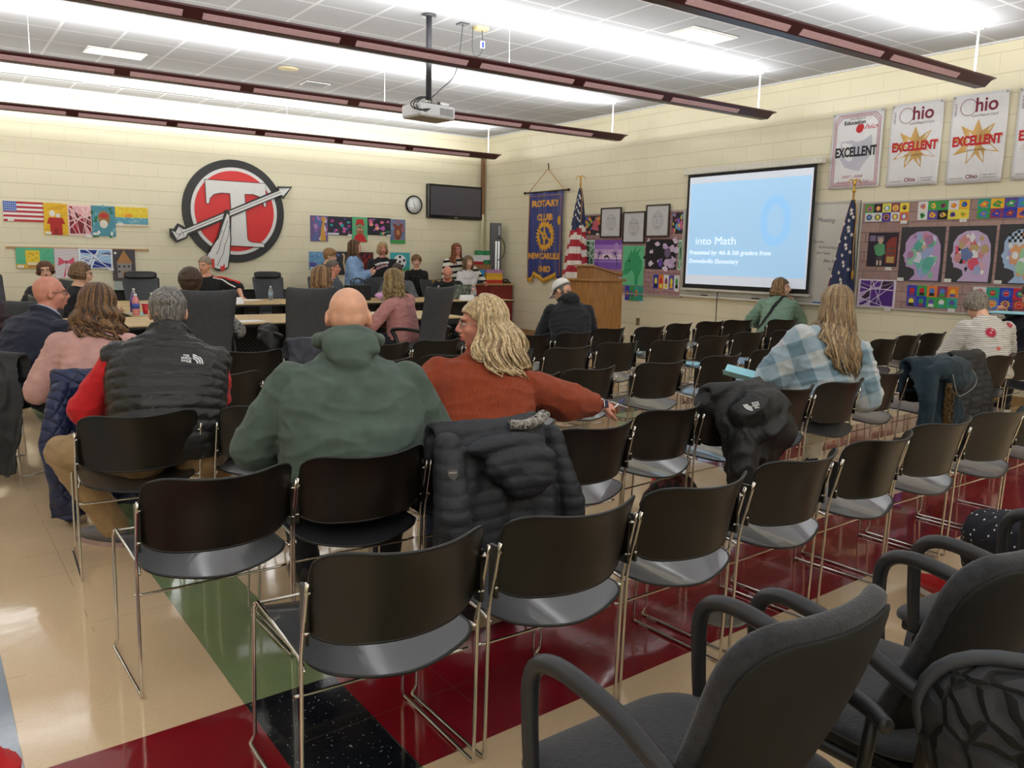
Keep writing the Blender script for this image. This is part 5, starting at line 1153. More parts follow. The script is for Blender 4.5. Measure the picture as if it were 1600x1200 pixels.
# ================================================================== things on the walls
def wallmx(side, u, v):
    if side == 'back': M = Matrix(((1, 0, 0, u), (0, 0, -1, YF), (0, 1, 0, v), (0, 0, 0, 1)))
    else: M = Matrix(((0, 0, -1, XR), (-1, 0, 0, u), (0, 1, 0, v), (0, 0, 0, 1)))
    return M
def hang(o, side, u, v, d=0):
    M = wallmx(side, u, v); M.translation = M.translation+(M.to_3x3() @ V((0, 0, d))); o.matrix_world = M; return o
class Art:
    """a flat picture: a thin board with shapes laid on it, all one mesh"""
    def __init__(s, side, r, base, th=.018, d=0.):
        s.side = side; s.u = r[0]; s.v = r[2]; s.w = abs(r[1]-r[0]); s.h = r[3]-r[2]; s.b = MB(); s.z = th; s.d = d; s.b.box((0, 0, 0), (s.w, s.h, th), flat(base)); s.n = 0
    def P(s, pts, c, abs_=False):
        s.n += 1; z = s.z+.0004+.00006*s.n; q = [(x*s.w, y*s.h) for x, y in pts]
        a = sum(q[i][0]*q[(i+1) % len(q)][1]-q[(i+1) % len(q)][0]*q[i][1] for i in range(len(q)))
        if a < 0: q = q[::-1]
        s.b.add([(x, y, z) for x, y in q], [tuple(range(len(q)))], flat(c) if isinstance(c, str) else c, False); return s
    def R(s, x0, y0, x1, y1, c): return s.P([(x0, y0), (x1, y0), (x1, y1), (x0, y1)], c)
    def O(s, x, y, rx, ry, c, n=16, a0=0): return s.P([(x+rx*math.cos(2*PI*k/n+a0), y+ry*math.sin(2*PI*k/n+a0)) for k in range(n)], c)
    def L(s, pts, w_, c):
        for (x0, y0), (x1, y1) in zip(pts, pts[1:]):
            X0, Y0, X1, Y1 = x0*s.w, y0*s.h, x1*s.w, y1*s.h; L_ = math.hypot(X1-X0, Y1-Y0) or 1; nx, ny = -(Y1-Y0)/L_*w_/2, (X1-X0)/L_*w_/2
            s.P([((X0+nx)/s.w, (Y0+ny)/s.h), ((X1+nx)/s.w, (Y1+ny)/s.h), ((X1-nx)/s.w, (Y1-ny)/s.h), ((X0-nx)/s.w, (Y0-ny)/s.h)], c)
        return s
    def T(s, t, size, x, y, c, **k): s.n += 1; s.b.text(t, size, x*s.w, y*s.h, s.z+.0008, flat(c), ext=.0004, **k); return s
    def tag_(s, x, y): s.R(x, y, x+.075/s.w, y+.035/s.h, 'E6E6E2'); s.n += 1; s.L([(x+.01/s.w, y+.018/s.h), (x+.06/s.w, y+.018/s.h)], .004, '8A8A8A'); return s
    def done(s, name, label, cat, grp=None, frame=None):
        if frame:
            t = thing(name, label, cat, grp and (0, 0, 0) or (0, 0, 0), 0, grp); o = s.b.obj('picture', t, fixn=False)
            f = MB(); e = .022
            for lo, hi in (((-e, -e, 0), (s.w+e, 0, s.z+.012)), ((-e, s.h, 0), (s.w+e, s.h+e, s.z+.012)), ((-e, 0, 0), (0, s.h, s.z+.012)), ((s.w, 0, 0), (s.w+e, s.h, s.z+.012))): f.box(lo, hi, flat(frame, .4))
            f.obj('frame', t); hang(t, s.side, s.u, s.v, s.d); return t
        o = s.b.obj(name, fixn=False); hang(o, s.side, s.u, s.v, s.d); return tag(o, label, cat, grp)
def rot2(x, y, a): return x*math.cos(a)-y*math.sin(a), x*math.sin(a)+y*math.cos(a)
def blob(rd, x, y, r, n=11, j=.35): return [(x+r*rd.uniform(1-j, 1+j)*math.cos(2*PI*k/n), y+r*rd.uniform(1-j, 1+j)*math.sin(2*PI*k/n)) for k in range(n)]
def shards(a, cols, line, n=9, seed=1, lw=.014):
    """irregular cells divided by straight strokes"""
    rd = random.Random(seed); cells = [[(0.04, .04), (.96, .04), (.96, .96), (.04, .96)]]
    for k in range(n):
        px, py, an = rd.uniform(.2, .8), rd.uniform(.2, .8), rd.uniform(0, PI); nx, ny = math.cos(an), math.sin(an); out = []
        for c in cells:
            A1, B1 = [], []
            for i in range(len(c)):
                p, q = c[i], c[(i+1) % len(c)]; dp = (p[0]-px)*nx+(p[1]-py)*ny; dq = (q[0]-px)*nx+(q[1]-py)*ny
                (A1 if dp >= 0 else B1).append(p)
                if dp*dq < 0: t = dp/(dp-dq); m_ = (p[0]+(q[0]-p[0])*t, p[1]+(q[1]-p[1])*t); A1.append(m_); B1.append(m_)
            if len(A1) > 2 and rd.random() < .85: out += [A1, B1] if len(B1) > 2 else [A1]
            else: out.append(c)
        cells = out
    for c in cells:
        cx = sum(p[0] for p in c)/len(c); cy = sum(p[1] for p in c)/len(c); q = []
        for p in c:
            dx, dy = (cx-p[0])*a.w, (cy-p[1])*a.h; L_ = math.hypot(dx, dy) or 1; k = min(.6, lw*.62/L_); q.append((p[0]+(cx-p[0])*k, p[1]+(cy-p[1])*k))
        a.P(q, rd.choice(cols))
    return a
BW = 'student paintings on the back wall'
# --- upper left group
a = Art('back', (1.073, 1.578, 1.785, 2.069), 'E9E6E2')
for i in range(5): a.R(0, 1-(2*i+1)*.111, 1, 1-2*i*.111, 'B8303C')
a.R(0, .5, .33, 1, '5A78BC')
for i in range(6):
    for j in range(4): a.O(.04+i*.05, .56+j*.11, .012, .018, 'E9E6E2', 6)
a.tag_(.1, .02).done('painting', 'painting of a flag with red stripes and blue star field, far left on back wall', 'painting', BW)
a = Art('back', (1.572, 1.889, 1.611, 2.064), 'E6B72A'); rd = random.Random(4)
for i in range(30): y = rd.random(); a.R(rd.random()*.7, y, rd.random()*.3+.7, y+.012, 'C9951E')
a.P([(.25, .0), (.75, .0), (.75, .35), (.88, .35), (.78, .55), (.22, .55), (.12, .35), (.25, .35)], 'B32A26'); a.R(.42, 0, .58, .2, '8C1F1C'); a.O(.36, .68, .12, .10, 'E2DDD2').O(.60, .62, .10, .07, 'E2DDD2')
a.tag_(.05, .02).done('painting', 'yellow painting with a small red hut and white puffs', 'painting', BW)
shards(Art('back', (1.888, 2.214, 1.612, 2.06), 'EAC9C8'), ['B8203A', '7A1E30', 'E0A9AE', 'A31B32', '5A1A2A'], '', 12, 5, .018).tag_(.7, -.06).done('painting', 'painting of dark red shards with pink lines', 'painting', BW)
a = Art('back', (2.205, 2.532, 1.612, 2.06), '4F8FA0'); rd = random.Random(9)
for i in range(26): a.P(blob(rd, rd.random(), rd.random(), .06), rd.choice(['2F6E4C', '6AA6B8', 'D6E2E0', '2A7A58']))
a.O(.52, .60, .26, .24, '9A7040').O(.52, .68, .2, .09, 'B33A30').O(.5, .40, .17, .14, 'D9D4C8'); a.tag_(.04, .03).done('painting', 'teal and green painting with a brown and white bearded shape', 'painting', BW)
a = Art('back', (2.534, 3.0, 1.775, 2.06), 'E6CC3A'); rd = random.Random(2)
for i in range(50): x, y = rd.random(), .5+rd.random()*.5; a.R(x, y, min(1, x+.08), min(1, y+.03), rd.choice(['F0DC60', 'DDB82C', 'E8A838']))
a.R(0, .1, 1, .45, '5FA0B4'); a.O(.4, .56, .14, .1, 'E89A2C')
for i in range(30): x, y = rd.random()*.9, .1+rd.random()*.33; a.R(x, y, x+.1, y+.02, rd.choice(['8FC0C4', '4788A0', 'C9D9D0']))
a.R(0, 0, 1, .1, 'D9CBB0').tag_(.05, .02).done('painting', 'wide painting of a yellow sunset over blue sea', 'painting', BW)
o = struct(MB().box((0, 0, 0), (1.92, .037, .016), mat('tan_map_rail', 'B48A5E', .5)).obj('trim_3')); hang(o, 'back', 1.073, 1.394)
a = Art('back', (1.192, 1.673, 1.12, 1.415), '58B48C', d=.017); a.R(0, 0, 1, .2, 'D9A93C').R(.25, .22, .62, .88, 'E8C93A').R(.3, .1, .58, .3, 'D9D2B0').R(.3, .05, .58, .16, 'A8743A'); rd = random.Random(6)
for i in range(9): a.O(.25+.37*rd.random(), .25+.6*rd.random(), .03, .04, 'C9A42A')
a.L([(.72, .6), (.88, .9)], .006, '3A8A66').L([(.68, .5), (.93, .55)], .006, '3A8A66').tag_(.03, .03).done('painting', 'green and gold painting with a plain yellow block, lower left on back wall', 'painting', BW)
a = Art('back', (1.677, 1.991, .975, 1.415), 'D6CCD0', d=.017)
for i in range(9): a.L([(0, .15+i*.1), (1, .25+i*.1)], .004, 'B9AEB6')
PK = 'D4566C'
for s in (-1, 1): a.P([(.5, .55), (.5+s*.32, .72), (.5+s*.36, .42)], PK).P([(.5, .5), (.5+s*.16, .05), (.5+s*.08, .05)], PK)
a.O(.5, .55, .07, .06, 'C0405A').done('painting', 'pale painting of a pink ribbon bow', 'painting', BW)
shards(Art('back', (1.995, 2.469, 1.125, 1.42), 'E6ECF2', d=.017), ['16308A', '1E3FA8', '9CC4E8', '122468'], '', 13, 11, .02).tag_(.85, -.1).done('painting', 'painting of deep blue shards with white lines', 'painting', BW)
a = Art('back', (2.464, 2.783, .95, 1.42), '4A4448', d=.017); a.P([(.15, .55), (.5, .98), (.88, .55)], 'A87848').R(.2, .08, .82, .55, '8F8A88').R(.42, .08, .60, .3, 'A07C4C')
for x, y in ((.28, .45), (.5, .45), (.7, .45), (.28, .28), (.72, .28)): a.O(x, y, .05, .035, '1E1C20')
a.O(.12, .88, .06, .04, 'E2E2E2').done('painting', 'dark painting of a tan roofed house, lowest right of the left group', 'painting', BW)
o = tag(MB().box((0, 0, 0), (.13, .17, .006), flat('B9C6BE')).obj('paper_note'), 'small green printed note under the house painting', 'note'); hang(o, 'back', 2.47, .77)
# --- right group
def scribble(a, bg, cols, n, seed, r=.09):
    rd = random.Random(seed)
    for i in range(n): a.P(blob(rd, rd.uniform(.08, .92), rd.uniform(.08, .92), r*rd.uniform(.5, 1.1)), rd.choice(cols))
    return a
scribble(Art('back', (5.642, 5.96, 1.63, 2.07), '6A5A8A'), '', ['8A6AA8', 'B08AC0', 'D0506A', '4A70A8', 'C8CBD8'], 30, 3).P([(.55, .02), (.62, .55), (.72, .85), (.82, .82), (.78, .5), (.9, .02)], 'C8943A').P([(.66, .8), (.6, .95), (.85, .95), (.88, .8)], 'C8943A').done('painting', 'tall purple painting with a golden long necked animal shape', 'painting', BW)
scribble(Art('back', (5.96, 6.421, 1.745, 2.07), '2E2C38'), '', ['A8408A', '30A0A8', 'D060A0', '5060B8'], 14, 4, .08).R(0, .02, .45, .12, 'C9D0E0').tag_(.82, -.03).done('painting', 'dark painting with neon pink and teal shapes, left one', 'painting', BW)
a = Art('back', (6.421, 6.721, 1.64, 2.08), '5CA87C'); a.O(.5, .42, .24, .22, '9C6B45').P([(.2, .62), (.3, .9), (.7, .92), (.82, .62), (.5, .72)], 'B8342A').P([(.05, 0), (.95, 0), (.8, .26), (.5, .33), (.2, .26)], 'C4282E').O(.41, .5, .05, .025, 'F0EAE2').O(.6, .5, .05, .025, 'F0EAE2').O(.5, .34, .08, .02, '8C3030').done('painting', 'green painting of a face under a red hat', 'painting', BW)
scribble(Art('back', (6.721, 7.184, 1.77, 2.08), '23222A'), '', ['D06A8A', 'B85AA0', '40A070', 'E09A8A', '8A5AB8'], 16, 8, .09).tag_(.84, -.06).done('painting', 'dark painting with pink and green figures, right one', 'painting', BW)
a = scribble(Art('back', (7.184, 7.488, 1.63, 2.07), '6E7A98'), '', ['8A90B0', 'A8586A', '4E6A90'], 22, 12); a.R(0, 0, 1, .14, '3C9A4A').O(.5, .45, .26, .3, '7A3E2A').O(.28, .75, .12, .08, '7A3E2A').O(.72, .75, .12, .08, '7A3E2A').O(.5, .45, .12, .12, 'B07A50').done('painting', 'painting of a brown animal head on green grass, rightmost upper one', 'painting', BW)
a = scribble(Art('back', (5.609, 6.06, 1.14, 1.45), '6FA0C8'), '', ['8AB8D8', '5A88B8'], 14, 5); a.O(.78, .8, .1, .14, 'E8D84A').R(0, .15, .3, .4, '5A5AA8').tag_(.05, .02).done('painting', 'light blue sky painting with yellow sun behind the boy', 'painting', BW)
a = Art('back', (6.06, 6.515, 1.05, 1.46), '33343C'); a.L([(.5, .15), (.42, .5), (.45, .85), (.36, .9)], .035, 'C0A880').O(.52, .14, .07, .05, 'C0A880').O(.2, .85, .06, .06, '5A70C0').done('painting', 'dark painting of a cream saxophone behind the girl in blue', 'painting', BW)
scribble(Art('back', (6.515, 6.832, 1.12, 1.46), '5A2026'), '', ['A8322A', '8A2A2A', 'C04A3A', '1E1A1E'], 22, 7).done('painting', 'small dark red painting between the girl in blue and the blonde woman', 'painting', BW)
a = Art('back', (7.183, 7.584, 1.125, 1.465), '3FA8B0'); a.R(0, 0, 1, .16, '4AA86A').O(.48, .5, .33, .38, 'E9E9E9', 24)
for k in range(6):
    x, y = (.48, .5) if k == 0 else (.48+.23*math.cos(k*1.257+.3), .5+.27*math.sin(k*1.257+.3)); a.O(x, y, .075, .09, '111111', 5)
a.done('painting', 'teal painting of a black and white soccer ball', 'painting', BW)
# --- the big T emblem
t = thing('wall_emblem', 'large round black, white and red T emblem with a feathered arrow on the back wall', 'emblem', (0, 0, 0))
EB = mat('emblem_black', '232323', .5, var=.02); EW = mat('emblem_white', 'D8D8D6', .45, var=.02); ER = mat('emblem_red', 'D2201F', .45, var=.02)
def disc(r, z0, z1, m, name): MB().lathe([(r, z0), (r, z1)], m, 64).obj(name, t).data.polygons.foreach_set('use_smooth', [False]*66)
disc(.825, 0, .05, EB, 'outer_disc'); disc(.700, .05, .058, EW, 'white_ring'); disc(.645, .058, .063, ER, 'red_field')
def sx(p): return [((x-677)*.00171, -(y-(440-(230+y/6))/2293*(x-677)-605)*.00171) for x, y in p]   # outline with the perspective slope taken out, centred on the disc
Tp = [(400, 305), (975, 345), (975, 560), (952, 560), (940, 500), (910, 468), (850, 447), (770, 443), (785, 860), (800, 885), (835, 895), (945, 905), (945, 945), (560, 925), (565, 888), (600, 882), (622, 855), (635, 620), (628, 436), (545, 432), (480, 445), (445, 480), (432, 530), (405, 528)]
MB().prism(sx([(p[0], p[1]) for p in Tp]), .063, .085, EW).obj('letter_t', t)
Ts = [(a_*1.0, b_) for a_, b_ in sx(Tp)]; 
b = MB(); loop = [V((x, y, .085)) for x, y in sx(Tp)]; b.tube(loop+[loop[0]], .005, EB, 4); b.obj('letter_outline', t)
MB().prism(sx([(65, 765), (105, 768), (140, 715), (195, 745), (215, 760), (1090, 400), (1085, 372), (1240, 375), (1145, 492), (1120, 458), (235, 830), (215, 860), (125, 900), (70, 840)]), .0855, .10, EB).obj('arrow_backing', t)
MB().prism(sx([(85, 785), (120, 800), (150, 745), (185, 775), (210, 772), (1108, 412), (1105, 390), (1215, 388), (1142, 465), (1128, 448), (225, 808), (205, 845), (130, 875), (110, 830)]), .10, .108, EW).obj('arrow', t)
b = MB(); b.tube([V((*sx([(150, 818)])[0], .108)), V((*sx([(1120, 425)])[0], .108))], .004, EB, 4)
for (x0, y0), (x1, y1) in (((100, 790), (150, 830)), ((125, 865), (165, 815)), ((150, 750), (180, 800)), ((1110, 400), (1200, 392)), ((190, 840), (185, 805))): b.tube([V((*sx([(x0, y0)])[0], .108)), V((*sx([(x1, y1)])[0], .108))], .003, EB, 4)
b.obj('arrow_lines', t)
MB().prism(sx([(575, 590), (615, 592), (625, 870), (610, 1000), (590, 1140), (540, 1170), (470, 1165), (445, 1130), (435, 1040), (385, 1022), (430, 960), (490, 850)]), .104, .112, EB).obj('feather_backing', t)
MB().prism(sx([(590, 625), (608, 640), (612, 870), (600, 1000), (580, 1130), (540, 1150), (480, 1145), (450, 1130), (445, 1060), (395, 1025), (440, 950), (500, 860)]), .112, .12, EW).obj('feathers', t)
b = MB()
for ln_ in ([(595, 690), (555, 800), (520, 900), (505, 960), (480, 1010)], [(608, 740), (598, 830), (560, 920), (545, 1000), (510, 1060), (485, 1120)], [(540, 780), (500, 860), (440, 930), (420, 990)]): b.tube([V((*p, .12)) for p in sx(ln_)], .004, EB, 4)
b.obj('feather_lines', t)
MB().prism(sx([(430, 1060), (455, 1050), (458, 1130), (440, 1150)]), .12, .124, ER).obj('red_tip', t)
MB().prism(sx([(515, 1165), (510, 1120), (535, 1125), (550, 1095), (556, 1150), (540, 1170)]), .12, .124, ER).obj('red_tip', t)
hang(t, 'back', 4.335, 2.07)
# ================================================================== right wall
# brick-patterned pin boards
def brick_paper(name, c1, c2, c3, sc):
    m, b, n, L = nodes_mat(name, .8); g = n('NewGeometry'); sxx = n('SeparateXYZ'); L(g.outputs['Position'], sxx.inputs[0]); cm = n('CombineXYZ'); L(sxx.outputs[1], cm.inputs[0]); L(sxx.outputs[2], cm.inputs[1])
    br = n('TexBrick', offset=.5); br.inputs['Scale'].default_value = 1; br.inputs['Brick Width'].default_value = sc; br.inputs['Row Height'].default_value = sc*.33; br.inputs['Mortar Size'].default_value = .005; br.inputs['Color1'].default_value = (*hexc(c1), 1); br.inputs['Color2'].default_value = (*hexc(c2), 1); br.inputs['Mortar'].default_value = (*hexc(c3), 1); L(cm.outputs[0], br.inputs['Vector'])
    no = n('TexNoise'); no.inputs['Scale'].default_value = 14; no.inputs['Detail'].default_value = 5; L(g.outputs['Position'], no.inputs['Vector']); L(mixc(n, L, mth(n, L, 'MULTIPLY', no.outputs[0], .5), br.outputs[0], hexc('C4A8A4')), b.inputs['Base Color']); return m
ALU = mat('aluminium_trim', 'B9B6AC', .4, metal=.3, var=.02)
def board(label, y0, y1, z0, z1, m):
    t = thing('pin_board', label, 'bulletin board', (0, 0, 0)); w_ = y0-y1; h_ = z1-z0; MB().box((0, 0, 0), (w_, h_, .018), m).obj('printed_paper', t); e = .02
    MB().box((-e, -e, 0), (w_+e, 0, .026), ALU).box((-e, h_, 0), (w_+e, h_+e, .026), ALU).box((-e, 0, 0), (0, h_, .026), ALU).box((w_, 0, 0), (w_+e, h_, .026), ALU).obj('edge_trim', t); hang(t, 'right', y0, z0, .002); return t
board('pin board with pinkish brick paper left of the projection screen', 10.95, 8.70, .90, 2.14, brick_paper('pink_brick_paper', '8C5C62', 'A0787A', '5C3A44', .22))
board('long pin board with brown brick paper at the right under the banners', 5.84, 1.6, .93, 2.13, brick_paper('brown_brick_paper', '8A6A62', '9C7E74', '54403E', .34))
t = thing('whiteboard', 'whiteboard with handwriting behind the projection screen', 'whiteboard', (0, 0, 0)); MB().box((0, 0, 0), (2.76, 1.20, .02), mat('whiteboard_white', 'C9C7BE', .25, var=.02)).obj('panel', t)
MB().box((-.02, -.02, 0), (2.78, 0, .03), ALU).box((-.02, 1.2, 0), (2.78, 1.225, .03), ALU).box((-.02, 0, 0), (0, 1.2, .03), ALU).box((2.70, 0, 0), (2.78, 1.2, .03), mat('light_grey_trim', 'A9A79C', .5)).obj('frame', t); MB().box((0, -.045, 0), (2.7, -.02, .07), mat('tray_white', 'D4D1C6', .4)).obj('marker_tray', t)
INK = mat('marker_ink', '5A5F66', .6, var=0)
for s_, x, y, sz in (('Meeting', 2.33, 1.00, .075), ('Teacher', 2.24, .74, .05), ('& Janna Johnson', 2.40, .67, .045), ('Jess Taylor', 2.33, .60, .045), ('Jillian Evans', 2.45, .50, .05), ('Kinsala Vicary', 2.55, .40, .05)): b = MB(); b.text(s_, sz, x, y, .021, INK, ext=.0004, shear=.2, rot=-.05); b.obj('handwriting', t)
if 1: hang(t, 'right', 8.66, .95)
for i, (yy, c, l) in enumerate(((8.2, '111111', 'black marker on the whiteboard tray, left of the screen edge'), (7.3, '1A1A1A', 'black marker lying on the whiteboard tray under the screen'), (6.35, '3A6AC0', 'blue marker on the whiteboard tray right of the screen'))):
    o = MB().cyl((-.06, 0, 0), (.06, 0, 0), .008, flat(c), 10).obj('marker'); hang(o, 'right', yy, .95-.012, .055); tag(o, l, 'marker', 'whiteboard markers')
# left board art
PB = 'student art on the pin boards'; D0 = .018
scribble(Art('right', (10.925, 10.50, 1.815, 2.12), '2A2830', .004, D0), '', ['D8704A', 'C86A8A', '4A6AD0', '8AB05A', 'E0A04A'], 22, 31, .1).P([(.4, .3), (.7, .95), (.85, .2)], 'C86070').tag_(.7, -.03).done('artwork', 'dark artwork with orange and pink mountains, top left pin board', 'artwork', PB)
scribble(Art('right', (8.918, 8.70, 1.815, 2.12), '26242A', .004, D0), '', ['D8C84A', '8A5AC0', 'C85A8A', '5AA0C8'], 16, 33, .13).done('artwork', 'dark artwork with yellow and purple figures beside the screen edge', 'artwork', PB)
def sketch(r, seed, label):
    rd = random.Random(seed); a = Art('right', r, 'C9C9CC', .006, D0+.02); a.O(.5, .5, .26, .3, 'BBBBC0', 20); GR = '77777E'
    pts = [(.5+.26*math.cos(k*.35), .5+.3*math.sin(k*.35)) for k in range(19)]; a.L(pts, .004, GR); a.L([(.3, .62), (.38, .66), (.45, .62)], .006, '55555C').L([(.56, .62), (.63, .66), (.7, .62)], .006, '55555C').L([(.48, .55), (.46, .42), (.53, .4)], .004, GR).L([(.42, .3), (.5, .27), (.58, .3)], .006, '55555C')
    for i in range(22):
        x, y = rd.uniform(.04, .9), rd.uniform(.04, .9)
        if abs(x-.5) > .25 or abs(y-.5) > .3: a.L([(x, y), (x+rd.uniform(-.1, .1), y+rd.uniform(-.08, .08))], .003, GR)
    a.done('framed_drawing', label, 'drawing', 'three framed pencil drawings', frame='2B211C')
sketch((10.475, 10.03, 1.79, 2.22), 1, 'black framed pencil drawing with a triangular hat, left one of three'); sketch((9.94, 9.49, 1.70, 2.14), 2, 'black framed pencil drawing, lowest and middle one of three'); sketch((9.43, 8.98, 1.79, 2.23), 3, 'black framed pencil portrait, rightmost of three')
shards(Art('right', (10.901, 10.66, 1.31, 1.73), 'BFE0CC', .004, D0), ['14301E', '1E5A38', '0E2418'], '', 11, 3, .02).done('artwork', 'dark green artwork with white net lines, behind the flag', 'artwork', PB)
shards(Art('right', (8.77, 8.70, 1.285, 1.722), 'BFE0CC', .004, D0), ['14301E', '1E8A50', '2E9A60'], '', 6, 4, .02).done('artwork', 'sliver of green artwork at the left edge of the screen', 'artwork', PB)
a = Art('right', (10.65, 9.99, 1.26, 1.73), '9A78C0', .004, D0+.001)
for i, c in enumerate(('7A4AA8', 'A078C8', 'C8A8D8', 'E2CCE0')): a.R(0, .86-.16*(i+1)+.10, 1, 1-.16*i, c)
a.R(0, .34, 1, .46, 'DCC4DC').R(0, 0, 1, .34, '7A52AE').R(0, .24, 1, .30, '9A7AC8').O(.8, .78, .09, .12, 'B088C8')
for x0, s in ((.10, 1), (.86, -1)):
    a.L([(x0, .1), (x0+.04*s, .4), (x0+.10*s, .55)], .018, '4A2A7A')
    for k in range(7): an = k*PI/3.5; a.L([(x0+.10*s, .55), (x0+.10*s+.12*math.cos(an), .55+.13*math.sin(an)-.02)], .014, '4A2A7A')
a.P([(.36, .42), (.46, .5), (.52, .46), (.60, .30), (.54, .36), (.46, .42), (.40, .36)], '141018').tag_(.02, .02).done('artwork', 'purple artwork of palm trees and a leaping dolphin', 'artwork', PB)
a = Art('right', (9.96, 9.48, 1.02, 1.638), '62BE8C', .004, D0+.001); a.P([(.02, .30), (.12, .46), (.10, .55), (.28, .72), (.40, .90), (.44, .80), (.62, .98), (.58, .84), (.85, .93), (.72, .80), (.9, .62), (.88, .4), (.74, .2), (.74, .02), (.60, .02), (.58, .28), (.44, .40), (.30, .30), (.16, .26)], '2E9A66')
a.L([(.02, .30), (.12, .46), (.10, .55), (.28, .72), (.40, .90)], .006, '14603C').L([(.44, .80), (.62, .98)], .006, '14603C').L([(.9, .62), (.88, .4), (.74, .2), (.74, 0)], .006, '14603C').L([(.12, .38), (.30, .40), (.44, .40)], .006, '14603C').O(.32, .62, .05, .03, '1A4A34').done('artwork', 'tall green artwork of a dragon head in profile', 'artwork', PB)
a = Art('right', (9.45, 8.81, 1.285, 1.733), '17141C', .004, D0+.001); rd = random.Random(5)
for i in range(26): a.P(blob(rd, rd.random(), rd.random(), rd.uniform(.05, .10), 9, .5), rd.choice(['C8B0D0', 'B89CC8', 'D8C8DC', '17141C']))
a.O(.72, .55, .10, .15, '6A5A78').O(.5, .22, .07, .14, '6A48A8').done('artwork', 'black artwork with pale lilac swirls and flowers', 'artwork', PB)
def popgrid(r, cols, rows, seed, label, kind, d=D0):
    """a grid of small brightly coloured cards, each with the same simple motif"""
    C8 = ['E8B42A', '5A4A9A', 'E07A2A', '2A3AB0', '3A9A4A', 'C8202A', '2A9A8A', 'D8D8D8', '141414', 'E8D84A', '8A3A5A', '4A7AC8']
    rd = random.Random(seed); a = Art('right', r, 'D8D0C0', .003, d); cw, ch = 1/cols, 1/rows
    for j in range(rows):
        for i in range(cols):
            bg, fg, f2 = rd.sample(C8, 3); x, y = i*cw, j*ch; a.R(x, y, x+cw, y+ch, bg); cx, cy = x+cw/2, y+ch*.48
            if kind == 'sun':
                a.P([(cx+cw*(.42 if k % 2 else .27)*math.cos(k*PI/10), cy+ch*(.42 if k % 2 else .27)*math.sin(k*PI/10)) for k in range(20)], fg); a.O(cx, cy, cw*.2, ch*.25, f2); a.O(cx-cw*.07, cy+ch*.05, cw*.04, ch*.04, 'F0F0F0', 8).O(cx+cw*.07, cy+ch*.05, cw*.04, ch*.04, 'F0F0F0', 8)
            elif kind == 'wave': a.P(blob(rd, cx, cy, 1, 9, .3) if 0 else [(cx+cw*.38*math.cos(q)*rd.uniform(.5, 1), cy+ch*.38*math.sin(q)*rd.uniform(.5, 1)) for q in (k*PI/5 for k in range(10))], fg); a.P([(cx-cw*.3, cy+ch*.3), (cx, cy+ch*.05), (cx+cw*.35, cy+ch*.32), (cx+cw*.1, cy+ch*.12), (cx, cy-ch*.2)], f2)
            elif kind == 'mug': a.O(cx, cy+ch*.05, cw*.26, ch*.26, fg); a.P([(cx-cw*.3, cy-ch*.4), (cx+cw*.3, cy-ch*.4), (cx+cw*.2, cy-ch*.12), (cx-cw*.2, cy-ch*.12)], f2)
            else: a.P([(cx-cw*.4, cy-ch*.1), (cx, cy+ch*.36), (cx+cw*.4, cy+ch*.1), (cx+cw*.15, cy-ch*.1), (cx+cw*.3, cy-ch*.38), (cx-cw*.2, cy-ch*.3)], fg); a.O(cx, cy, cw*.12, ch*.1, f2)
    a.tag_(.84, -.035/a.h*.9); return a.done('card_grid', label, 'artwork', 'grids of small colourful cards')
popgrid((9.26, 8.72, .995, 1.205), 5, 1, 3, 'single row of orange, blue and pink head and shoulder cards beside the screen', 'mug'); popgrid((9.88, 9.47, .785, 1.01), 4, 1, 8, 'colourful strip of cards hanging below the green dragon', 'wave')
popgrid((5.805, 5.27, 1.92, 2.12), 5, 2, 11, 'grid of spiky sun face cards at the top left of the right pin board', 'sun', D0+.004); popgrid((5.166, 4.60, 1.925, 2.125), 5, 2, 12, 'grid of cards with swooping shapes, top middle of the right pin board', 'wave', D0+.004); popgrid((4.516, 3.85, 1.925, 2.125), 5, 2, 13, 'grid of cards with sharp leaf shapes at the top right corner', 'leaf', D0+.004)
popgrid((5.207, 4.63, .96, 1.20), 5, 2, 14, 'grid of round faced cards low on the right pin board', 'mug', D0+.004); popgrid((4.473, 3.80, .985, 1.21), 5, 2, 15, 'grid of colourful cards behind the grey haired woman head', 'sun', D0+.004)
a = Art('right', (5.739, 5.365, 1.40, 1.79), '2C2030', .004, D0+.001); a.R(.05, .75, .25, .92, '7A7088').R(.3, .75, .52, .9, '8A8090'); a.P([(.28, .35), (.2, .6), (.36, .7), (.56, .66), (.6, .38), (.44, .3)], '5A9A6E').O(.42, .76, .08, .09, 'C8A890').R(.3, .08, .52, .3, '4A4048').R(.33, .04, .39, .18, 'C8B8A0').R(.44, .04, .5, .18, 'C8B8A0'); a.P([(.62, .1), (.62, .7), (.75, .85), (.95, .88), (.95, .1)], '8A3A2E').R(.66, .12, .9, .3, 'B89A5A').R(.66, .36, .9, .42, '5A4A48').R(.66, .5, .9, .56, '5A4A48').tag_(.65, -.1).done('artwork', 'small dark artwork of a figure in a green coat by bookshelves', 'artwork', PB)
HEAD = [(.06, .60), (.00, .50), (.05, .45), (.06, .38), (.10, .34), (.10, .28), (.22, .26), (.33, .22), (.36, .12), (.22, .0), (.98, .0), (1.0, .40), (.97, .72), (.86, .90), (.62, 1.0), (.35, .99), (.15, .90), (.05, .76)]
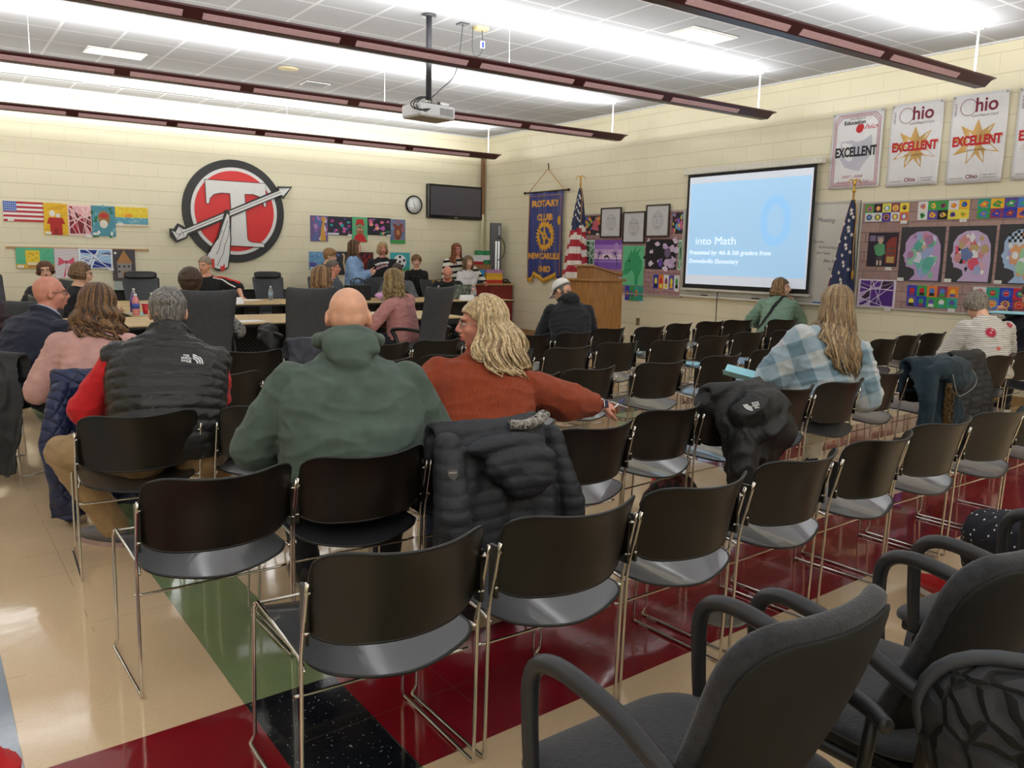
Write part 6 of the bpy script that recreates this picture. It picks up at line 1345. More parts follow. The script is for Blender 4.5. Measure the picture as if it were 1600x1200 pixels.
def silhouette(r, pal, seed, label, check=False):
    a = Art('right', r, '38373A', .004, D0+.001); rd = random.Random(seed); q = [(.08+.86*x, .02+.90*y) for x, y in HEAD]; a.P(q, pal[0])
    def inside(x, y):
        c = False; n = len(q)
        for i in range(n):
            x0, y0 = q[i]; x1, y1 = q[(i+1) % n]
            if (y0 > y) != (y1 > y) and x < (x1-x0)*(y-y0)/(y1-y0)+x0: c = not c
        return c
    k = 0
    while k < 46:
        x, y, rr = rd.uniform(.1, .9), rd.uniform(.04, .9), rd.uniform(.03, .13)*(1 if k > 14 else 1.3)
        if all(inside(x+rr*1.2*math.cos(t_), y+rr*1.2*math.sin(t_)) for t_ in (0, .8, 1.57, 2.4, 3.14, 3.9, 4.7, 5.5)): a.P(blob(rd, x, y, rr, rd.choice((4, 5, 7, 11)), .22), rd.choice(pal[1:])); k += 1
    if check:
        for i in range(12):
            for j in range(5):
                x, y = .2+i*.055, .70+j*.05
                if (i+j) % 2 == 0 and inside(x, y) and inside(x+.055, y+.05): a.R(x, y, x+.055, y+.05, '141414')
    a.tag_(.0, .0).done('silhouette_collage', label, 'artwork', 'head profile collages on black card')
silhouette((5.337, 4.83, 1.245, 1.85), ['B89AC4', 'C88A9A', '8ABFA0', '9AA8D0', 'D0A8B8', '6AB8A8', 'C8B090', 'D0D0E0', 'A8789A', '58A898'], 1, 'head profile collage in pastel purple and green, left one of three')
silhouette((4.795, 4.30, 1.25, 1.85), ['C0AACC', 'C88A8A', 'E0E0E4', '9AA8D0', '1E1E22', 'D0A8B8', 'B8A070', 'D8506A', '6A7AA8', 'E8E4D8'], 2, 'head profile collage with white and dark patches, middle one of three')
silhouette((4.27, 3.78, 1.25, 1.86), ['A0B8D8', '9AC8A0', 'E0E0E4', 'A8A0D8', 'D8A070', 'C8D8E8'], 3, 'head profile collage with checkered crown, at the right frame edge', True)
shards(Art('right', (5.817, 5.345, .925, 1.25), 'D8CCDC', .004, D0+.005), ['5A2A8A', '7A4AA8', 'B8A0D0', '3A2440', '4A1E78'], '', 12, 21, .014).tag_(.75, -.11).done('artwork', 'purple shard artwork with white lines, above the plaid sweater woman', 'artwork', PB)
# projection screen
t = thing('projection_screen', 'pull down projection screen showing a light blue slide', 'screen', (0, 0, 0)); MB().box((-.06, 1.60, -.02), (2.22, 1.68, .07), mat('screen_case', 'D8D4C8', .45), bev=.01).obj('roller_case', t)
MB().box((0, .02, .02), (2.126, 1.61, .024), mat('screen_black', '141414', .7)).obj('black_border', t); MB().box((-.02, -.03, .012), (2.15, .0, .04), mat('screen_bar', 'CFCBBE', .4)).box((0, 0, .02), (2.126, .02, .03), mat('screen_black', '141414', .7)).obj('bottom_bar', t)
SLW = mat('projected_white', 'C9D0DC', .8, var=.01, emit=.42); SLB = mat('projected_blue', '9CC2E2', .8, var=.015, nscale=1.5, emit=.55); SLB2 = mat('projected_blue_ring', '8FC0EC', .8, var=.01, emit=.56); SLT = mat('projected_text', 'D4E6F4', .8, var=0, emit=.72)
MB().box((.045, .06, .024), (2.085, 1.56, .0255), SLW).obj('screen_cloth', t); MB().box((.07, .19, .0255), (2.06, 1.47, .0265), SLB).obj('projected_slide', t)
b = MB(); cx, cy = 1.56, .92
for k in range(40):
    a0, a1 = 2*PI*k/40, 2*PI*(k+1)/40; b.add([(cx+.24*math.cos(a0), cy+.33*math.sin(a0), .0275), (cx+.24*math.cos(a1), cy+.33*math.sin(a1), .0275), (cx+.13*math.cos(a1), cy+.21*math.sin(a1), .0275), (cx+.13*math.cos(a0), cy+.21*math.sin(a0), .0275)], [(0, 1, 2, 3)], SLB2, False)
b.obj('slide_ring', t, fixn=False)
b = MB(); b.text('into Math', .155, .20, .665, .0272, SLT, align='LEFT', width=.72); b.text('Presented by: 4th & 5th graders from', .085, .095, .505, .0272, SLT, align='LEFT', shear=.15, bold=.001, width=1.42); b.text('Donnelsville Elementary', .085, .095, .385, .0272, SLT, align='LEFT', shear=.15, bold=.001, width=.90); b.obj('slide_text', t)
hang(t, 'right', 8.60, 1.035, .05)
o = MB().cyl((0, 0, 0), (0, 1.0, 0), .006, PLAS, 8).obj('screen_stand_pole'); hang(o, 'right', 7.92, 0.0, .10); tag(o, 'thin black pole standing under the projection screen', 'pole')
# banners
def banner(label, u0, u1, v0, v1, build, wav=.012, seed=1):
    t = thing('award_banner', label, 'banner', (0, 0, 0), 0, 'report card banners on the right wall'); w_, h_ = u0-u1, v1-v0; VIN = mat('white_vinyl', 'DEDDE0', .45, var=.02); b = MB(); n = 14; W = n+1
    vs = [(w_*i/n, h_*j/n, .02+wav*noise.noise(V((i*.25, j*.16, seed)))) for j in range(W) for i in range(W)]; b.add(vs, [(j*W+i, j*W+i+1, (j+1)*W+i+1, (j+1)*W+i) for j in range(n) for i in range(n)], VIN); o = b.obj('vinyl_sheet', t, fixn=False); s = o.modifiers.new('s', 'SOLIDIFY'); s.thickness = .003; s.offset = -1
    b = MB(); build(b, w_, h_); bv = BVHTree.FromPolygons([V(v) for v in vs], [(j*W+i, j*W+i+1, (j+1)*W+i+1, (j+1)*W+i) for j in range(n) for i in range(n)])
    nv = []
    for v in b.v: h_t = bv.ray_cast(V((v[0], v[1], 1)), V((0, 0, -1)))[0]; nv.append((v[0], v[1], (h_t.z if h_t else .02)+.0008+v[2]))
    b.v = nv; b.obj('print', t, fixn=False)
    for x in (.02, w_-.02): MB().cyl((x, h_-.02, .0), (x, h_-.02, .034), .011, ALU, 10).obj('grommet', t)
    hang(t, 'right', u0, v0, .004)
def dense(poly, n=6):
    out = []
    for i in range(len(poly)):
        p, q = poly[i], poly[(i+1) % len(poly)]; out += [(p[0]+(q[0]-p[0])*k/n, p[1]+(q[1]-p[1])*k/n) for k in range(n)]
    return out
def fan(b, c, poly, z, m):
    p = dense(poly); b.add([(c[0], c[1], z)]+[(x, y, z) for x, y in p], [(0, i+1, (i+1) % len(p)+1) for i in range(len(p))], m, False)
MARN = flat('7A2440'); RDT = flat('C02028'); GLD2 = mat('gold_burst_print', 'D2A75C', .5, var=.14, nscale=7); GRY = flat('6A6A6A')
def ohio(b, w_, h_):
    sp = []
    for k in range(18): r = (.47 if k % 2 == 0 else .24); a_ = PI/2+k*PI/9; sp.append((w_*.5+w_*r*1.02*math.cos(a_)*(1 if k % 2 else 1), h_*.46+h_*r*.50*math.sin(a_)*1.1))
    fan(b, (w_*.5, h_*.46), sp, .0, GLD2)
    ring = [(w_*.30+.085*math.cos(a_), h_*.855+.085*math.sin(a_)) for a_ in (2*PI*k/32 for k in range(33))]
    for (x0, y0), (x1, y1) in zip(ring, ring[1:]): cx_, cy_ = w_*.30, h_*.855; b.add([(x0, y0, .001), (x1, y1, .001), (cx_+(x1-cx_)*.93, cy_+(y1-cy_)*.93, .001), (cx_+(x0-cx_)*.93, cy_+(y0-cy_)*.93, .001)], [(0, 1, 2, 3)], MARN, False)
    b.text('hio', .20, w_*.62, h_*.865, .001, MARN, bold=.004, width=w_*.40, ext=.0003); b.text('Local Report Card', .038, w_*.60, h_*.755, .001, GRY, width=w_*.46, ext=.0003); b.text('EXCELLENT', .135, w_*.5, h_*.475, .003, RDT, bold=.006, width=w_*.88, ext=.0003)
    b.text('District Rating', .03, w_*.5, h_*.375, .003, flat('8A7040'), width=w_*.34, ext=.0002); b.text('Ohio', .062, w_*.47, h_*.075, .001, MARN, bold=.001, width=w_*.22, ext=.0003); b.text('State Board', .022, w_*.78, h_*.09, .001, GRY, width=w_*.22, ext=.0002); b.text('of Education', .022, w_*.78, h_*.06, .001, GRY, width=w_*.22, ext=.0002); b.text('Department of Education', .016, w_*.19, h_*.065, .001, GRY, width=w_*.24, ext=.0002); b.text('2009-2010', .03, w_*.075, h_*.84, .001, flat('55304A'), rot=PI/2, ext=.0002)
    b.add([(w_*.635, h_*.04, .001), (w_*.64, h_*.04, .001), (w_*.64, h_*.11, .001), (w_*.635, h_*.11, .001)], [(0, 1, 2, 3)], GRY, False)
def edu(b, w_, h_):
    for k in range(3):
        e = .03+.016*k; c = .07; q = [(e+c, e), (w_-e-c, e), (w_-e, e+.0), (w_-e, h_-e-c), (w_-e-c, h_-e), (e+c, h_-e), (e, h_-e-c), (e, e)]
        for (x0, y0), (x1, y1) in zip(q, q[1:]+q[:1]):
            L_ = math.hypot(x1-x0, y1-y0) or 1; nx, ny = -(y1-y0)/L_*.0035, (x1-x0)/L_*.0035; n = 8
            for i in range(n): a0, a1 = i/n, (i+1)/n; b.add([(x0+(x1-x0)*a0+nx, y0+(y1-y0)*a0+ny, .0), (x0+(x1-x0)*a1+nx, y0+(y1-y0)*a1+ny, .0), (x0+(x1-x0)*a1-nx, y0+(y1-y0)*a1-ny, .0), (x0+(x1-x0)*a0-nx, y0+(y1-y0)*a0-ny, .0)], [(0, 1, 2, 3)], flat('A04058'), False)
    st = [(.2, .62), (.2, .38), (.3, .28), (.46, .24), (.6, .22), (.66, .3), (.78, .4), (.82, .52), (.8, .68), (.66, .62), (.52, .60), (.42, .63)]; fan(b, (w_*.5, h_*.45), [(x*w_, y*h_) for x, y in st], .0, flat('BDBDCB'))
    b.text('State Board of', .032, w_*.5, h_*.905, .001, GRY, width=w_*.3, ext=.0002); b.text('Education', .062, w_*.45, h_*.855, .001, flat('3A3A42'), bold=.002, width=w_*.42, ext=.0003)
    fan(b, (w_*.56, h_*.775), [(w_*.56+.05*math.cos(a_)*(1+.12*math.sin(2*a_)), h_*.775+.055*math.sin(a_)-(.012 if abs(a_-PI/2) < .3 else 0)) for a_ in (2*PI*k/16 for k in range(16))], .001, RDT); b.text('hio', .085, w_*.76, h_*.785, .002, flat('C8405A'), shear=.4, ext=.0002, width=w_*.26)
    b.text('EXCELLENT', .15, w_*.5, h_*.47, .003, flat('26262C'), bold=.006, width=w_*.82, ext=.0003); b.text('2007 - 2008', .045, w_*.46, h_*.15, .001, flat('A04058'), shear=.3, width=w_*.42, ext=.0002); b.text('Academic School Year', .04, w_*.48, h_*.085, .001, flat('A04058'), shear=.3, width=w_*.66, ext=.0002)
banner('white banner with grey state outline, red apple and black EXCELLENT', 6.33, 5.67, 2.32, 3.205, edu, seed=1)
banner('white report card banner with gold star burst, second from left', 5.575, 4.98, 2.305, 3.21, ohio, seed=2); banner('white report card banner with gold star burst, third from left', 4.885, 4.31, 2.295, 3.215, ohio, seed=3); banner('white report card banner cut off by the right frame edge', 4.215, 3.62, 2.30, 3.21, ohio, seed=4)
# blue club banner
t = thing('club_banner', 'royal blue club banner with gold gear wheel and gold fringe hanging by the corner', 'banner', (0, 0, 0)); w_, h_ = .98, 1.60
BLV = mat('royal_blue_satin', '1C2A7A', .5, var=.08, nscale=5, sheen=.3); GD = mat('gold_felt', 'D8A12E', .7, var=.06); n = 20
def bl(x, y): return .05+.012*math.sin(x*14+1)+.006*math.sin(x*31+y*3)
edge = [(0, .0), (.0, .12), (.155, .02) , (.155, .02)]
low = lambda x: (.0+.12*abs(((x*3) % 1)-.5)*2 if x < .167 or x > .833 else 0)
def lowe(x):
    k = x/w_
    if k < .12: return .10+(.12-k)*.0
    return 0
prof_ = [(0, .10), (.06, .07), (.13, .10), (.16, .20), (.50, .08), (.84, .20), (.87, .10), (.94, .07), (1, .10)]
def lw(x):
    k = x/w_
    for (a0, b0), (a1, b1) in zip(prof_, prof_[1:]):
        if a0 <= k <= a1: return b0+(b1-b0)*(k-a0)/(a1-a0)
    return .1
b = MB(); NX, NY = 48, 16; vs = [(w_*i/NX, lw(w_*i/NX)+(h_-lw(w_*i/NX))*j/NY, bl(w_*i/NX, h_*j/NY)) for j in range(NY+1) for i in range(NX+1)]; b.add(vs, [(j*(NX+1)+i, j*(NX+1)+i+1, (j+1)*(NX+1)+i+1, (j+1)*(NX+1)+i) for j in range(NY) for i in range(NX)], BLV); o = b.obj('cloth', t, fixn=False); s = o.modifiers.new('s', 'SOLIDIFY'); s.thickness = .004
b = MB()
for i in range(NX): x0, x1 = w_*i/NX, w_*(i+1)/NX; b.add([(x0, lw(x0)-.07, bl(x0, 0)+.006), (x1, lw(x1)-.07, bl(x1, 0)+.006), (x1, lw(x1)+.01, bl(x1, 0)+.006), (x0, lw(x0)+.01, bl(x0, 0)+.006)], [(0, 1, 2, 3)], GD)
o = b.obj('gold_fringe', t, fixn=False); s = o.modifiers.new('s', 'SOLIDIFY'); s.thickness = .006
b = MB(); GO = mat('orange_gold_cord', 'D9923A', .6)
b.tube([(.035, .14, bl(.035, 0)+.006), (.035, h_-.06, bl(.035, 0)+.006), (w_-.035, h_-.06, bl(w_-.035, 0)+.006), (w_-.035, .14, bl(w_-.035, 0)+.006)], .007, GO, 6); b.obj('cord_edge', t)
b = MB(); FT = mat('orange_gold_lettering', 'DDA045', .6)
for s_, y_, ww, sz in (('ROTARY', 1.40, .78, .15), ('CLUB', 1.16, .46, .15), ('NEW CARLISLE', .48, .90, .14), ('OHIO', .25, .36, .14)): b.text(s_, sz, w_*.47 if s_ == 'CLUB' else w_*.5, y_, 0, FT, bold=.007, width=ww, ext=.001)
gx, gy = w_*.50, .84; R0, R1 = .235, .275; nt_ = 24
g = []
for k in range(nt_*4): rr = R1 if (k % 4) in (1, 2) else R0; g.append((gx+rr*math.cos(2*PI*k/(nt_*4)), gy+rr*math.sin(2*PI*k/(nt_*4))))
gi = [(gx+.165*math.cos(2*PI*k/(nt_*4)), gy+.165*math.sin(2*PI*k/(nt_*4))) for k in range(nt_*4)]; K = len(g); b.add([(x, y, 0) for x, y in g+gi], [(i, (i+1) % K, K+(i+1) % K, K+i) for i in range(K)], GD, False)
hub = [(gx+.06*math.cos(2*PI*k/20), gy+.06*math.sin(2*PI*k/20)) for k in range(20)]; b.add([(x, y, 0.001) for x, y in hub], [tuple(range(20))], GD, False)
for k in range(6):
    a_ = PI/2+k*PI/3; dx, dy = math.cos(a_), math.sin(a_); b.add([(gx+dx*.04-dy*.032, gy+dy*.04+dx*.032, 0), (gx+dx*.175-dy*.02, gy+dy*.175+dx*.02, 0), (gx+dx*.175+dy*.02, gy+dy*.175-dx*.02, 0), (gx+dx*.04+dy*.032, gy+dy*.04-dx*.032, 0)], [(0, 1, 2, 3)], GD, False)
b.add([(gx+.024*math.cos(2*PI*k/12), gy+.024*math.sin(2*PI*k/12), .003) for k in range(12)], [tuple(range(12))], BLV, False)
bm_ = [(.90+.06*math.cos(2*PI*k/16), 1.10+.08*math.sin(2*PI*k/16)) for k in range(16)]; b.add([(min(x, w_-.02), y, 0) for x, y in bm_], [tuple(range(16))], GD, False)
b.v = [(x, y, z+bl(x, y)+.006) for x, y, z in b.v]; b.obj('lettering_and_wheel', t, fixn=False)
MB().cyl((-.12, h_+.01, .05), (w_+.12, h_+.01, .05), .014, mat('dark_wood_rod', '3A2A1C', .4)).ell((-.14, h_+.01, .05), (.03, .025, .025), PLAS).ell((w_+.14, h_+.01, .05), (.03, .025, .025), PLAS).obj('hanging_rod', t)
MB().tube([(-.02, h_+.02, .05), (w_*.5, h_+.40, .02), (w_+.02, h_+.02, .05)], .005, GO, 6).obj('hanging_cord', t); MB().cyl((w_*.5, h_+.38, 0), (w_*.5, h_+.50, .015), .008, PLAS, 8).obj('wall_hook', t)
hang(t, 'right', 12.47, .97, 0)
# outlets
for u, v_, l in ((9.58, .46, 'small brown wall outlet above the back row, right of the lectern'),):
    t = thing('wall_outlet', l, 'outlet', (0, 0, 0)); MB().box((-.04, -.06, 0), (.04, .06, .008), mat('outlet_brown', '8A7A60', .5), bev=.003).obj('plate', t)
    for s_ in (-1, 1): MB().box((-.017, s_*.028-.016, .008), (.017, s_*.028+.016, .012), mat('outlet_dark', '5A4C3C', .5)).obj('socket', t)
    hang(t, 'right', u, v_)
# ================================================================== coats, bags and small things
def coat(label, ck, m, w=.27, back=.45, front=.15, thick=.018, folds=.02, nf=4, puffs=0, amp=.004, hem=.03, extra=None, vox=.010, shift=0, flare=.05, seed=1, bulge=.02, dz=0, rot=0, name='coat', cat='coat', grp=None, fn=None):
    """a garment laid over a chair back, modelled in the chair's own frame"""
    c = CH[ck] if isinstance(ck, tuple) else ck; rd = random.Random(seed); NU, NV = 30, 34
    Lf, Lt = front, .10; tot = Lf+Lt+back; A_, B_ = [], []
    for j in range(NV+1):
        s = tot*j/NV
        for i in range(NU+1):
            u = -1+2*i/NU; wr = min(1, abs(u))**2*.09
            if s < Lf: y, z, ny, nz = -.085-.0*s, .755-(Lf-s), 1, 0
            elif s < Lf+Lt: a = (s-Lf)/Lt*PI; y, z, ny, nz = -.085-.035*(1-math.cos(a))/1, .755+.032*math.sin(a), math.cos(a), math.sin(a)
            else: q = s-Lf-Lt; y, z, ny, nz = -.155-bulge*math.sin(min(1, q/.25)*PI/2)-.10*q*(1 if q < .3 else .3/q), .755-q*(1+hem*math.sin(u*3+seed)), -1, 0
            dn = max(0, s-Lf-Lt); fo = folds*min(1, dn/.15)*math.sin(nf*u*PI+seed+1.5*dn*6)
            x = shift+u*(w+flare*min(1, dn/.4)); p = V((x, y+wr*(1 if dn < .1 else max(.3, 1-dn))+ny*fo, z+dz)); nn = V((0, ny, nz)).normalized()
            if s >= Lf+Lt and z < .03: p.z = max(.012, p.z)
            A_.append(p+nn*thick*(1-.5*abs(u)**8)); B_.append(p-nn*.006)
    W = NU+1; K = len(A_); fs = [(j*W+i, j*W+i+1, (j+1)*W+i+1, (j+1)*W+i) for j in range(NV) for i in range(NU)]
    rim = [i for i in range(NU)]+[NU+W*j for j in range(NV)]+[W*NV+NU-i for i in range(NU)]+[W*(NV-j) for j in range(NV)]; n = len(rim)
    b = MB(); b.add(A_+B_, [f[::-1] for f in fs]+[tuple(K+a for a in f) for f in fs]+[(rim[(k+1) % n], rim[k], K+rim[k], K+rim[(k+1) % n]) for k in range(n)])
    if extra: extra(b)
    me = remesh(b, vox, 3, .5)
    def f2(p):
        d = 0
        if puffs: d += .008*(abs(math.sin(PI*(p.z+.15*p.x*math.sin(p.x*7))/puffs))**.3-.85)
        if fn: d += fn(p)
        return d
    wrinkle(me, amp, 9, seed, (1, 1, .8), f2); me.name = name; me.materials.clear(); me.materials.append(m)
    for v in me.vertices: v.co.z = max(v.co.z, .004)
    t = thing(name, label, cat, c.location, c.rotation_euler.z+rot, grp); o = bpy.data.objects.new('shell', me); COL.objects.link(o); o.parent = t
    t.name = name; t['_m'] = 0; del t['_m']; return t, o
# the blonde woman's quilted jacket
QJ = mat('slate_quilted_nylon', '1D2128', .6, var=.14, nscale=10, bump=.25, bscale=140)
def exj(b):
    # hood folded back over the outside and the left sleeve hanging free
    b.ell((.03, -.235, .655), (.165, .055, .085), None, n=20, k=14); b.ell((.05, -.255, .60), (.12, .05, .075), None, n=20, k=14); b.ell((-.02, -.215, .73), (.18, .045, .05), None, n=18, k=12)
    limb(b, [V((-.25, -.17, .74)), V((-.275, -.25, .50)), V((-.255, -.27, .22)), V((-.24, -.26, .12))], [.055, .072, .066, .05]); limb(b, [V((.26, -.12, .72)), V((.32, -.19, .45)), V((.33, -.19, .22))], [.045, .055, .045])
t, o = coat('slate grey quilted jacket with hood hanging over the blonde woman chair', ('B', 2), QJ, w=.25, back=.63, front=.12, thick=.03, puffs=.052, extra=exj, seed=2, folds=.012, amp=.003, vox=.009)
FL = mat('speckled_fleece_lining', '9A968E', .95, var=.6, nscale=70, bump=.8, bscale=120)
b = MB(); b.tube(spline([(.02, -.175, .795), (.09, -.18, .79), (.16, -.165, .80), (.21, -.13, .81)], 5), .028, FL, 10, flatn=.7); b.obj('fleece_collar', t)
class Fk: pass
fk = Fk(); fk.loc = t.location; fk.yaw = math.degrees(t.rotation_euler.z); fk.top = o
b = MB(); b.poly([(-.5, .6), (.5, .6), (.5, -.1), (0, -.7), (-.5, -.1)], 0, mat('patch_dark', '3A3733', .5)); b.add([(-.42, .12, .02), (.42, .12, .02), (.42, .30, .02), (-.42, .30, .02)], [(0, 1, 2, 3)], flat('8A8478'), False); stick_px(b, t, fk, 708, 742, .032, 'shield_patch')
# bunched black coat
BP = mat('black_parka_nylon', '0C0C0E', .55, var=.12, nscale=12, bump=.35, bscale=60)
def exb(b):
    b.ell((.0, -.21, .68), (.23, .10, .12), None, n=22, k=14); b.ell((.04, -.25, .58), (.19, .09, .12), None, n=22, k=14); b.ell((-.02, -.23, .50), (.17, .08, .10), None, n=20, k=12); b.ell((.08, -.13, .76), (.15, .10, .05), None, n=20, k=12)
    b.ell((-.15, -.02, .70), (.10, .09, .07), None); limb(b, [V((-.16, -.22, .56)), V((-.19, -.25, .38)), V((-.18, -.26, .24))], [.07, .072, .065]); limb(b, [V((.16, -.08, .76)), V((.20, -.03, .73))], [.045, .03])
t, o = coat('large black puffer coat bunched over a chair back, white label on its shoulder', ('B', 5), BP, w=.22, flare=.0, back=.36, front=.2, thick=.035, extra=exb, seed=5, folds=.02, amp=.012, vox=.011)
fk = Fk(); fk.loc = t.location; fk.yaw = math.degrees(t.rotation_euler.z); fk.top = o
stick_px(logo_patch(t, fk, 0, 0, 0), t, fk, 1180, 634, .8, 'brand_logo', rot=-160)
# teal coat and the black coat beside it
TEAL = cloth('deep_teal_twill', '0E2834', var=.15); FUR = mat('brown_fur_trim', '6A5228', .95, var=.5, nscale=90, bump=1, bscale=150); DKC = mat('black_quilted_cloth', '17171B', .6, var=.15)
def ext(b):
    b.ell((.05, -.20, .72), (.25, .09, .09), None, n=22, k=14); b.ell((.10, -.25, .64), (.20, .06, .07), None, n=20, k=12); limb(b, [V((-.20, -.17, .70)), V((-.26, -.2, .52)), V((-.27, -.2, .36))], [.05, .055, .045])
t, o = coat('deep teal parka with brown fur trimmed hood draped over a chair back', ('B', 9), TEAL, w=.28, back=.50, front=.2, thick=.025, extra=ext, seed=8, folds=.035, nf=3, amp=.007, vox=.011)
b = MB(); rd = random.Random(3)
for i in range(70): z = .62-.4*i/70; a_ = rd.uniform(-1, 1); b.tube([(-.10+.02*a_, -.26, z), (-.12+.045*a_, -.29-.01*rd.random(), z-.02), (-.13+.06*a_, -.295, z-.045)], [.006, .004, .001], FUR, 4)
b.tube([(-.10, -.255, .64), (-.115, -.265, .45), (-.11, -.262, .22)], [.022, .028, .02], FUR, 8); b.obj('fur_trim', t)
b = MB(); b.tube(spline([(-.10, -.275, .70), (-.07, -.29, .60), (-.02, -.30, .55), (.14, -.32, .60), (.27, -.28, .66), (.29, -.2, .74), (.18, -.16, .80)], 5), .0035, mat('silver_zip', '8E8E8C', .4, metal=.6), 5); b.obj('zip', t)
coat('black quilted coat hanging on the chair right of the teal parka', ('B', 10), DKC, w=.22, back=.44, front=.15, thick=.026, puffs=.045, seed=9, folds=.02)
# blue diamond quilted coat on the pink woman's chair
def diamond():
    m, b, n, L = nodes_mat('navy_diamond_quilt', .45); tc = n('TexCoord'); sxx = n('SeparateXYZ'); L(tc.outputs['Object'], sxx.inputs[0]); f = lambda o: mth(n, L, 'ABSOLUTE', mth(n, L, 'SUBTRACT', mth(n, L, 'FRACT', o), .5))
    u = mth(n, L, 'ADD', sxx.outputs[0], mth(n, L, 'MULTIPLY', sxx.outputs[1], .6)); a = f(mth(n, L, 'MULTIPLY', mth(n, L, 'ADD', u, sxx.outputs[2]), 14)); c = f(mth(n, L, 'MULTIPLY', mth(n, L, 'SUBTRACT', u, sxx.outputs[2]), 14)); k = mth(n, L, 'MINIMUM', a, c)
    L(mixc(n, L, mth(n, L, 'LESS_THAN', k, .05), hexc('1A2850'), hexc('0C1430')), b.inputs['Base Color']); bp = n('Bump'); bp.inputs['Strength'].default_value = 1; bp.inputs['Distance'].default_value = .012; L(mth(n, L, 'POWER', k, .5), bp.inputs['Height']); L(bp.outputs[0], b.inputs['Normal']); return m
def exq(b): limb(b, [V((-.26, -.15, .70)), V((-.31, -.2, .45)), V((-.27, -.17, .12)), V((-.24, -.14, .05))], [.05, .07, .06, .05])
coat('navy diamond quilted coat hanging to the floor from the pink sweater woman chair', ('D', 0), diamond(), w=.25, back=.70, front=.12, thick=.02, seed=4, folds=.03, extra=exq, shift=-.04, amp=.005)
coat('charcoal coat hanging over the chair back of the bald man with glasses', ('X', 0), mat('charcoal_shell', '26272A', .6, var=.15), w=.33, shift=.07, flare=.10, back=.62, front=.12, seed=6, folds=.035, nf=3, amp=.008, hem=.12)
coat('dark navy puffer coat over the chair behind the green hood', ('E', 2), mat('navy_puffer', '20222F', .5, var=.1), w=.27, back=.30, front=.12, thick=.03, seed=7, folds=.02, amp=.008)
oc = [o for o in COL.objects if o.get('label', '').startswith('tall dark grey office chair seen from behind, left of')][0]
def exo(b): b.ell((-.33, -.02, .58), (.10, .16, .14), None, n=18, k=12); b.ell((-.34, -.04, .40), (.09, .15, .2), None, n=18, k=12); b.ell((-.31, .02, .68), (.09, .13, .08), None)
b = MB(); exo(b); me = remesh(b, .012, 3); wrinkle(me, .012, 9, 3, (1, 1, .8)); me.materials.clear(); me.materials.append(BP); o = bpy.data.objects.new('coat', me); COL.objects.link(o); o.location = oc.location; tag(o, 'black puffy coat hung on the left armrest of the second tall grey chair', 'coat')
lump('dark plum coat piled on the office chair at the left edge', 'coat', 'coat', (.66, 7.72, .52), (.24, .22, .2), mat('plum_cloth', '3A1E2C', .7, var=.4, nscale=14), 5, .025, 7, parts=[((0, 0, .16), (.23, .2, .2)), ((-.1, -.1, .32), (.14, .13, .14)), ((.1, .02, .1), (.16, .18, .14))], vox=.014)
# ------------------------------------------------------------------ bags, cups
def tapered(label, name, cat, loc, prof, mats, rz=0, parts=None):
    t = thing(name, label, cat, loc, rz); MB().lathe(prof, mats, 24).obj(parts or 'cup_wall', t); return t
t = tapered('white paper soda cup with red triangle print on the floor under the chairs', 'drink_cup', 'cup', (3.62, 3.52, 0), [(.032, 0), (.045, .15), (.046, .155)], CW); b = MB(); b.lathe([(.0385, .05), (.0435, .115)], flat('D23A2E'), 24); b.obj('red_print', t)
t = tapered('teal metal water bottle on the floor below the green hoodie man', 'water_bottle', 'bottle', (1.80, 3.62, 0), [(.036, 0), (.038, .01), (.038, .17), (.025, .20), (.022, .22)], mat('teal_metal', '14836A', .4), parts='bottle_body'); MB().lathe([(.025, .22), (.025, .25)], PLAS, 20).obj('cap', t)
t = tapered('blue tumbler standing on the floor beside the teal parka', 'tumbler', 'cup', (5.42, 3.02, 0), [(.036, 0), (.045, .22), (.044, .225)], mat('periwinkle_metal', '4A55A8', .4)); MB().lathe([(.046, .22), (.046, .245), (.02, .25)], PLAS, 20).obj('lid', t)
lump('floral patterned tote bag on the floor under the chair left of the black coat', 'tote_bag', 'bag', (3.28, 3.10, 0), (.2, .1, .15), mat('floral_print', '5A2A2A', .7, var=1.2, nscale=22), 8, .008, 8, parts=[((0, 0, .12), (.20, .10, .13)), ((.02, 0, .18), (.17, .08, .09))])
lump('black handbag lying on the chair seat under the rust sleeve', 'handbag', 'bag', (2.24, 2.86, .445), (.15, .09, .05), mat('soft_black', '131418', .6, var=.15), 2, .008, 9, parts=[((-.02, 0, .045), (.15, .09, .05)), ((.08, .05, .05), (.08, .07, .045))])
lump('black bag lying on a seat right of the plaid sweater woman', 'handbag', 'bag', (4.92, 3.22, .445), (.1, .08, .05), mat('soft_black', '131418', .6, var=.15), 3, .01, 9, parts=[((0, 0, .06), (.09, .08, .06)), ((-.05, .02, .04), (.08, .07, .04))])
t = thing('camera_bag', 'black camera bag with silver camera on the seat right of the vest man', 'bag', (1.36, 5.05, .45), .2); MB().box((-.14, -.09, 0), (.14, .09, .07), mat('soft_black', '131418', .6), bev=.02).obj('bag_body', t); MB().cyl((.02, -.02, .07), (.03, -.05, .12), .03, CHROME).cyl((.028, -.045, .11), (.032, -.055, .128), .022, PLAS).obj('camera_lens', t)
lump('heap of red sleeve cloth at the lower left frame edge', 'cloth_bag', 'bag', (.085, 2.02, 0), (.1, .1, .15), RED, 9, .01, 7, parts=[((-.02, 0, .10), (.11, .13, .12)), ((-.05, .02, .22), (.09, .1, .12))])  # heap of cloth standing for a person's red sleeve
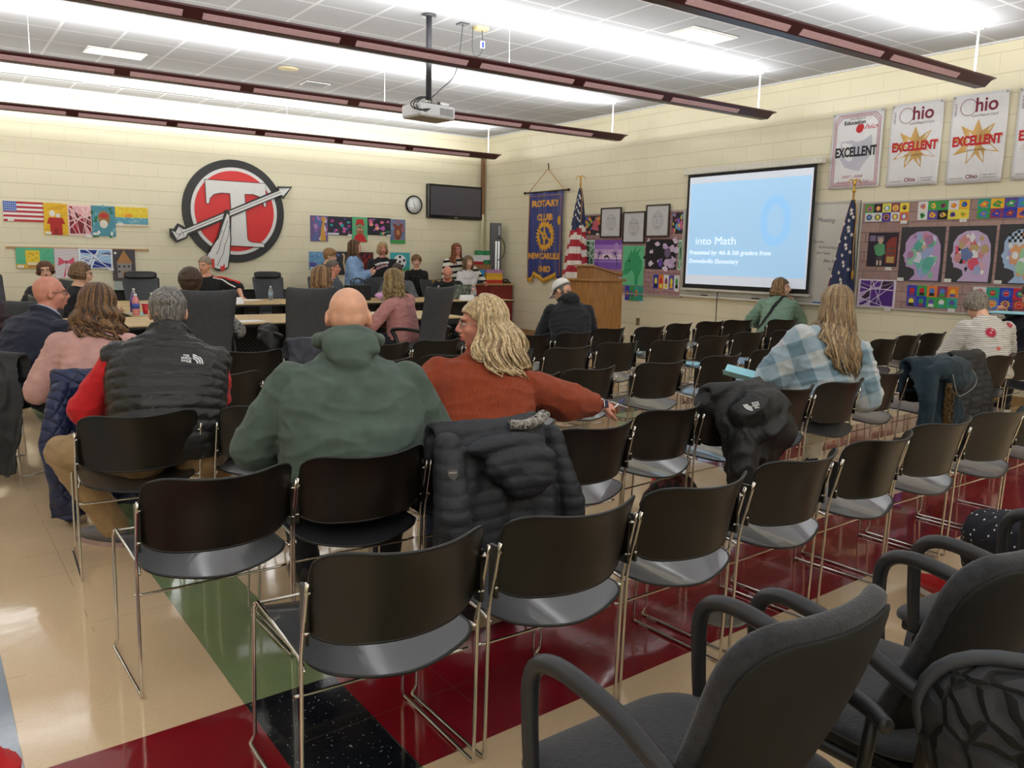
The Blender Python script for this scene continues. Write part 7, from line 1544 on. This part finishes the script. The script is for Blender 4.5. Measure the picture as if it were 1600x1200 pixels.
# backpack leaning on the armchair
def shellpat():
    m, b, n, L = nodes_mat('plated_black_fabric', .7); tc = n('TexCoord'); v = n('TexVoronoi', feature='DISTANCE_TO_EDGE'); v.inputs['Scale'].default_value = 13; mp = n('Mapping'); mp.inputs['Scale'].default_value = (1, 1, .75); nz = n('TexNoise'); nz.inputs['Scale'].default_value = 4; L(tc.outputs['Object'], mp.inputs[0]); ad = n('VectorMath', operation='MULTIPLY_ADD'); ad.inputs[1].default_value = (.15, .15, .15); L(tc.outputs['Object'], nz.inputs['Vector']); L(nz.outputs[1], ad.inputs[0]); L(mp.outputs[0], ad.inputs[2]); L(ad.outputs[0], v.inputs['Vector'])
    r = n('MapRange'); r.inputs[2].default_value = .13; L(v.outputs[0], r.inputs[0]); L(mixc(n, L, r.outputs[0], hexc('060608'), hexc('26262A')), b.inputs['Base Color']); bp = n('Bump'); bp.inputs['Strength'].default_value = 1; bp.inputs['Distance'].default_value = .02; L(r.outputs[0], bp.inputs['Height']); L(bp.outputs[0], b.inputs['Normal']); return m
arm_chair('charcoal upholstered armchair in the lower right corner, under the patterned backpack', (1.66, .24, 0), 0)
t = thing('backpack', 'black backpack with plated shell pattern leaning on the armchair in the lower right corner', 'backpack', (1.45, .44, .50), -1.05); t.scale = (.72, .8, .8)
b = MB(); QR = Matrix.Rotation(.44, 3, 'Y'); b.ell((0, 0, .12), (.38, .10, .20), None, n=28, k=16, rot=QR); b.ell((-.12, 0, .16), (.24, .10, .19), None, n=24, k=16, rot=QR); b.ell((.12, 0, .03), (.24, .11, .17), None, n=24, k=16, rot=QR); me = remesh(b, .012, 4); wrinkle(me, .004, 8, 2)
for v in me.vertices: v.co.z = max(.003, v.co.z)
me.materials.clear(); me.materials.append(shellpat()); o = bpy.data.objects.new('shell_panel', me); COL.objects.link(o); o.parent = t
b = MB(); b.tube([V((0, .01, .12))+QR @ V((.385*math.cos(a_), 0, .20*math.sin(a_)+.01)) for a_ in (2*PI*k/36 for k in range(36))], .017, mat('grey_piping', '3A3D42', .6), 8, cap=False, closed=True); b.obj('zip_piping', t)
b = MB(); b.ell((.03, .06, .13), (.37, .10, .19), mat('dark_blue_padding', '1E2430', .8, var=.2), n=24, k=16, rot=QR); b.obj('back_padding', t)
# ------------------------------------------------------------------ lectern
def m_oak():
    m, b, n, L = nodes_mat('oak_veneer', .4); tc = n('TexCoord'); mp = n('Mapping'); mp.inputs['Scale'].default_value = (14, 14, 1.1); L(tc.outputs['Object'], mp.inputs[0]); no = n('TexNoise'); no.inputs['Scale'].default_value = 3; no.inputs['Detail'].default_value = 7; no.inputs['Roughness'].default_value = .65; L(mp.outputs[0], no.inputs['Vector'])
    r = n('MapRange'); r.inputs[1].default_value = .35; r.inputs[2].default_value = .68; L(no.outputs[0], r.inputs[0]); L(mixc(n, L, r.outputs[0], hexc('B27F47'), hexc('7E5228')), b.inputs['Base Color']); return m
OAK = m_oak()
t = thing('lectern', 'tall oak lectern with sloped reading top standing behind the man in white cap', 'lectern', (7.95, 9.30, 0))
MB().box((0, 0, .05), (.66, .50, 1.10), OAK, bev=.004).obj('lectern_body', t); MB().box((.03, .03, 0), (.63, .47, .05), TEDGE).obj('plinth', t); MB().box((-.045, -.045, 1.10), (.705, .545, 1.13), OAK, bev=.006).obj('top_board', t)
MB().box((-.004, .06, .30), (0, .44, .98), mat('oak_panel', 'A3743F', .4, var=.15, stretch=(9, 9, 1))).obj('side_panel', t)
MB().prism([(.12, 1.13), (.60, 1.13), (.60, 1.19), (.12, 1.30)], -.42, -.04, OAK, Matrix.Rotation(PI/2, 4, 'X')).obj('slope_box', t)
MB().prism([(.08, 1.312), (.66, 1.18), (.665, 1.20), (.085, 1.335)], -.45, -.01, OAK, Matrix.Rotation(PI/2, 4, 'X')).obj('reading_top', t); MB().box((.645, .01, 1.19), (.665, .45, 1.225), OAK).obj('book_lip', t)
# ------------------------------------------------------------------ flags on stands
FN = flat('1E2A4E'); FR = flat('A31E2C'); FW = flat('D8D0C8'); GOLD = mat('gilt_metal', 'C9A24A', .3, metal=.8, var=.05); FRG = mat('gold_fringe_thread', 'B8862E', .8)
def flag(label, loc, top, zt, zb, rz, nav, lean_dx, seed, r1=.17):
    t = thing('flag', label, 'flag', loc, rz); MB().lathe([(.15, 0), (.15, .02), (.05, .05), (.02, .09)], GOLD, 24).obj('stand_base', t); MB().cyl((0, 0, .05), (0, 0, top-.16), .012, mat('oak_pole', 'A87A42', .4), 10).obj('pole', t)
    b = MB(); b.lathe([(.012, 0), (.025, .02), (.012, .04), (.012, .06), (.02, .07)], GOLD, 12, Matrix.Translation((0, 0, top-.16))); b.ell((0, 0, top-.05), (.018, .016, .04), GOLD); b.ell((.012, -.005, top-.012), (.012, .010, .012), GOLD)
    for s_ in (-1, 1): b.tube(spline([(0, 0, top-.04), (s_*.04, .0, top-.01), (s_*.07, 0, top-.035), (s_*.075, 0, top-.085)], 4), [.012, .013, .014, .014, .014, .013, .012, .011, .010, .008, .006, .005, .004], GOLD, 6, flatn=.5)
    b.obj('eagle_finial', t)
    NU, NV = 44, 40; vs = []; b = MB(); hh = zt-zb
    for j in range(NV+1):
        v = j/NV
        for i in range(NU):
            a_ = 2*PI*i/NU; r = (.018+(r1-.018)*v**.8)*(1+.30*math.sin(5*a_+seed)+.12*math.sin(9*a_+2*v)); lo = -.10*max(0, math.sin(a_+.5))*v
            vs.append((lean_dx*v*.5+r*math.cos(a_), r*.62*math.sin(a_), zt-hh*v-lo*1.0))
    groups = {}
    for j in range(NV):
        v = (j+.5)/NV
        for i in range(NU):
            a_ = 2*PI*(i+.5)/NU; q = v*hh+.42*math.sin((a_-1.2)/2)*.5
            if nav >= 1 or v*hh < nav*hh+.05*math.sin(a_*2): m_ = FN
            else: m_ = FR if int(math.floor((q)/.105)) % 2 == 0 else FW
            if nav >= 1 and (1.9 < a_ < 2.9): m_ = FR
            groups.setdefault(m_.name, (m_, []))[1].append((j*NU+i, j*NU+(i+1) % NU, (j+1)*NU+(i+1) % NU, (j+1)*NU+i))
    for m_, fs in groups.values():
        used = sorted({k for f in fs for k in f}); mp_ = {k: i for i, k in enumerate(used)}; b.add([vs[k] for k in used], [tuple(mp_[k] for k in f) for f in fs], m_)
    o = b.obj('cloth', t, fixn=False); me = o.data; bm = bmesh.new(); bm.from_mesh(me); bmesh.ops.remove_doubles(bm, verts=bm.verts, dist=.0001); bmesh.ops.recalc_face_normals(bm, faces=bm.faces); bm.to_mesh(me); bm.free()
    bv = BVHTree.FromPolygons([v.co.copy() for v in me.vertices], [tuple(p.vertices) for p in me.polygons]); rd = random.Random(seed); s_ = MB()
    dirs = [V((-.5, -.86, 0)), V((-.75, -.65, 0)), V((-.2, -.98, 0)), V((-.95, -.3, 0)), V((.3, -.95, 0))]
    for k in range(26 if nav >= 1 else 18):
        z = zt-.12-(hh*min(nav, 1)-.2)*(k/(26 if nav >= 1 else 18)); d = dirs[(k*2) % 5]; h_, nn, ii, dd = bv.ray_cast(V((lean_dx*.5*(zt-z)/hh, 0, z))-d*-1*.6, -d, 1)
        if h_ is None: continue
        nn = -d; s_ = MB(); x_ = V((0, 0, 1)).cross(d).normalized(); R_ = .030; s_.add([h_+d*.007+(x_*math.sin(PI*q/5)+V((0, 0, 1))*math.cos(PI*q/5))*R_*(1 if q % 2 == 0 else .42) for q in range(10)], [tuple(range(10))], FW, False); s_.obj('star', t)
    b = MB(); b.tube(spline([(.012, -.02, zt), (.03, -.05, zt-.15), (.02, -.06, zt-.5), (.035, -.055, zt-.8)], 6), .006, FRG, 6); b.ell((.035, -.055, zt-.86), (.016, .016, .06), FRG); b.obj('cord_and_tassel', t)
    b = MB(); lowr = [V(vs[NV*NU+i]) for i in range(NU)]; b.tube([p+V((0, 0, -.006)) for p in lowr], .014, FRG, 6, cap=False, closed=True); b.obj('fringe', t); return t
flag('flag with stars and red and white stripes and an eagle finial behind the lectern', (8.95, 10.76, 0), 2.76, 2.56, 1.05, -.6, .42, -.12, 1)
flag('furled dark blue flag with white stars by the right end of the whiteboard', (8.93, 5.80, 0), 2.40, 2.16, .92, -.6, 1.0, -.20, 2, r1=.14)
# ------------------------------------------------------------------ projector
t = thing('ceiling_projector', 'white projector hanging from the ceiling on a dark pole', 'projector', (4.20, 7.40, 0)); PW = mat('projector_white', 'C4C4C6', .45, var=.03); PD = mat('dark_grey_pole', '3A3A3E', .4)
MB().cyl((0, 0, 2.92), (0, 0, H), .028, PD, 20).obj('pole', t); MB().cyl((0, 0, H-.02), (0, 0, H), .07, PD, 24).obj('ceiling_flange', t)
R = Matrix.Rotation(.12, 4, 'Z'); MB().box((-.21, -.16, 2.74), (.21, .16, 2.86), PW, R, bev=.02).obj('projector_body', t); MB().box((-.20, -.15, 2.735), (.20, .15, 2.742), mat('projector_beige', 'A39A8A', .6), R).obj('underside', t)
b = MB(); b.box((-.09, -.08, 2.86), (.09, .08, 2.88), PD, R)
for s_ in (-1, 1): b.cyl((s_*.07, -.05, 2.875), (s_*.02, 0, 2.93), .007, CHROME, 8).cyl((s_*.07, .05, 2.875), (s_*.02, 0, 2.93), .007, CHROME, 8)
b.obj('mounting_bracket', t); MB().cyl((.20, .04, 2.80), (.235, .045, 2.80), .04, PLAS, 20).obj('lens', t)
b = MB()
for k in range(9): b.box((.02+.018*k, -.165, 2.765), (.028+.018*k, -.158, 2.83), mat('vent_dark', '7A7A7C', .6), R)
b.obj('side_vent', t); b = MB()
for k in range(3): b.tube(spline([(0, 0, 2.93+.01*k), (-.10-.02*k, -.06, 2.92), (-.19-.03*k, -.10, 2.85), (-.20-.02*k, -.17, 2.79), (-.12+.02*k, -.175, 2.775+.015*k)], 6), .006, PLAS, 6)
b.obj('cable', t); b = MB(); b.box((.10, -.02, 2.885), (.22, .02, 2.91), CW).box((.09, -.022, 2.883), (.12, .022, 2.912), PLAS); b.obj('adapter_box', t)
# junction boxes with loose cables beside it
t = thing('ceiling_cable_box', 'cable box and yellowish plate on ceiling with dangling cable by the projector', 'cable box', (4.62, 7.46, H)); MB().box((-.05, -.05, -.012), (.05, .05, 0), PD).obj('metal_plate', t); MB().box((.14, -.05, -.03), (.28, .05, 0), mat('aged_plastic', 'C9BE8A', .5)).obj('yellowed_box', t)
MB().tube(spline([(0, 0, -.01), (-.02, .02, -.25), (-.08, .02, -.5), (-.25, .0, -.66), (-.40, -.05, -.78)], 6), .005, PD, 6).obj('cable', t); MB().tube(spline([(.12, 0, -.01), (.115, 0, -.2), (.15, 0, -.29), (.22, 0, -.25), (.24, 0, -.18), (.23, 0, -.03)], 6), .005, PD, 6).obj('looped_cable', t); MB().box((.215, -.012, -.20), (.255, .012, -.13), mat('tag_white', 'D8D8E8', .5)).box((.222, -.014, -.195), (.248, -.011, -.14), flat('2E3FA8')).obj('blue_tag', t)
# ceiling furniture
def rect_ceiling(label, x, y, w_, d_, name, cat, cm, rz=0):
    t = thing(name, label, cat, (x, y, H), rz); e = .02; MB().box((-w_/2-e, -d_/2-e, -.012), (w_/2+e, d_/2+e, 0), MW).obj('frame', t); MB().box((-w_/2, -d_/2, -.016), (w_/2, d_/2, -.010), cm).obj('panel', t); return t
PEARL = mat('pearl_lens', 'CFCBB8', .35, emit=.10)
rect_ceiling('recessed ceiling light panel with shiny corners above the left art display', 2.10, 11.15, .60, .32, 'recessed_light', 'light fixture', PEARL); rect_ceiling('recessed ceiling light panel near the top right, past the longest hanging light', 6.75, 6.25, .62, .34, 'recessed_light', 'light fixture', PEARL); rect_ceiling('small square ceiling air vent left of the projector', 4.64, 11.3, .30, .22, 'ceiling_vent', 'vent', DK)
for x, y, l in ((4.0, 10.61, 'round beige ceiling speaker near the second hanging light'), (7.16, 5.47, 'round tan ceiling speaker above the longest hanging light'), (5.65, 9.0, 'round grey ceiling speaker behind the projector')):  # beige and tan discs stand for ceiling stains, only the grey one a speaker
    t = thing('ceiling_speaker', l, 'speaker', (x, y, H), 0, 'round ceiling speakers'); MB().lathe([(.13, -.008), (.13, 0)], mat('beige_grille', 'C9BA94', .7), 28).obj('grille', t)
for x, y, l in ((5.9, 5.35, 'small sprinkler head in the ceiling, nearer one'), (3.3, 9.0, 'small sprinkler head in the ceiling, left of the projector pole')):
    t = thing('sprinkler_head', l, 'sprinkler', (x, y, H), 0, 'ceiling sprinkler heads'); MB().lathe([(.035, -.006), (.035, 0)], MW, 16).obj('escutcheon', t); MB().lathe([(.018, -.03), (.008, -.024), (.008, -.006)], CHROME, 12).obj('deflector', t)
# round floor drain
t = thing('floor_drain', 'round grey slotted floor drain cover in the red stripe', 'drain', (2.56, 2.10, 0)); MB().lathe([(.098, 0), (.098, .003)], mat('drain_metal', '7C7A6C', .5, metal=.3), 40).obj('cover', t)
b = MB()
for k in range(13): y = -.078+.013*k; w_ = math.sqrt(max(0, .085**2-y*y)); b.box((-w_, y-.002, .003), (w_, y+.002, .0042), mat('drain_slot', '55534A', .6))
b.obj('slots', t)
# papers left on seats
k_ = 0
for ck, l in ((('D', 9), 'light blue paper on an empty seat below the projection screen'), (('E', 9), 'light blue sheet on a back row seat under the wall outlet'), (('D', 2), 'light blue paper on the seat hidden ahead of the green hoodie')):
    c = CH[ck]; o = MB().box((-.10, -.13, 0), (.10, .13, .003), BLP).obj('paper_sheet'); o.location = c.location+Matrix.Rotation(c.rotation_euler.z, 3, 'Z') @ V((0, .22, .437)); o.rotation_euler = (0, 0, .2+k_); tag(o, l, 'paper', 'light blue papers left on seats'); k_ += .3
t = thing('clipboard', 'light blue papers on a dark clipboard held at the right frame edge', 'clipboard', (8.06, 3.60, 1.005), .2); MB().box((-.12, -.17, 0), (.30, .17, .005), PLAS).obj('board', t); MB().box((-.13, -.16, .005), (.29, .15, .012), BLP).obj('paper_stack', t)
